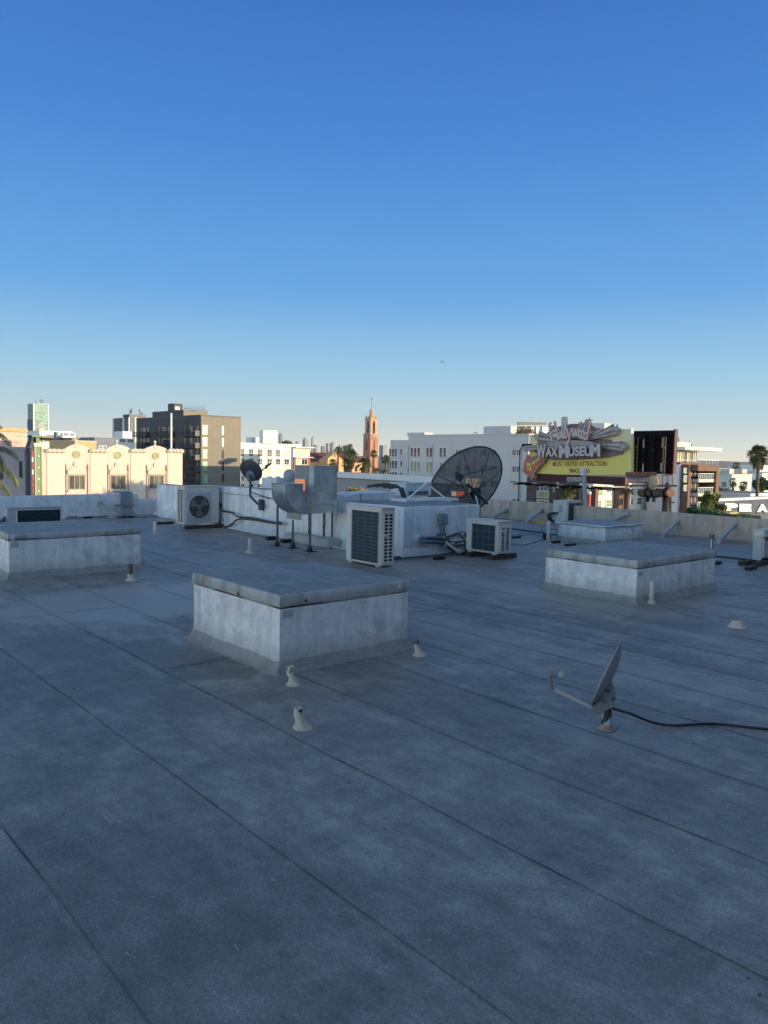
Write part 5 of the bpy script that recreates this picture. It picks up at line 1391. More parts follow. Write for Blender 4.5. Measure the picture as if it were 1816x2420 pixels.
wins(b2, b2.Wf, c3, [(568, 594), (598, 626), (630, 658), (662, 684)], [(514, 560)], G_YEL, FRW, fw=.12, ny=2)
wf2 = Fr(b2.C - A * .4, B, -A)
wins(b2, wf2, c3, [(578, 620), (626, 672)], [(594, 640)], lambda c, r: (G_YEL if c[0] < 600 else G_DK), FRW, fw=.14, nx=2)
mb = MB(); mb.fbox(b2.Wf, -.3, b2.lb + .5, b2.Wf.at(*c3(600, 583))[1], b2.Wf.at(*c3(600, 578))[1], 0, 1.6); mb.fbox(b2.Wf, -.3, b2.lb + 1, b2.zt + .3, b2.zt + .6, -1, 1.8); mb.build('balcony_slab', WHT, b2.t)

# ---- downtown towers, kilometres away
SKY = mat('tower_grey', (.10, .12, .14), .5, var=.15, scale=.01)
DD = 8200
def sky_t(x0, x1, yt, kind, label, d=DD, yb=560):
    p = Yd(*c3((x0 + x1) / 2, yt), d); wd = (Yd(*c3(x1, yt), d).x - Yd(*c3(x0, yt), d).x)
    C = V((p.x, p.y, GZ)); t = thing('skyscraper', label, 'skyscraper', C, 'downtown skyscrapers in the haze'); h_ = p.z - GZ
    mb = MB()
    if kind == 'round': mb.lathe(C, Z, [(wd / 2, 0), (wd / 2, h_ * .93), (wd * .42, h_ * .94), (wd * .42, h_), (0, h_)], 24)
    elif kind == 'spire':
        mb.obox(C - A * wd * .3 - B * wd * .3, A * wd * .6, B * wd * .6, Z * (h_ * .90)); mb.lathe(C + Z * (h_ * .9), Z, [(wd * .34, 0), (wd * .25, h_ * .05), (wd * .03, h_ * .06), (0, h_ * .14)], 8)
    elif kind == 'step':
        mb.obox(C - A * wd * .36 - B * wd * .36, A * wd * .72, B * wd * .72, Z * (h_ * .88)); mb.obox(C - A * wd * .25 - B * wd * .25 + Z * h_ * .88, A * wd * .5, B * wd * .5, Z * h_ * .12)
    else: mb.obox(C - A * wd * .34 - B * wd * .34, A * wd * .68, B * wd * .68, Z * h_)
    mb.build('shaft', SKY, t)
    mb = MB(); n = 22
    for k in range(n):
        z = h_ * (.12 + .8 * k / n); w_ = wd * (.351 if kind != 'spire' else .31)
        if kind == 'round': mb.lathe(C + Z * z, Z, [(wd / 2 + .6, 0), (wd / 2 + .6, h_ * .012)], 24)
        else: mb.obox(C - A * w_ - B * w_ + Z * z, A * 2 * w_, B * 2 * w_, Z * h_ * .012)
    mb.build('floor_bands', mat('tower_band', (.2, .22, .24), .5), t)
sky_t(430, 464, 376, 'round', 'round topped skyscraper left of the gap beside the cream block')
sky_t(572, 602, 445, 'box', 'lowest box shaped skyscraper left of the domed one')
sky_t(634, 680, 416, 'step', 'broad stepped skyscraper nearest the brick wing')
sky_t(706, 733, 398, 'spire', 'tallest and slimmest skyscraper with a spire')
sky_t(731, 767, 474, 'box', 'low broad skyscraper just right of the spired one')
sky_t(789, 824, 482, 'step', 'squat pinkish skyscraper in the middle of the skyline')
sky_t(831, 876, 462, 'box', 'broad flat topped skyscraper next to the cylindrical one')
sky_t(872, 901, 450, 'round', 'cylindrical pale skyscraper right of the broad flat one')
sky_t(941, 969, 475, 'box', 'single box skyscraper behind the palms left of the bell tower')
sky_t(1287, 1358, 478, 'box', 'wide pale block skyscraper between the bell tower and the white apartments', d=5200)

# ---- church with bell tower
ORW = mat('church_plaster', (.56, .33, .16), .85, var=.08, scale=.3); TER = mat('terracotta', (.36, .17, .105), .85, var=.1, scale=.4); TILE = mat('roof_tile', (.12, .038, .03), .85, var=.25, scale=1.0); STN = mat('cast_stone', (.44, .27, .18), .8, var=.15, scale=1)
dC = 420.0
C = Yd(*c3(670, 720), dC + 8); C.z = GZ
t = thing('church', 'orange plastered church with a dark red tiled roof beyond the palms', 'church', C); fr = Fr(C, B, -A)
Lc = fr.at(*c3(1150, 600))[0]; ze = fr.at(*c3(1000, 618))[1]; zr = fr.at(*c3(700, 536))[1]
mb = MB(); mb.fbox(fr, 0, Lc, GZ, ze, -20, 0); mb.build('nave_wall', ORW, t)
mb = MB(); mb.prism([fr.P(-.8, ze, 1), fr.P(-.8, zr, -10), fr.P(-.8, ze, -21)], fr.D * (Lc + 1.6)); mb.build('roof', TILE, t)
s0, _ = fr.at(*c3(768, 700)); s1, _ = fr.at(*c3(930, 700)); zg0 = fr.at(*c3(768, 598))[1]; zg1 = fr.at(*c3(850, 528))[1]; sm = (s0 + s1) / 2
pr = [(s0, GZ), (s0, zg0)]
for k in range(1, 6): q = k / 6; pr.append((s0 + (sm - s0) * q, zg0 + (zg1 - zg0 - 1) * (q ** 1.3)))
pr += [(sm - 1, zg1 - .6), (sm, zg1), (sm + 1, zg1 - .6)]
for k in range(5, 0, -1): q = k / 6; pr.append((s1 + (sm - s1) * q, zg0 + (zg1 - zg0 - 1) * (q ** 1.3)))
pr += [(s1, zg0), (s1, GZ)]
mb = MB(); mb.fprism(fr, pr, .0, 6); mb.build('gable', ORW, t)
mb = MB(); zz0 = fr.at(*c3(850, 575))[1]; mb.fbox(fr, sm - .5, sm + .5, zz0, zz0 + 4.5, 6, 6.2); mb.build('gable_slit', ORND, t)
mb = MB(); za = fr.at(*c3(1030, 708))[1]; zb_ = fr.at(*c3(1030, 728))[1]; sA = fr.at(*c3(940, 710))[0]; sB = fr.at(*c3(1128, 710))[0]
mb.prism([fr.P(sA, za, 0), fr.P(sA, zb_, 5), fr.P(sA, zb_, 0)], fr.D * (sB - sA)); mb.build('porch_roof', mat('porch_tile', (.30, .08, .05), .8), t)
for x in (955, 1000, 1045, 1090):
    s = fr.at(*c3(x, 680))[0]; z0 = fr.at(*c3(x, 702))[1]; z1 = fr.at(*c3(x, 652))[1]
    mb = MB(); mb.fprism(fr, [(s - .9, z0), (s + .9, z0), (s + .9, z1 - 1)] + [(s + .9 * math.cos(rad(30 * k)), z1 - 1 + .9 * math.sin(rad(30 * k))) for k in range(1, 6)] + [(s - .9, z1 - 1)], .02, .12); mb.build('window', G_DK, t)
# tower
p = Yd(*c3(1212, 380), dC - 8); Cc = V((p.x, p.y, GZ)); zt1 = p.z
la = ext(p, A, c3(1153, 0)[0]); lb = ext(p, B, c3(1281, 0)[0])
sd = (la + lb) / 2; 
t = thing('bell_tower', 'slender terracotta bell tower with a domed belfry and cross', 'bell tower', Cc)
ctr = Cc + A * la / 2 + B * lb / 2
def tb(w, z0, z1, name, m, mb_=None):
    mb = mb_ or MB(); mb.obox(V((ctr.x, ctr.y, z0)) - A * la * w / 2 - B * lb * w / 2, A * la * w, B * lb * w, Z * (z1 - z0))
    return mb.build(name, m, t) if not mb_ else mb
def tz(y): return Yd(*c3(1212, y), dC - 8).z
tb(1.06, GZ, tz(590), 'base', TER); tb(1.0, tz(590) + .02, tz(384), 'shaft', TER); tb(1.09, tz(384) + .02, tz(376), 'cornice', STN)
fN_ = Fr(Cc, A, -B); fW_ = Fr(Cc, B, -A)
for f_, L_ in ((fN_, la), (fW_, lb)):
    for k in range(3):
        mb = MB(); s = L_ * (.3 + .2 * k); mb.fprism(f_, [(s - .5, tz(386)), (s + .5, tz(386)), (s + .35, tz(410)), (s, tz(425 if k != 1 else 440)), (s - .35, tz(410))], .0, .35); mb.build('stone_drop', STN, t)
    mb = MB(); mb.fbox(f_, L_ * .42, L_ * .58, tz(520), tz(440), 0, .06); mb.build('slit_window', TILE, t)
b0, b1 = tz(376) + .02, tz(262)
for ix in (0, 1):
    for iy in (0, 1):
        mb = MB(); q = Cc + A * la * (.10 + .56 * ix) + B * lb * (.10 + .56 * iy); mb.obox(V((q.x, q.y, b0)), A * la * .24, B * lb * .24, Z * (b1 - b0)); mb.build('belfry_pier', STN, t)
for f_, L_, in ((fN_, la), (fW_, lb)):
    zA = tz(300); mb = MB(); mb.fprism(f_, [(L_ * .34, zA), (L_ * .42, zA + 1.8), (L_ * .5, zA + 2.6), (L_ * .58, zA + 1.8), (L_ * .66, zA), (L_ * .66, b1), (L_ * .62, tz(255)), (L_ * .5, tz(243)), (L_ * .38, tz(255)), (L_ * .34, b1)], -1.4, -.5); mb.build('belfry_arch', STN, t)
    mb = MB(); mb.fbox(f_, L_ * .34, L_ * .66, b0, zA - (zA - b0) * .5, -1.3, -1.0); mb.build('bell_louvre', G_DK, t)
tb(.5, b0, b1, 'bell_core', mat('belfry_dark', (.05, .04, .06), .8)); tb(.84, b1 + .02, tz(250), 'belfry_entablature', STN)
for ix in (0, 1):
    for iy in (0, 1):
        mb = MB(); q = Cc + A * la * (.16 + .68 * ix) + B * lb * (.16 + .68 * iy); mb.lathe(V((q.x, q.y, tz(250))), Z, [(.5, 0), (.4, 1), (.15, 1.6), (0, 2.6)], 8); mb.build('pinnacle', STN, t)
mb = MB(); zd = tz(250); hd = tz(222) - zd; mb.lathe(V((ctr.x, ctr.y, zd)), Z, [(la * .40, 0), (la * .39, hd * .35), (la * .31, hd * .7), (la * .18, hd), (0, hd)], 20); mb.build('dome', mat('dome_tile', (.38, .27, .07), .5), t, smooth=True)
zl0, zl1 = tz(222), tz(178); mb = MB()
for k in range(6): a_ = k * math.pi / 3; mb.tube([V((ctr.x + math.cos(a_) * la * .13, ctr.y + math.sin(a_) * la * .13, zl0 - .2)), V((ctr.x + math.cos(a_) * la * .13, ctr.y + math.sin(a_) * la * .13, zl1))], .35, 6)
mb.lathe(V((ctr.x, ctr.y, zl0 - .3)), Z, [(la * .17, 0), (la * .17, .5), (.3, .6), (.3, zl1 - zl0), (la * .17, zl1 - zl0 + .2), (la * .15, zl1 - zl0 + 1), (la * .08, tz(160) - zl0), (.25, tz(146) - zl0), (0, tz(142) - zl0)], 14); mb.build('lantern', STN, t, smooth=True)
mb = MB(); mb.tube([V((ctr.x, ctr.y, tz(146))), V((ctr.x, ctr.y, tz(62)))], .11, 6); mb.tube([V((ctr.x, ctr.y, tz(75))) - B * .8, V((ctr.x, ctr.y, tz(75))) + B * .8], .12, 6); mb.build('cross', DMET, t)

# ---- shaded white apartment block, centre right
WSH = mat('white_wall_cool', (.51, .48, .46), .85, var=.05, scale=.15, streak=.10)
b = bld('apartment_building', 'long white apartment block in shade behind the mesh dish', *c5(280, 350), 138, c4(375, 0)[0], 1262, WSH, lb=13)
b.zt2 = b.zt
pL = b.N.P(b.la, b.zt)
ZLO = Yd(*c4(270, 346), pL.y).z
mb = MB(); f_ = b.N; s1 = f_.at(*c4(165, 500))[0]; mb.fbox(f_, b.la + .01, s1, GZ, ZLO, -20, -.6); mb.build('lower_wing', WSH, b.t)
f2 = Fr(b.C + B * .6, A, -B)
wl = lambda cols, rows, pane, **k: wins(b, f2, c4, cols, rows, pane, FRW, xref=220, **k)
wl([(180, 199), (208, 230), (237, 258)], [(442, 517), (563, 638), (683, 758)], lambda c, r: rp_.choice([G_MID, G_DK]), fw=.09, ny=2, split=.3)
wl([(292, 312)], [(442, 496), (563, 620), (683, 735)], G_MID, fw=.09, ny=2, split=.3)
ref = lambda x, rows, cols, pane, **k: wins(b, b.N, c4, cols, rows, pane, FRW, xref=x, fw=.10, **k)
for (rows, pn) in (([(428, 518)], G_RED), ([(573, 670)], G_YEL), ([(728, 800)], G_DK)):
    ref(445, rows, [(398, 423), (434, 459), (472, 495)], pn, ny=2, split=.28); ref(445, rows, [(561, 587), (596, 622)], pn, ny=2, split=.28)
for (rows, pn) in (([(428, 522)], G_MID), ([(583, 680)], G_YEL), ([(740, 832)], G_DK)): ref(733, rows, [(699, 724), (738, 764)], pn, ny=2, split=.3)
for (rows, pn) in (([(447, 500)], G_MID), ([(612, 665)], G_MID), ([(770, 830)], G_DK)):
    ref(895, rows, [(868, 891), (898, 921)], pn, nx=2); ref(990, rows, [(960, 983), (994, 1018)], G_RED if rows[0][0] == 612 else pn, nx=2)
    ref(1150, rows, [(1122, 1148), (1156, 1182)], pn, nx=2); ref(1255, rows, [(1232, 1256), (1263, 1286)], pn, nx=2)
for (rows, pn) in (([(450, 506)], G_MID), ([(620, 678)], G_MID), ([(788, 852)], G_ORG), ([(960, 1020)], G_DK)): ref(1490, rows, [(1452, 1486), (1496, 1530)], pn, nx=2)
mb = MB()
for x in (380, 628, 1062, 1548): s = b.N.at(*c4(x, 500))[0]; mb.tube([b.N.P(s, GZ, .15), b.N.P(s, b.N.at(*c4(x, 400))[1], .15)], .08, 6)
mb.build('downpipe', mat('pipe_grey', (.36, .37, .39), .6), b.t)
mb = MB(); mb.fbox(b.N, -.02, b.la, b.N.at(*c4(1490, 404))[1], b.N.at(*c4(1490, 398))[1], 0, .03); mb.build('string_course', WSH, b.t)
sub(b, 'stair_house', *c4(541, 270), 168, c4(363, 0)[0], c4(626, 0)[0], WSH)
sub(b, 'roof_house', *c4(1430, 203), 148, c4(1152, 0)[0], c4(1506, 0)[0], WSH)
sub(b, 'roof_cabin', *c5(985, 235), 150, c5(940, 0)[0], c5(1050, 0)[0], WSH, la=4)
mb = MB(); q = Yd(*c4(1050, 298), 155); 
for k in range(3): p = Yd(*c4(1052 + 14 * k, 266), 155); mb.tube([p - Z * 1.3, p], .09, 5)
mb.tube([Yd(*c4(1052, 268), 155), Yd(*c4(1080, 268), 155)], .09, 5); mb.build('roof_frame', WHT, b.t)
# roof terrace screens and pergola
mb = MB(); 
for (x0, x1) in ((300, 345), (345, 400), (400, 470)):
    p = Yd(*c5(x0, 345), 142); q = Yd(*c5(x1, 270), 142); mb.obox(p, V((q.x - p.x - .1, .3, 0)), V((0, .12, 0)), Z * (q.z - p.z))
mb.build('terrace_screen', WHT, b.t)
mb = MB()
for x in (110, 250, 350, 470, 530): mb.tube([Yd(*c5(x, 345), 143), Yd(*c5(x, 258), 143)], .1, 5)
mb.tube([Yd(*c5(105, 262), 143), Yd(*c5(530, 258), 143)], .1, 5); mb.build('pergola', WHT, b.t)
mb = MB(); p = Yd(*c5(175, 345), 144); mb.obox(p, V((5.2, 0, 0)), V((0, 1, 0)), Z * 2.4); mb.build('terrace_wall', FRT, b.t)

# ---- low neighbour with a pale capped wall
GTAN = mat('neighbour_wall', (.30, .285, .27), .85, var=.08, scale=.4)
b = bld('low_building', 'low plain beige building with a bright white capped parapet before the palms', *c4(1000, 792), 52, c3(700, 0)[0], 1300, GTAN, la=None, cap=None, lb=1.0)
zc = b.zt
mb = MB(); mb.fbox(b.N, 0, b.la, b.zt - .12, b.zt + .32, 0, .25); mb.build('white_coping', WHT, b.t)
p = Yd(*c4(820, 950), 34); q = Yd(*c4(960, 885), 34)
t = thing('awning', 'small red and white striped awning glimpsed through the mesh dish', 'awning', p)
w_ = q.x - p.x; mb = MB(); mb.prism([p, p + Z * (q.z - p.z) , p + V((0, 1.0, q.z - p.z))], V((w_ * .36, .2, 0))); mb.build('white_panel', WHT, t)
mb = MB(); p2 = p + V((w_ * .37, .2, 0)); mb.prism([p2, p2 + Z * (q.z - p.z), p2 + V((0, 1.0, q.z - p.z))], V((w_ * .63, .3, 0))); mb.build('red_panel', mat('awning_red', (.5, .06, .05), .6), t)

# ---- unseen building added off to the right to keep this roof in shade
bq = Bld(); C = W(-72, -42, GZ)
t = thing('added_shade_building', 'tall plain unseen building to the west, added to shade the roof', 'building', C)
mb = MB(); mb.obox(C, A * 50, B * 84, Z * (-GZ + 15.5)); mb.build('wall', mat('shade_building_grey', (.30, .29, .28), .85), t)
for k in range(8):
    for j in range(3):
        f_ = Fr(C + A * 50, B, A); mb = MB(); mb.fbox(f_, 6 + 9.5 * k, 9 + 9.5 * k, 2 + 4.2 * j, 4.2 + 4.2 * j, 0, .06); mb.build('window', G_DK, t)
# ------------------------------------------------------------- billboard
BRP = Yd(*c5(1235, 722), 72.0); TRP = Yd(*c5(1235, 290), 72.0); BLP = Yd(*c5(283, 716), 84.0); TLP = Yd(*c5(283, 347), 84.0)
Dv = V((BRP.x - BLP.x, BRP.y - BLP.y, 0)).normalized(); Nv = V((Dv.y, -Dv.x, 0))
if Nv.y > 0: Nv = -Nv
fb = Fr(BLP, Dv, Nv)
BOARD_Y = mat('board_yellow', (.60, .54, .055), .55, var=.03, scale=.3); BROWNB = mat('board_brown', (.22, .155, .13), .6, var=.12, scale=.6)
m_, nt_, b_, oc_ = start('board_face')   # printed sheet: pale green-grey fading to yellow
sp_ = nt_.nodes.new('ShaderNodeSeparateXYZ'); nt_.links.new(oc_, sp_.inputs[0])
nt_.links.new(mixc(nt_, ramp(nt_, sp_.outputs[2], TLP.z - BLP.z + .2, (TLP.z - BLP.z) * .45), (.64, .61, .43), (.70, .60, .16)), b_.inputs['Base Color']); b_.inputs['Roughness'].default_value = .5
FACE = m_
MAROON = mat('maroon_steel', (.055, .014, .016), .6, var=.2, scale=2); BLKS = mat('black_steel', (.005, .004, .006), .8, spec=.2); RUST = mat('rusty_red_steel', (.19, .075, .055), .75, var=.3, scale=2)
COLM = mat('column_brown', (.12, .095, .065), .55, var=.3, scale=1.0, metal=.2)
t = thing('billboard', 'yellow billboard advertising a wax museum with cut out stars and a red arrow', 'billboard', BLP)
def q7(x, y, o): s, z = fb.at(*c7(x, y)); return fb.P(s, z, o)
mb = MB(); pts = [BLP, BRP, TRP, TLP]; mb.prism([p - Nv * .35 for p in pts], Nv * .35); mb.build('panel', FACE, t)
mb = MB(); mb.prism([q7(1404, 280, .01), q7(1414, 280, .01), q7(1410, 845, .01), q7(1400, 845, .01)], Nv * .06); mb.build('edge_trim', WHT, t)
layer = [.10]
def poly(pts, m, name='cutout', th=.03):
    layer[0] += .014
    mb = MB(); mb.prism([q7(x, y, layer[0]) for x, y in pts], Nv * th * .3); return mb.build(name, m, t)
def star(x, y, r, rot=0, squash=.9):
    return [(x + (r if k % 2 == 0 else r * .40) * math.sin(rot + k * math.pi / 5), y - squash * (r if k % 2 == 0 else r * .40) * math.cos(rot + k * math.pi / 5)) for k in range(10)]
C_DK = mat('print_brown', (.19, .15, .145), .6, var=.25, scale=2); C_GR = mat('print_grey', (.29, .27, .265), .6, var=.15, scale=2); C_LT = mat('print_pale', (.43, .40, .39), .6, var=.12, scale=2)
C_RD = mat('print_salmon', (.42, .13, .10), .6, var=.1); C_WH = mat('print_white', (.46, .43, .425), .55, var=.05); C_ARR = mat('print_arrow', (.42, .12, .08), .6, var=.15)
C_TX = mat('print_text_brown', (.20, .085, .05), .6, var=.05); C_YT = mat('print_yellow', (.70, .62, .16), .6)
# glow blob behind the words
poly([(300, 420), (420, 300), (560, 240), (700, 215), (900, 215), (1050, 290), (1180, 400), (1220, 470), (1330, 540), (1330, 590), (1170, 625), (1000, 645), (700, 660), (470, 665), (380, 640), (290, 590), (230, 560), (240, 500)], C_DK, 'backdrop')
O7 = (760, 470)
for (x, y, r, wd) in ((268, 365, 58, 110), (455, 255, 42, 70), (832, 215, 40, 62), (940, 180, 48, 80), (1105, 300, 50, 84), (1290, 280, 66, 118), (1390, 495, 62, 105), (172, 522, 36, 64), (320, 520, 26, 38), (1175, 480, 28, 30)):
    dx, dy = x - O7[0], y - O7[1]; L_ = math.hypot(dx, dy); nx_, ny_ = -dy / L_, dx / L_
    ex, ey = O7[0] + dx * .28, O7[1] + dy * .28
    tip = (x - dx / L_ * r * .2, y - dy / L_ * r * .2); h_ = wd * .62
    poly([(tip[0] + nx_ * h_, tip[1] + ny_ * h_), (tip[0] - nx_ * h_, tip[1] - ny_ * h_), (ex - nx_ * 9, ey - ny_ * 9), (ex + nx_ * 9, ey + ny_ * 9)], C_DK, 'ray')
    poly([(tip[0] + nx_ * h_ * .9, tip[1] + ny_ * h_ * .9), (tip[0] + nx_ * h_ * .35, tip[1] + ny_ * h_ * .35), (ex + nx_ * 2, ey + ny_ * 2), (ex + nx_ * 9, ey + ny_ * 9)], C_GR, 'ray_shade')
    poly([(tip[0] - nx_ * h_ * .1, tip[1] - ny_ * h_ * .1), (tip[0] - nx_ * h_ * .55, tip[1] - ny_ * h_ * .55), (ex - nx_ * 7, ey - ny_ * 7), (ex - nx_ * 1, ey - ny_ * 1)], C_LT, 'ray_light')
    rot = math.atan2(dx, -dy) * .25
    poly(star(x, y, r * 1.12, rot), C_DK, 'star'); poly(star(x, y, r * .80, rot), C_LT, 'star'); poly(star(x, y, r * .5, rot), C_GR, 'star'); poly(star(x, y, r * .3, rot), C_WH, 'star')
for nm, (a0, b0_, a1, b1_) in (('glow', (470, 420, 1080, 470)),):
    poly([(430, 470), (560, 430), (760, 420), (1000, 430), (1120, 470), (1000, 520), (500, 520)], C_GR, 'backdrop')
# script word in brushed strokes
strokes = [[(515, 228), (530, 330), (553, 440)], [(578, 190), (600, 290), (622, 400), (640, 405)], [(528, 350), (560, 318), (612, 300), (640, 285)],
 [(650, 320), (634, 345), (640, 395), (660, 385), (664, 340), (650, 320)], [(664, 350), (685, 240), (690, 160), (676, 165), (676, 270), (686, 395), (700, 385)],
 [(700, 380), (722, 240), (722, 158), (708, 165), (708, 270), (718, 390), (735, 378)], [(736, 275), (742, 330), (760, 375), (780, 330), (790, 272)], [(790, 272), (770, 360), (752, 440), (740, 495), (728, 480), (745, 430)],
 [(800, 272), (808, 330), (818, 372), (834, 330), (838, 280)], [(838, 280), (846, 340), (856, 372), (868, 320), (872, 275)], [(896, 300), (880, 330), (886, 385), (906, 380), (912, 325), (896, 300)],
 [(930, 300), (914, 335), (922, 395), (942, 388), (948, 330), (930, 300)], [(985, 345), (962, 330), (946, 365), (955, 410), (975, 395), (990, 345)], [(1015, 200), (1000, 290), (982, 380), (976, 412)], [(534, 232), (522, 222), (510, 240)]]
layer[0] += .06
for (rr_, m_x, dz_) in ((.165, C_RD, 0), (.10, C_WH, .10)):
    mb = MB()
    for s_ in strokes: mb.tube([q7(x, y, layer[0] + dz_) for x, y in s_], rr_, 10, smooth=5, up=Nv, flat=.35)
    mb.build('script_lettering', m_x, t, smooth=True)
layer[0] += .2
def text_mesh(s, offset=0.0, extrude=.02, shear=0.0):
    cu_ = bpy.data.curves.new('txt', 'FONT'); cu_.body = s; cu_.size = 1; cu_.extrude = extrude; cu_.offset = offset; cu_.shear = shear
    o = bpy.data.objects.new('txt', cu_); COL.objects.link(o)
    dg = bpy.context.evaluated_depsgraph_get(); me = bpy.data.meshes.new_from_object(o.evaluated_get(dg))
    bpy.data.objects.remove(o); bpy.data.curves.remove(cu_); return me
def text_on(fr, cf_, s, quad, out, m, parent, name='lettering', bold=.0, depth=.03, shear=0.0):
    """quad: lower left, lower right, upper left in picture terms, carried onto the plane"""
    me = text_mesh(s, bold, .5, shear)
    xs = [v.co.x for v in me.vertices]; ys = [v.co.y for v in me.vertices]; x0, x1, y0, y1 = min(xs), max(xs), min(ys), max(ys)
    P = [fr.at(*cf_(*q)) for q in quad]; o = ORG[parent]
    for v in me.vertices:
        u, w_ = (v.co.x - x0) / (x1 - x0), (v.co.y - y0) / (y1 - y0)
        s_ = P[0][0] + (P[1][0] - P[0][0]) * u + (P[2][0] - P[0][0]) * w_; z_ = P[0][1] + (P[1][1] - P[0][1]) * u + (P[2][1] - P[0][1]) * w_
        v.co = fr.P(s_, z_, out + (v.co.z + .5) * depth) - o
    me.materials.clear(); me.materials.append(m); me.update()
    o_ = bpy.data.objects.new(name, me); COL.objects.link(o_); o_.parent = parent; me.flip_normals() if False else None
    return o_
L0 = layer[0]
for (s_, x0, x1, yb, yt) in (('W', 378, 492, 640, 476), ('AX', 488, 640, 625, 510), ('M', 655, 772, 640, 480), ('USEU', 768, 1052, 616, 500), ('M', 1046, 1160, 622, 468)):
    text_on(fb, c7, s_, ((x0 - 7, yb + 7), (x1 + 7, yb + 4), (x0 - 7, yt - 7)), L0, C_TX, t, bold=.045)
    text_on(fb, c7, s_, ((x0, yb), (x1, yb - 3), (x0, yt)), L0 + .05, C_WH, t, bold=.035)
text_on(fb, c7, 'MOST VISITED ATTRACTION', ((458, 738), (1116, 734), (458, 680)), .03, C_TX, t, bold=.008)
text_on(fb, c7, 'SINCE 1965', ((658, 814), (906, 816), (658, 762)), .03, C_TX, t, bold=.008)
# red arrow with bulbs
def q7l(pts, m, name, o): mb = MB(); mb.prism([q7(x, y, o) for x, y in pts], Nv * .04); return mb.build(name, m, t)
ap = [(190, 585), (225, 625), (215, 645), (320, 590), (400, 590), (400, 660), (275, 800), (275, 880), (245, 890), (155, 820), (133, 790), (150, 690)]
q7l([(x + 8, y + 6) for x, y in ap], C_DK, 'arrow', .50); q7l(ap, C_ARR, 'arrow', .56)
q7l([(222, 640), (395, 610), (395, 640), (240, 700)], C_DK, 'arrow', .61)
mb = MB()
for (x, y) in ((190, 588), (160, 672), (140, 770), (152, 828), (202, 856), (245, 888), (275, 850), (288, 800), (322, 762), (352, 732), (383, 705), (400, 676), (415, 650), (300, 602), (340, 590)): mb.lathe(q7(x, y, .62), Nv, [(.09, 0), (.08, .06), (0, .1)], 8)
mb.build('bulb', C_WH, t)
text_on(fb, c7, '1/2', ((205, 785), (258, 800), (186, 690)), .66, C_YT, t, bold=.04); text_on(fb, c7, 'BLOCK', ((258, 722), (362, 655), (254, 690)), .66, C_YT, t, bold=.03)
# skirt, plate, catwalk
SK = [c5(370, 722), c5(1190, 724)]
sA = fb.at(*c5(365, 760))[0]; sB = fb.at(*c5(1190, 760))[0]; zB = fb.at(*c5(800, 800))[1]; zT = fb.at(*c5(800, 722))[1] - .05
mb = MB(); mb.fbox(fb, sA, sB, zB, zT, -.3, .1)
n = 9
for k in range(n): z = zB + (zT - zB) * k / n; mb.fbox(fb, sA, sB, z, z + .06, .1, .16)
mb.build('skirt', MAROON, t)
pq = [q7(646, 930, .2), q7(872, 930, .2), q7(888, 872, .2), q7(646, 868, .2)]; mb = MB(); mb.prism(pq, Nv * .04); mb.build('name_plate', C_WH, t)
pq = [q7(652, 924, .26), q7(868, 924, .26), q7(880, 878, .26), q7(652, 874, .26)]; mb = MB(); mb.prism(pq, Nv * .01); mb.build('name_plate', mat('plate_violet', (.10, .09, .16), .6), t)
text_on(fb, c7, 'OUTFRONT/', ((656, 918), (874, 920), (656, 881)), .29, C_WH, t, bold=.03)
mb = MB(); sA2 = fb.at(*c5(265, 800))[0]; sB2 = fb.at(*c5(1195, 800))[0]; zc = fb.at(*c5(700, 815))[1]; mb.fbox(fb, sA2, sB2, zc - .12, zc + .02, .3, 1.5)
for k in range(9): s_ = sA2 + (sB2 - sA2) * k / 8; mb.fbox(fb, s_ - .05, s_ + .05, zc - .26, zc - .12, -.8, 1.9)
mb.build('catwalk', BLKS, t)
for x in (285, 490, 730, 990, 1165):
    s_ = fb.at(*c5(x, 805))[0]; mb = MB(); mb.tube([fb.P(s_, zc, 1.4), fb.P(s_, zc + .05, 2.3)], .05, 6); mb.fbox(fb, s_ - .35, s_ + .35, zc - .02, zc + .14, 2.2, 2.5); mb.build('flood_lamp', mat('lamp_grey', (.2, .2, .19), .5), t, bevel=.03)
mb = MB(); p0, z0 = fb.at(*c5(240, 480))[0], fb.at(*c5(240, 435))[1]; mb.tube([fb.P(p0 - .4, z0 - 7, .3), fb.P(p0 - .4, z0 - .6, .3), fb.P(p0, z0, .3), fb.P(p0 + .8, z0, .3)], .06, 6); mb.fbox(fb, p0 + .2, p0 + 1.3, z0 - .25, z0 + .05, .2, .6); mb.build('arm_lamp', BLKS, t)

# second panel, back towards us
P0 = Yd(*c5(1240, 712), 73.4); P1 = Yd(*c5(1632, 712), 69.6); D2 = V((P1.x - P0.x, P1.y - P0.y, 0)).normalized(); N2 = V((D2.y, -D2.x, 0))
if N2.y > 0: N2 = -N2
f2 = Fr(P0, D2, N2)
t2 = thing('billboard', 'black back of the second billboard panel with two ladders', 'billboard', P0)
L2 = f2.at(*c5(1632, 500))[0]; zt0 = f2.at(*c5(1245, 318))[1]; zt1 = f2.at(*c5(1630, 303))[1]; zb_ = f2.at(*c5(1400, 835))[1]; zb3 = f2.at(*c5(1560, 712))[1]
mb = MB(); sm_ = f2.at(*c5(1530, 700))[0]
mb.fprism(f2, [(0, zb3), (sm_, zb3), (L2, zb3), (L2, zt1), (0, zt0)], -.3, 0); mb.build('panel', BLKS, t2)
mb = MB(); mb.fprism(f2, [(L2, zb3), (L2 + .15, zb3), (L2 + .15, zt1 + .1), (L2, zt1 + .1)], -.3, .12); mb.fbox(f2, 0, L2, zt0, zt0 + .08, -.3, .1); mb.build('edge_trim', MAROON, t2)
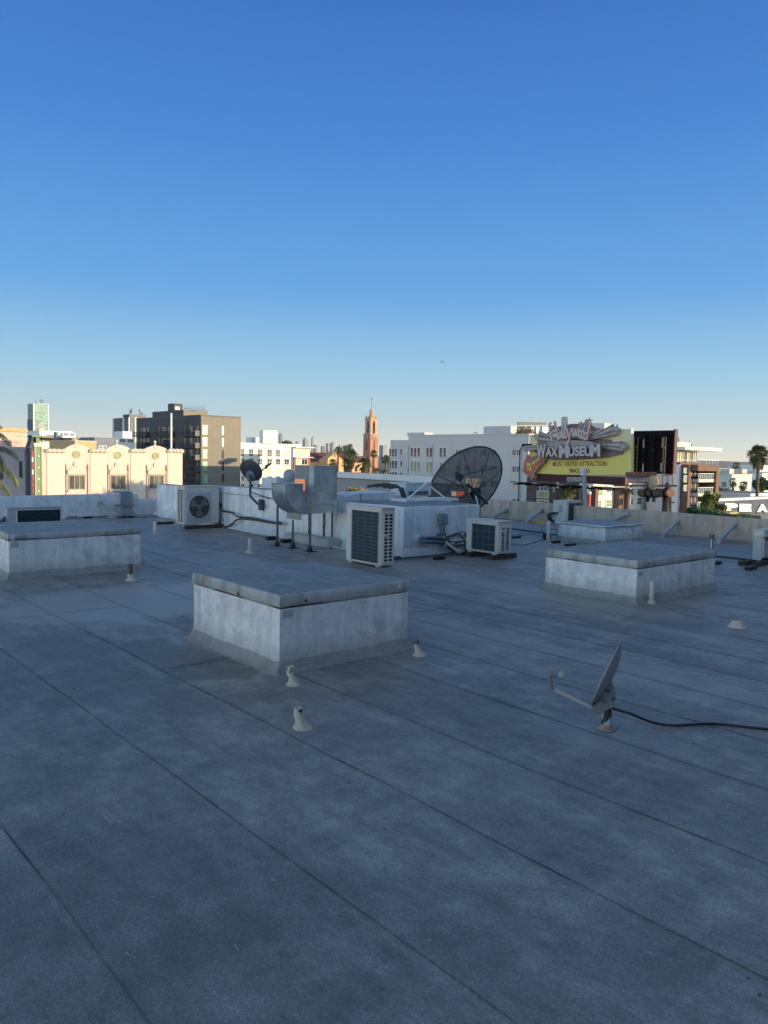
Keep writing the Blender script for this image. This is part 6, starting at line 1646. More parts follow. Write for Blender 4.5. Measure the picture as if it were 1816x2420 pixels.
for k in range(7):
    mb = MB(); z = zb3 + (zt0 - zb3) * (k + .5) / 7; mb.fbox(f2, .05, L2 - .05, z - .1, z + .1, 0, .25); mb.build('stringer', BLKS, t2)
for x in (1380, 1470, 1560):
    mb = MB(); s_ = f2.at(*c5(x, 500))[0]; mb.fbox(f2, s_ - .1, s_ + .1, zb3, zt0 - .3, .25, .5); mb.build('upright', BLKS, t2)
mb = MB()
for (x, y0, y1) in ((1384, 390, 470), (1388, 615, 690), (1560, 375, 470), (1556, 610, 690), (1470, 488, 492)):
    s_ = f2.at(*c5(x, 500))[0]; mb.fbox(f2, s_ - .06, s_ + .06, f2.at(*c5(x, y1))[1], f2.at(*c5(x, y0))[1], .5, .58)
mb.build('bracket', mat('worn_steel', (.30, .27, .22), .6), t2)
for (xa, xb) in ((1302, 1334), (1576, 1596)):
    mb = MB(); sa, sb2 = f2.at(*c5(xa, 500))[0], f2.at(*c5(xb, 500))[0]; za, zb4 = f2.at(*c5(xa, 705))[1], f2.at(*c5(xa, 368))[1]
    for s_ in (sa, sb2): mb.tube([f2.P(s_, za, .62), f2.P(s_, zb4, .62)], .05, 5)
    z = za
    while z < zb4 - .8: mb.tube([f2.P(sa, z, .62), f2.P(sb2, z, .62)], .04, 5); z += .36
    mb.fbox(f2, sa - .05, sb2 + .05, f2.at(*c5(xa, 472))[1], f2.at(*c5(xa, 464))[1], .7, .85); mb.build('ladder', mat('ladder_rust', (.13, .085, .06), .7), t2)
# torsion tube, column, platforms
pc = Yd(*c5(1562, 1000), 69.0)
t3 = thing('billboard_column', 'thick brown steel column and horizontal tube carrying the billboards', 'column', V((pc.x, pc.y, GZ)))
rC = 37 / 3.952 / F * 68
ztube = Yd(*c5(1460, 888), 68).z; rT = 40 / 3.952 / F * 68
mb = MB(); mb.tube([V((pc.x, pc.y, GZ)), V((pc.x, pc.y, ztube))], rC, 24); mb.build('column', mat('column_dark', (.04, .035, .028), .6, var=.2), t3, smooth=True)
pa = Yd(*c5(1330, 890), 71); pb = Yd(*c5(1600, 888), 66.5); dt = (pb - pa).normalized()
mb = MB(); mb.tube([pa, pb], rT, 28); mb.build('torsion_tube', COLM, t3, smooth=True)
for f_ in (.28, .50, .92):
    mb = MB(); c_ = pa.lerp(pb, f_); mb.lathe(c_, dt, [(rT, -.06), (rT * 1.28, -.06), (rT * 1.28, .06), (rT, .06)], 24); s_ = .12
    mb.obox(c_ - dt * .1 - Z * rT * 2.1, dt * .2, Nv * .3, Z * rT * 4.4); mb.build('saddle_plate', BLKS, t3)
mb = MB(); c_ = pb; mb.lathe(c_, dt, [(rT * 1.05, 0), (rT * 1.05, .1), (0, .12)], 24); mb.build('end_cap', RUST, t3)
t4 = thing('catwalk_platform', 'rusty red steel catwalk platforms with railings under the second billboard', 'platform', Yd(*c5(1195, 840), 70))
def q5(x, y, d): return Yd(*c5(x, y), d)
for (xa, xb, y, d0_, d1_, th) in ((1195, 1470, 732, 71.2, 66.5, .35), (1080, 1475, 830, 72, 67, .14), (1475, 1660, 832, 67, 63, .14)):
    mb = MB(); a_ = q5(xa, y, d0_); c_ = q5(xb, y, d1_); mb.obox(a_, V((c_.x - a_.x, c_.y - a_.y, c_.z - a_.z)), V((.2, 1.1, 0)), Z * th); mb.build('deck', RUST, t4)
mb = MB()
for (x0, y0, x1, y1) in ((1205, 735, 1205, 825), (1210, 788, 1395, 790), (1398, 740, 1398, 825), (1300, 740, 1302, 825), (1492, 740, 1492, 830), (1470, 742, 1492, 742), (1530, 722, 1530, 830), (1530, 722, 1620, 718), (1575, 720, 1575, 830), (1620, 718, 1620, 830), (1590, 835, 1590, 1060), (1604, 835, 1604, 1065), (1590, 975, 1640, 978), (1540, 880, 1640, 885), (1430, 740, 1480, 715)):
    mb.tube([q5(x0, y0, 67.5), q5(x1, y1, 67.3)], .06, 5)
mb.build('railing', mat('rail_rust', (.16, .07, .05), .7), t4)
mb = MB(); mb.lathe(q5(1444, 790, 67), V((-.35, -1, 0)), [(0, -.1), (.66, -.1), (.68, .05), (.6, .1), (0, .12)], 24, sx=.62); mb.build('round_plate', mat('plate_tan', (.30, .25, .17), .6, metal=.2), t4, smooth=True)
mb = MB(); p = q5(1480, 860, 67); mb.prism([q5(1195, 735, 69), q5(1300, 715, 69), q5(1400, 722, 68), q5(1470, 716, 68), q5(1440, 745, 68), q5(1200, 748, 69)], V((0, .3, 0))); mb.build('fascia', RUST, t4)
# red and white pipe post
p = Yd(*c5(843, 1015), 40); q = Yd(*c5(843, 900), 40)
t = thing('red_post', 'fat red pipe with a white cap behind the right parapet', 'post', p - Z * 4)
mb = MB(); mb.tube([p - Z * 6, q], .09, 14); mb.build('pipe', mat('post_red', (.45, .05, .03), .5), t, smooth=True); mb = MB(); mb.lathe(q, Z, [(.11, 0), (.11, .12), (0, .15)], 14); mb.build('cap', WHT, t)

# ------------------------------------------------------------- buildings on the right
BRN = mat('brown_cladding', (.085, .060, .052), .8, var=.12, scale=.5)
b = bld('brown_building', 'dark brown clad building under the billboard at its left end', *c5(540, 735), 118, c5(262, 0)[0], c5(545, 0)[0], BRN, lb=6)
wins(b, b.N, c5, [(360, 408), (414, 462)], [(870, 926), (950, 1000)], G_YEL, FRW, fw=.10); wins(b, b.N, c5, [(385, 455)], [(825, 860)], G_MID, FRW, fw=.08, nx=2)
mb = MB()
for k in range(10): z = GZ + 3 + 1.6 * k; mb.fbox(b.N, 0, b.la, z, z + .06, 0, .04)
mb.build('board_joint', BLKS, b.t)
ts = thing('letter_sign', 'white vertical letters mounted on the dark brown building', 'sign', b.N.P(b.N.at(*c5(515, 850))[0], b.N.at(*c5(515, 880))[1], .1))
text_on(b.N, c5, 'N', ((508, 852), (523, 852), (508, 832)), .1, WHT, ts, bold=.02); text_on(b.N, c5, 'G', ((508, 880), (523, 880), (508, 860)), .1, WHT, ts, bold=.02)
CRM = mat('cream_render', (.72, .67, .55), .85, var=.05, scale=.2)
b = bld('apartment_building', 'cream sunlit apartment building seen below the billboards with brown bays', *c5(880, 820), 108, c5(800, 0)[0], c5(1525, 0)[0], CRM, la=2.2)
wc = lambda cols, rows, pn, **k: wins(b, b.Wf, c5, cols, rows, pn, FRW, xref=930, fw=.12, **k)
wc([(902, 958)], [(842, 912)], G_GRN, nx=2, ny=2); wc([(1005, 1045)], [(836, 880)], G_MID, nx=2); wc([(905, 945), (1000, 1042)], [(958, 1020)], G_GRN, nx=2, ny=2)
wc([(1225, 1245), (1288, 1330), (1370, 1388), (1460, 1480)], [(948, 1010)], G_MID, nx=1, ny=2); wc([(1225, 1245), (1288, 1330)], [(860, 915)], G_MID, ny=2)
BAY = mat('brown_bay', (.15, .08, .055), .8)
for (x0, x1) in ((1072, 1108), (1112, 1165), (752, 792), (850, 878)):
    mb = MB(); s0 = b.Wf.at(*c5(x0, 900))[0]; s1 = b.Wf.at(*c5(x1, 900))[0]; mb.fbox(b.Wf, s0, s1, GZ, b.zt - .3, 0, .9); mb.build('bay', BAY, b.t)
wbay = Fr(b.C - A * .9, B, -A)
wins(b, wbay, c5, [(1122, 1150)], [(850, 905), (945, 1000)], G_DK, FRD, fw=.06); wins(b, wbay, c5, [(812, 845)], [(835, 890)], G_YEL, FRW, fw=.08)

# white block with canopy roof and brown framed balconies
b = bld('apartment_building', 'white and brown apartment block with balconies and a flat overhanging canopy roof', *c6(565, 617), 112, c6(470, 0)[0], c6(880, 0)[0], WSH, la=5, cap=BAY)
mb = MB(); s1 = b.Wf.at(*c6(878, 800))[0]; s0 = b.Wf.at(*c6(575, 800))[0]; zf = b.zt
sI = b.Wf.at(*c6(655, 800))[0]; sJ = b.Wf.at(*c6(840, 800))[0]
mb.fbox(b.Wf, s0, sI - 1.2, GZ, zf, 0, 1.2); mb.fbox(b.Wf, sJ, s1, GZ, zf, 0, 2.2); mb.fbox(b.Wf, sI - 1.2, sJ, zf - .9, zf, 0, 2.2); mb.build('brown_frame', BAY, b.t)
mb = MB(); mb.fbox(b.Wf, sI, sJ, GZ, zf - .9, .0, .05); mb.build('recess', mat('recess_dark', (.05, .035, .03), .8), b.t)
for (yt, yb) in ((730, 795), (900, 965), (1075, 1130)):
    z0 = b.Wf.at(*c6(740, yb))[1]; z1 = b.Wf.at(*c6(740, yt))[1]
    mb = MB(); mb.fbox(b.Wf, sI - .2, sJ + .0, z0 - .45, z0, .05, 1.9); mb.build('balcony_slab', WSH, b.t)
    mb = MB(); s_ = sI - .2
    while s_ < sJ - .1: mb.fbox(b.Wf, s_, s_ + .07, z0, z1, 1.8, 1.87); s_ += .55
    mb.fbox(b.Wf, sI - .2, sJ, z1, z1 + .08, 1.77, 1.9); mb.build('balcony_rail', WHT, b.t)
    mb = MB(); mb.fbox(b.Wf, sI - .15, sJ - .05, z0 + .1, z1 - .1, 1.72, 1.76); mb.build('balcony_glass', glass('balcony_glass', (.10, .15, .14), .1), b.t)
wf3 = Fr(b.C - A * .06, B, -A)
for y in (655, 830, 1000): wins(b, wf3, c6, [(668, 700), (705, 745)], [(y + 10, y + 110)], G_MID, FRW, fw=.1)
wfr = Fr(b.C - A * 1.2, B, -A)
wins(b, wfr, c6, [(612, 640)], [(670, 720), (760, 830), (880, 940)], G_GRN, FRW, fw=.08, ny=2)
wins(b, b.N, c6, [(498, 512), (535, 548)], [(660, 720), (830, 890), (950, 1010), (1060, 1120)], G_MID, FRW, fw=.08, ny=2)
mb = MB(); sa = b.N.at(*c6(560, 700))[0]; mb.fbox(b.N, .05, 1.2, GZ, zf - .05, 0, .12); mb.build('white_pier', WHT, b.t)
q, la_, lb_, zt_ = sub(b, 'glazed_penthouse', *c6(500, 445), 116, c6(430, 0)[0], c6(775, 0)[0], CRM)
fp = Fr(q, B, -A)
wins(b, fp, c6, [(505, 530), (540, 562), (570, 605), (612, 650), (670, 692), (698, 722), (728, 745), (750, 768)], [(462, 605)], lambda c, r: rp_.choice([G_YEL, G_GRN, G_MID]), FRW, xref=600, fw=.10, ny=2, split=.3)
mb = MB(); zr_ = fp.at(*c6(600, 441))[1]; s1 = fp.at(*c6(920, 441))[0]; mb.fbox(fp, -1, s1, zr_, zr_ + .5, -8, 2.2); mb.build('canopy', CRM, b.t, bevel=.05)
q2, a2_, b2_, z2_ = sub(b, 'roof_house', *c6(495, 340), 122, c6(430, 0)[0], c6(700, 0)[0], CRM, z0=zr_ + .55)
mb = MB()
for (x, y0, y1) in ((530, 345, 305), (505, 345, 290), (550, 345, 288), (685, 345, 330), (710, 420, 358), (745, 425, 395)): mb.tube([Yd(*c6(x, y0), 120), Yd(*c6(x, y1), 120)], .07, 5)
mb.tube([Yd(*c6(500, 288), 120), Yd(*c6(552, 288), 120)], .06, 5); mb.build('roof_mast', DMET, b.t)
z_ = fp.at(*c6(800, 615))[1]; zz_ = fp.at(*c6(800, 565))[1]; sa, sb3 = fp.at(*c6(600, 600))[0], fp.at(*c6(852, 600))[0]
mb = MB(); s_ = sa
while s_ < sb3: mb.fbox(fp, s_, s_ + .06, z_, zz_, 2.4, 2.46); s_ += .9
mb.fbox(fp, sa, sb3, zz_, zz_ + .08, 2.38, 2.5); mb.build('terrace_rail', WHT, b.t)

# pale stucco apartments, far right
b = bld('apartment_building', 'pale art deco apartment block at the right behind dark trees', *c6(1210, 757), 175, c6(875, 0)[0], c6(1460, 0)[0], mat('pale_stucco', (.60, .56, .48), .85, var=.06, scale=.2))
wins(b, b.N, c6, [(935, 965), (1088, 1112), (1118, 1145)], [(828, 890), (930, 990), (1030, 1080)], G_DK, FRW, fw=.1, nx=2)
wins(b, b.Wf, c6, [(1310, 1330), (1375, 1400)], [(940, 1000), (830, 890), (1040, 1090)], G_MID, FRW, fw=.1)
q, la_, lb_, zt_ = sub(b, 'roof_house', *c6(1180, 674), 180, c6(1065, 0)[0], c6(1240, 0)[0], mat('roof_house_grey', (.46, .41, .36), .85))
q, la_, lb_, zt_ = sub(b, 'stair_house', *c6(1342, 676), 190, c6(1240, 0)[0], c6(1402, 0)[0], mat('roof_house_grey', (.46, .41, .36)))
bld('pale_house', 'small cream building between the balcony block and the pale apartments', *c6(925, 655), 300, c6(880, 0)[0], c6(985, 0)[0], CRM)
bld('low_flat_building', 'long low white roofed building at the far right behind the palm', *c6(1440, 1005), 120, c6(1430, 0)[0], c6(1800, 0)[0], WHT, la=8)
bld('white_house', 'white house glimpsed behind the big fan palm at the right edge', *c6(1590, 735), 260, c6(1560, 0)[0], c6(1800, 0)[0], WHT, la=10)
bld('flat_roofed_house', 'low cream house in front of the pale apartments', *c6(895, 705), 240, c6(880, 0)[0], c6(1040, 0)[0], CRM, la=10)
# mural wall with big block letters
b = bld('lettered_building', 'low building with huge white block letters painted along its wall at the far right', *c6(1000, 1078), 84, c6(990, 0)[0], c6(1900, 0)[0], mat('mural_grey', (.07, .085, .12), .8, var=.3, scale=.3), la=1.0, cap=WHT, cat='building')
fm = b.Wf; BLKP = mat('paint_black', (.02, .018, .022), .7)
for (s_, x0, x1, yb, yt) in (('P', 1112, 1272, 1190, 1096), ('E', 1288, 1440, 1202, 1104), ('A', 1505, 1645, 1208, 1108)):
    text_on(fm, c6, s_, ((x0 - 4, yb + 12), (x1 + 8, yb + 14), (x0 - 4, yt + 6)), .05, BLKP, b.t, bold=.12)
    text_on(fm, c6, s_, ((x0, yb), (x1, yb + 2), (x0, yt)), .12, WHT, b.t, bold=.085)
mb = MB(); s0 = fm.at(*c6(1180, 1200))[0]; s1 = fm.at(*c6(1300, 1200))[0]; mb.fbox(fm, s0, s1, fm.at(*c6(1240, 1235))[1], fm.at(*c6(1240, 1206))[1], 0, .03); mb.build('painted_patch', mat('paint_olive', (.30, .28, .10), .8), b.t)

# mid-distance filler of the basin: many low roofs seen as small boxes
rb = random.Random(21)
cl = [mat('far_wall_%d' % i, c, .85, var=.05) for i, c in enumerate(((.55, .50, .42), (.42, .36, .30), (.62, .60, .55), (.30, .22, .17), (.35, .34, .33)))]
for i, (px, py, d, w_) in enumerate(((1700, 1108, 520, 26), (1738, 1110, 640, 40), (1790, 1106, 480, 30), (1812, 1118, 330, 22), (1764, 1118, 300, 18), (1680, 1107, 900, 60), (1722, 1104, 1200, 80), (1800, 1100, 1500, 90), (1650, 1106, 700, 30))):
    bld('distant_building', 'small distant %s roof%s on the right horizon, number of metres away unclear' % ('a', 's') if False else ['cream box building on the right horizon left of the small palm', 'brown flat building on the right horizon under the small palm', 'white box building at the right horizon behind the big palm trunk', 'dark brown house at the right edge behind the big palm', 'grey flat house between the two palms on the right', 'widest cream roof on the right horizon beside the balcony block', 'brown band of roof far off behind the small palm', 'white speck of a building at the far right skyline', 'dark small building just right of the balcony block on the horizon'][i], px, py, d, None, None, cl[i % 5], la=w_ * .6, lb=w_)

# ------------------------------------------------------------- plants
def leafmat(name, c1_, c2_, scale=.8):
    m, nt, b, oc = start(name)
    n = noise_(nt, oc, scale, 4, .6); n2 = noise_(nt, oc, scale * 8, 2)
    c = mixc(nt, ramp(nt, n, .35, .65), c1_, c2_); c = mixc(nt, ramp(nt, n2, .4, .7, 0, .5), c, [x * 1.5 for x in c2_])
    nt.links.new(c, b.inputs['Base Color']); b.inputs['Roughness'].default_value = .6
    MATS[name] = m; return m
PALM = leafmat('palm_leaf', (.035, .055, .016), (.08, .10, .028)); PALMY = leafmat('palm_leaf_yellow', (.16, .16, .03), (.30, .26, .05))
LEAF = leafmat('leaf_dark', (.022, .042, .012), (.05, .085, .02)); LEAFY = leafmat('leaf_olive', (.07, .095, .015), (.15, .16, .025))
TRK = mat('palm_trunk', (.12, .085, .055), .9, var=.3, scale=4, bmp=.4); THATCH = mat('palm_thatch', (.14, .10, .055), .9, var=.3, scale=3)
def fan_palm(name, label, top, R_, trunk_r, base_z=GZ, n=46, seed=1, cat='palm tree', grp=None, skirt=True, mat_=PALM, lean=0.0):
    rg = random.Random(seed)
    t = thing(name, label, cat, V((top.x - lean, top.y, base_z)), grp)
    mb = MB(); m_ = 10; mb.tube([V((top.x - lean * (1 - k / m_) ** 1.5, top.y, base_z + (top.z - base_z) * k / m_)) for k in range(m_ + 1)], [trunk_r * (1.25 - .4 * k / m_) for k in range(m_ + 1)], 10); mb.build('trunk', TRK, t, smooth=True)
    mb = MB()
    def blade(c, dirv, L_, w_):
        side = dirv.cross(Z); side = side.normalized() if side.length > .01 else V((1, 0, 0)); upv = side.cross(dirv)
        k_ = 9
        for j in range(k_):
            a_ = (j / (k_ - 1) - .5) * 2.5
            d_ = (dirv * math.cos(a_) + side * math.sin(a_)).normalized(); l_ = L_ * (1 - .25 * abs(a_) / 1.3) * rg.uniform(.85, 1.1)
            tip = c + d_ * l_ - Z * l_ * rg.uniform(.15, .55); mid = c + d_ * l_ * .55 - Z * l_ * .06
            sw_ = side * math.cos(a_) - dirv * math.sin(a_); hw = L_ * .075
            mb.add([c, mid + sw_ * hw, tip, mid - sw_ * hw], [(0, 1, 2, 3)])
    for i in range(n):
        a_ = rg.uniform(0, 6.283); el = rg.uniform(-.75, 1.35) if i > n // 4 else rg.uniform(.3, 1.4)
        d = V((math.cos(a_) * math.cos(el), math.sin(a_) * math.cos(el), math.sin(el)))
        pl_ = R_ * rg.uniform(.42, .60); c = top + d * pl_
        mb.tube([top + d * .1, c], R_ * .012, 3, cap=False)
        blade(c, (d - Z * .25).normalized(), R_ * rg.uniform(.38, .5), 1)
    mb.build('crown', mat_, t, fix=False)
    if skirt:
        mb = MB()
        for i in range(n):
            a_ = rg.uniform(0, 6.283); d = V((math.cos(a_), math.sin(a_), 0)); c = top - Z * R_ * rg.uniform(.0, .5) + d * trunk_r
            mb.add([c, c + d * R_ * .25 - Z * R_ * rg.uniform(.3, .5) + d.cross(Z) * R_ * .07, c + d * R_ * .16 - Z * R_ * rg.uniform(.6, .9), c + d * R_ * .2 - Z * R_ * .35 - d.cross(Z) * R_ * .07], [(0, 1, 2, 3)])
        mb.build('dead_fronds', THATCH, t, fix=False)
    return t
def feather(mb, base, d, L_, droop, w_, n=26, rg=R):
    side0 = d.cross(Z).normalized(); p = V(base); pts = [V(p)]; dv = V(d)
    for k in range(n):
        dv = (dv - Z * droop / n).normalized(); p = p + dv * (L_ / n); pts.append(V(p))
    mb.tube(pts, [L_ * .008 * (1 - k / (n + 2)) for k in range(n + 1)], 4)
    for k in range(2, n + 1):
        f = k / n; l_ = w_ * math.sin(math.pi * min(1, .12 + f * .85)) ** .7
        t_ = (pts[k] - pts[k - 1]).normalized(); s_ = t_.cross(Z); s_ = s_.normalized() if s_.length > .01 else side0
        for q in (0, .5):
            o_ = pts[k - 1].lerp(pts[k], q)
            for sg in (-1, 1):
                dd_ = (s_ * sg + t_ * .75 - Z * rg.uniform(.25, .75)).normalized()
                tip = o_ + dd_ * l_ * rg.uniform(.85, 1.1); hw = t_ * L_ / n * .20
                mb.add([o_ - hw, o_ + dd_ * l_ * .5 - hw * .9, tip, o_ + dd_ * l_ * .5 + hw], [(0, 1, 2, 3)])
def date_palm(label, top, R_, tr, n=34, seed=3, base_z=GZ, mat_=LEAF, grp=None, droop=1.7):
    rg = random.Random(seed); t = thing('palm_tree', label, 'palm tree', V((top.x, top.y, base_z)), grp)
    mb = MB(); mb.tube([V((top.x, top.y, base_z)), top], tr, 10); mb.build('trunk', TRK, t, smooth=True)
    mb = MB()
    for i in range(n):
        a_ = 6.283 * i * .618; el = rg.uniform(-.1, 1.25); d = V((math.cos(a_) * math.cos(el), math.sin(a_) * math.cos(el), math.sin(el)))
        feather(mb, top, d, R_ * rg.uniform(.9, 1.1), droop * rg.uniform(.7, 1.2), R_ * .16, 14, rg)
    mb.build('crown', mat_, t, fix=False); return t
# big feather palm entering at the left edge, its trunk just outside the picture
top = Yd(-120, 1080, 42.0)
t = thing('palm_tree', 'yellow green feather palm whose drooping fronds enter at the left edge', 'palm tree', V((top.x, top.y, GZ)))
mb = MB(); mb.tube([V((top.x, top.y, GZ)), top], .35, 12); mb.build('trunk', TRK, t, smooth=True)
rg = random.Random(8)
mb = MB()
for i in range(24):
    a_ = 6.283 * i * .618 + .3; el = rg.uniform(-.1, 1.2)
    if math.cos(a_) > .25: continue
    feather(mb, top, V((math.cos(a_) * math.cos(el), math.sin(a_) * math.cos(el), math.sin(el))), 4.6, rg.uniform(1.4, 2.2), .62, 30, rg)
mb.build('crown', PALM, t, fix=False)
def px_frond(pts, w_, m):
    P = [Yd(x, y, 42.0 - .9 * i) for i, (x, y) in enumerate(pts)]
    mb = MB(); q = []
    for i in range(len(P) - 1):
        for k in range(9):
            tt = k / 9; p0 = P[max(i - 1, 0)]; p1 = P[i]; p2 = P[i + 1]; p3 = P[min(i + 2, len(P) - 1)]
            q.append(.5 * ((2 * p1) + (p2 - p0) * tt + (2 * p0 - 5 * p1 + 4 * p2 - p3) * tt * tt + (3 * p1 - p0 - 3 * p2 + p3) * tt ** 3))
    q.append(P[-1]); n = len(q) - 1
    mb.tube(q, [.05 * (1 - .7 * k / n) for k in range(n + 1)], 5)
    for k in range(1, n + 1):
        t_ = (q[k] - q[k - 1]).normalized(); s_ = t_.cross(Z).normalized(); f = k / n; l_ = w_ * math.sin(math.pi * min(1, .2 + f * .76)) ** .6
        for qq in (0, .33, .66):
            o_ = q[k - 1].lerp(q[k], qq)
            for sg in (-1, 1):
                dd_ = (s_ * sg * .8 + t_ * .9 - Z * rg.uniform(.5, 1.1)).normalized(); tip = o_ + dd_ * l_ * rg.uniform(.85, 1.1); hw = t_ * .035
                mb.add([o_ - hw, o_ + dd_ * l_ * .5 - hw, tip, o_ + dd_ * l_ * .5 + hw], [(0, 1, 2, 3)])
    mb.build('frond', m, t, fix=False)
px_frond([(-120, 1080), (-60, 1058), (-5, 1055), (28, 1066), (44, 1084)], .55, PALM)
px_frond([(-120, 1080), (-50, 1028), (-8, 1022), (14, 1034), (24, 1052)], .5, PALM)
px_frond([(-120, 1080), (-60, 1082), (0, 1096), (30, 1120), (40, 1146)], .6, PALMY)
px_frond([(-120, 1082), (-60, 1100), (-10, 1126), (12, 1150), (24, 1168)], .55, PALMY)
px_frond([(-120, 1078), (-70, 1010), (-20, 996), (-4, 1002), (6, 1012)], .45, PALMY)
px_frond([(-120, 1080), (-60, 1075), (-10, 1070), (6, 1090), (10, 1112)], .45, PALM)
# palms in front of the church
PG = 'palms around the church'
for i, (x, y, r_, lab, sd) in enumerate(((937, 522, 30, 'small fan palm high above the church roof, leftmost of its cluster', 1), (1038, 492, 24, 'tallest small crowned palm above the church roof', 2), (996, 515, 34, 'fan palm with a round crown next to the tallest one', 3), (1045, 575, 58, 'big shaggy fan palm left of the bell tower, widest of the cluster', 4),
        (1020, 640, 48, 'lower shaggy fan palm in the church cluster', 5), (1162, 640, 56, 'shaggy fan palm just left of the bell tower foot', 6), (1240, 552, 30, 'fan palm standing in front of the bell tower shaft', 7), (895, 632, 34, 'low fan palm in front of the church gable', 8), (1345, 600, 36, 'dark fan palm between the bell tower and the white apartments', 9))):
    d = 330 - i * 6; p = Yd(*c3(x, y), d); fan_palm('palm_tree', lab, p, r_ / 3.609 / F * d * 1.5, .45, seed=sd, grp=PG, n=75, skirt=(r_ > 40))
p = Yd(*c3(1262, 690), 270); date_palm('dark feather palm at the foot of the bell tower', p, 62 / 3.609 / F * 270, .5, n=44, seed=12, grp=PG)
p = Yd(*c3(1330, 700), 262); date_palm('dark feather palm against the end of the white apartments', p, 45 / 3.609 / F * 262, .5, n=40, seed=13, grp=PG)
# palms on the right
SG = 'palms on the right'
p = Yd(*c6(1545, 500), 98); fan_palm('palm_tree', 'tall fan palm with full crown and long trunk at the right edge', p, 165 / 5.253 / F * 98, .21, seed=31, n=120, grp=SG, lean=-.4)
p = Yd(*c6(1270, 635), 330); fan_palm('palm_tree', 'small distant palm on the skyline above the pale apartments', p, 55 / 5.253 / F * 330 * 1.15, .5, seed=32, n=50, grp=SG, skirt=False)
p = Yd(*c5(635, 895), 78); fan_palm('palm_tree', 'bushy fan palm crown below the billboard in front of the brown building', p, 112 / 3.952 / F * 78, .3, seed=33, n=90, grp=SG, mat_=leafmat('palm_leaf_olive', (.07, .085, .02), (.15, .15, .04)), skirt=False)
p = Yd(*c5(1200, 868), 74); date_palm('palm with a red brown trunk and drooping fronds under the catwalk', p, 118 / 3.952 / F * 74, .3, n=34, seed=34, grp=SG, mat_=PALM)
for (x, y, r_, lab, sd) in ((1230, 835, 62, 'thin palm against the shaded corner of the pale apartments', 41), (1350, 880, 66, 'palm in front of the sunlit wall of the pale apartments', 42)):
    p = Yd(*c6(x, y), 160); fan_palm('palm_tree', lab, p, r_ / 5.253 / F * 160 * 1.1, .3, seed=sd, n=44, grp=SG, mat_=PALM)
def tree(label, px, py, d, rx, rz, m, seed=1, n=1500, leaf=.16, cat='tree', name='tree', grp=None, base_z=GZ, ry=None):
    rg = random.Random(seed); c = Yd(px, py, d); t = thing(name, label, cat, V((c.x, c.y, base_z)), grp); ry = ry or rx
    mb = MB(); mb.tube([V((c.x, c.y, base_z)), V((c.x + .1, c.y, c.z - rz * .5)), c], [.22, .16, .05], 8)
    cl_ = []
    for i in range(26):
        while True:
            q = V((rg.uniform(-1, 1), rg.uniform(-1, 1), rg.uniform(-1, 1)))
            if .25 < q.length < 1: break
        cl_.append((V((c.x + q.x * rx * .82, c.y + q.y * ry * .82, c.z + q.z * rz * .8)), rg.uniform(.22, .42)))
    for cc_, _ in cl_[:10]: mb.tube([c - Z * rz * .6, cc_], [.08, .02], 5)
    mb.build('trunk', TRK, t, smooth=True)
    mb = MB()
    for i in range(n):
        cc_, cr_ = cl_[rg.randrange(len(cl_))]; v_ = V((rg.gauss(0, 1), rg.gauss(0, 1), rg.gauss(0, .8))).normalized() * rg.uniform(.5, 1) * cr_
        p = cc_ + V((v_.x * rx, v_.y * ry, v_.z * rz)); a_ = V((rg.gauss(0, 1), rg.gauss(0, 1), rg.gauss(0, 1))).normalized(); b_ = a_.orthogonal().normalized(); s_ = leaf * rg.uniform(.6, 1.3)
        mb.add([p - a_ * s_, p + b_ * s_ * .6, p + a_ * s_, p - b_ * s_ * .6], [(0, 1, 2, 3)])
    mb.build('crown', m, t, fix=False); return t
TG = 'trees beyond the right parapet'
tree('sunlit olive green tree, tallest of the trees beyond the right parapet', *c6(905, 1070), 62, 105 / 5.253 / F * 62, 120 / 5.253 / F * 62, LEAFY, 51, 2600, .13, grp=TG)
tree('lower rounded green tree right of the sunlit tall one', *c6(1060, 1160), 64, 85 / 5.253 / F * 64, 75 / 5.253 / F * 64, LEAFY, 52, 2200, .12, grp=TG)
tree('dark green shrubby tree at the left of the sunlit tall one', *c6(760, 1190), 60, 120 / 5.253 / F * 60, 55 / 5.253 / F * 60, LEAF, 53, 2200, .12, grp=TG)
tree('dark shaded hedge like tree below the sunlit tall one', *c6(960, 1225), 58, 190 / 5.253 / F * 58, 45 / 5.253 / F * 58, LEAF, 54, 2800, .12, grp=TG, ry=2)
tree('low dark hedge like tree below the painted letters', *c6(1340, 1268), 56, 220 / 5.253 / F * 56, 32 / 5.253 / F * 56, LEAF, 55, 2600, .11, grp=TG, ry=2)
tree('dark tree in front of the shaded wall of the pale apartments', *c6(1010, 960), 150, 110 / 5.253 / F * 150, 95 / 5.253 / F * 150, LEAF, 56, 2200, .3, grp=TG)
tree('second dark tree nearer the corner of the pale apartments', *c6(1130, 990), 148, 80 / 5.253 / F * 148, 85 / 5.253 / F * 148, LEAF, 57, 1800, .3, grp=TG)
tree('dark tree mass behind the trunk of the tall palm', *c6(1590, 860), 140, 110 / 5.253 / F * 140, 90 / 5.253 / F * 140, LEAF, 58, 2200, .3, grp=TG)
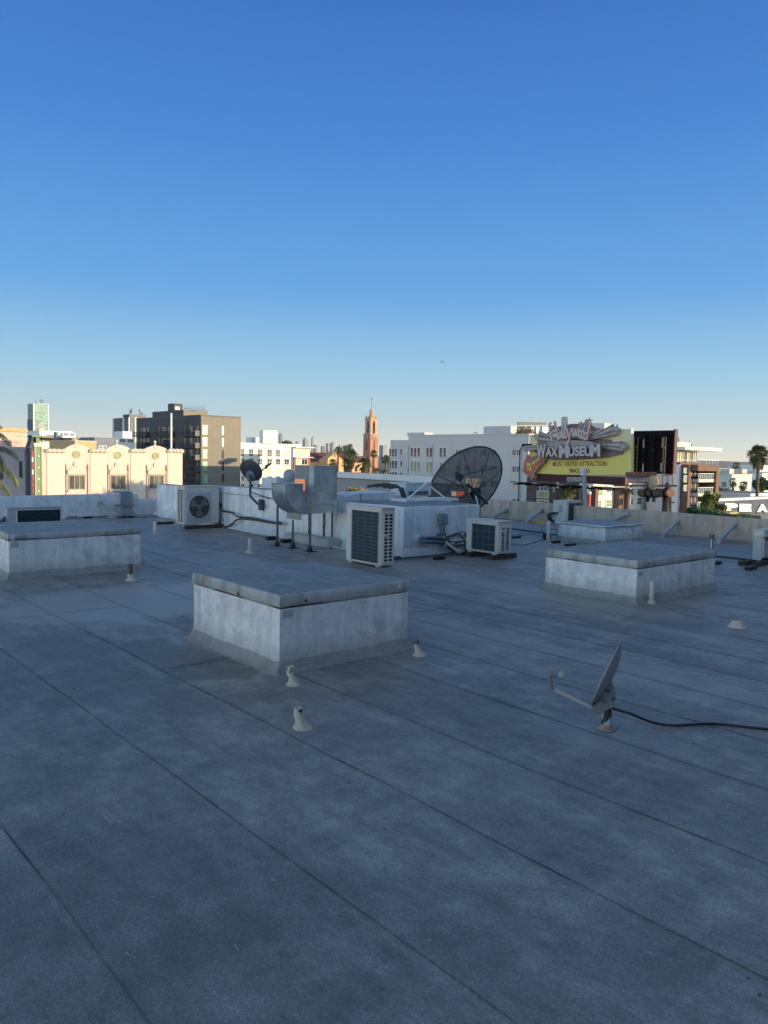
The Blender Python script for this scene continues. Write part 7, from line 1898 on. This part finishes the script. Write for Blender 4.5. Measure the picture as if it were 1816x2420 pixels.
tree('thin yellowing tree behind the sunlit tall one', *c6(1010, 1020), 66, 50 / 5.253 / F * 66, 60 / 5.253 / F * 66, LEAFY, 59, 900, .12, grp=TG)
tree('clump of leaves on the roof edge of the cream block', *c3(508, 456), 300, 2.6, 1.0, LEAF, 60, 300, .35, base_z=Yd(*c3(515, 455), 300).z - 4)
tree('dry bush top showing behind the stucco block', *c3(1100, 862), 33, 90 / 3.609 / F * 33, 26 / 3.609 / F * 33, leafmat('leaf_dry', (.14, .13, .05), (.24, .2, .09)), 61, 1500, .05)
# roof terrace plants on the shaded white block
for (x, lab, sd) in ((195, 'left terrace shrub on the shaded white block', 62), (265, 'middle terrace shrub under the pergola', 63), (300, 'right terrace shrub beside the white screens', 64)):
    tree(lab, *c5(x, 328), 141, .9, .8, leafmat('leaf_rusty', (.16, .08, .03), (.2, .14, .04)), sd, 260, .22, name='potted_plant', cat='plant', base_z=Yd(*c5(x, 346), 141).z)
# airliner far off
p = Yd(1046, 855, 3500); t = thing('airplane', 'tiny distant airplane in the clear blue sky', 'airplane', p)
mb = MB(); mb.tube([p - B * 12, p - B * 9, p + B * 8, p + B * 13], [.4, 1.6, 1.6, .2], 10); mb.build('fuselage', DMET, t, smooth=True)
mb = MB(); mb.obox(p - A * 11 - B * 1.5 + Z * .2, A * 22, B * 3, Z * .35); mb.build('wing', DMET, t); mb = MB(); mb.obox(p - B * 12, B * 2.5, A * .3, Z * 4); mb.build('tail_fin', DMET, t)

# ------------------------------------------------------------- air
hb = MB(); hb.obox(V((-9800, -9800, GZ - 1)), V((19600, 0, 0)), V((0, 19600, 0)), Z * (420 - GZ + 1))
m = bpy.data.materials.new('haze_air'); m.use_nodes = True; nt = m.node_tree; nt.nodes.remove(nt.nodes['Principled BSDF'])
pv = nt.nodes.new('ShaderNodeVolumePrincipled'); pv.inputs['Color'].default_value = (.78, .86, .95, 1); pv.inputs['Density'].default_value = 3.2e-5; pv.inputs['Anisotropy'].default_value = .2
nt.links.new(pv.outputs[0], nt.nodes['Material Output'].inputs['Volume'])
tag(hb.build('haze', m), None, None, kind='stuff')
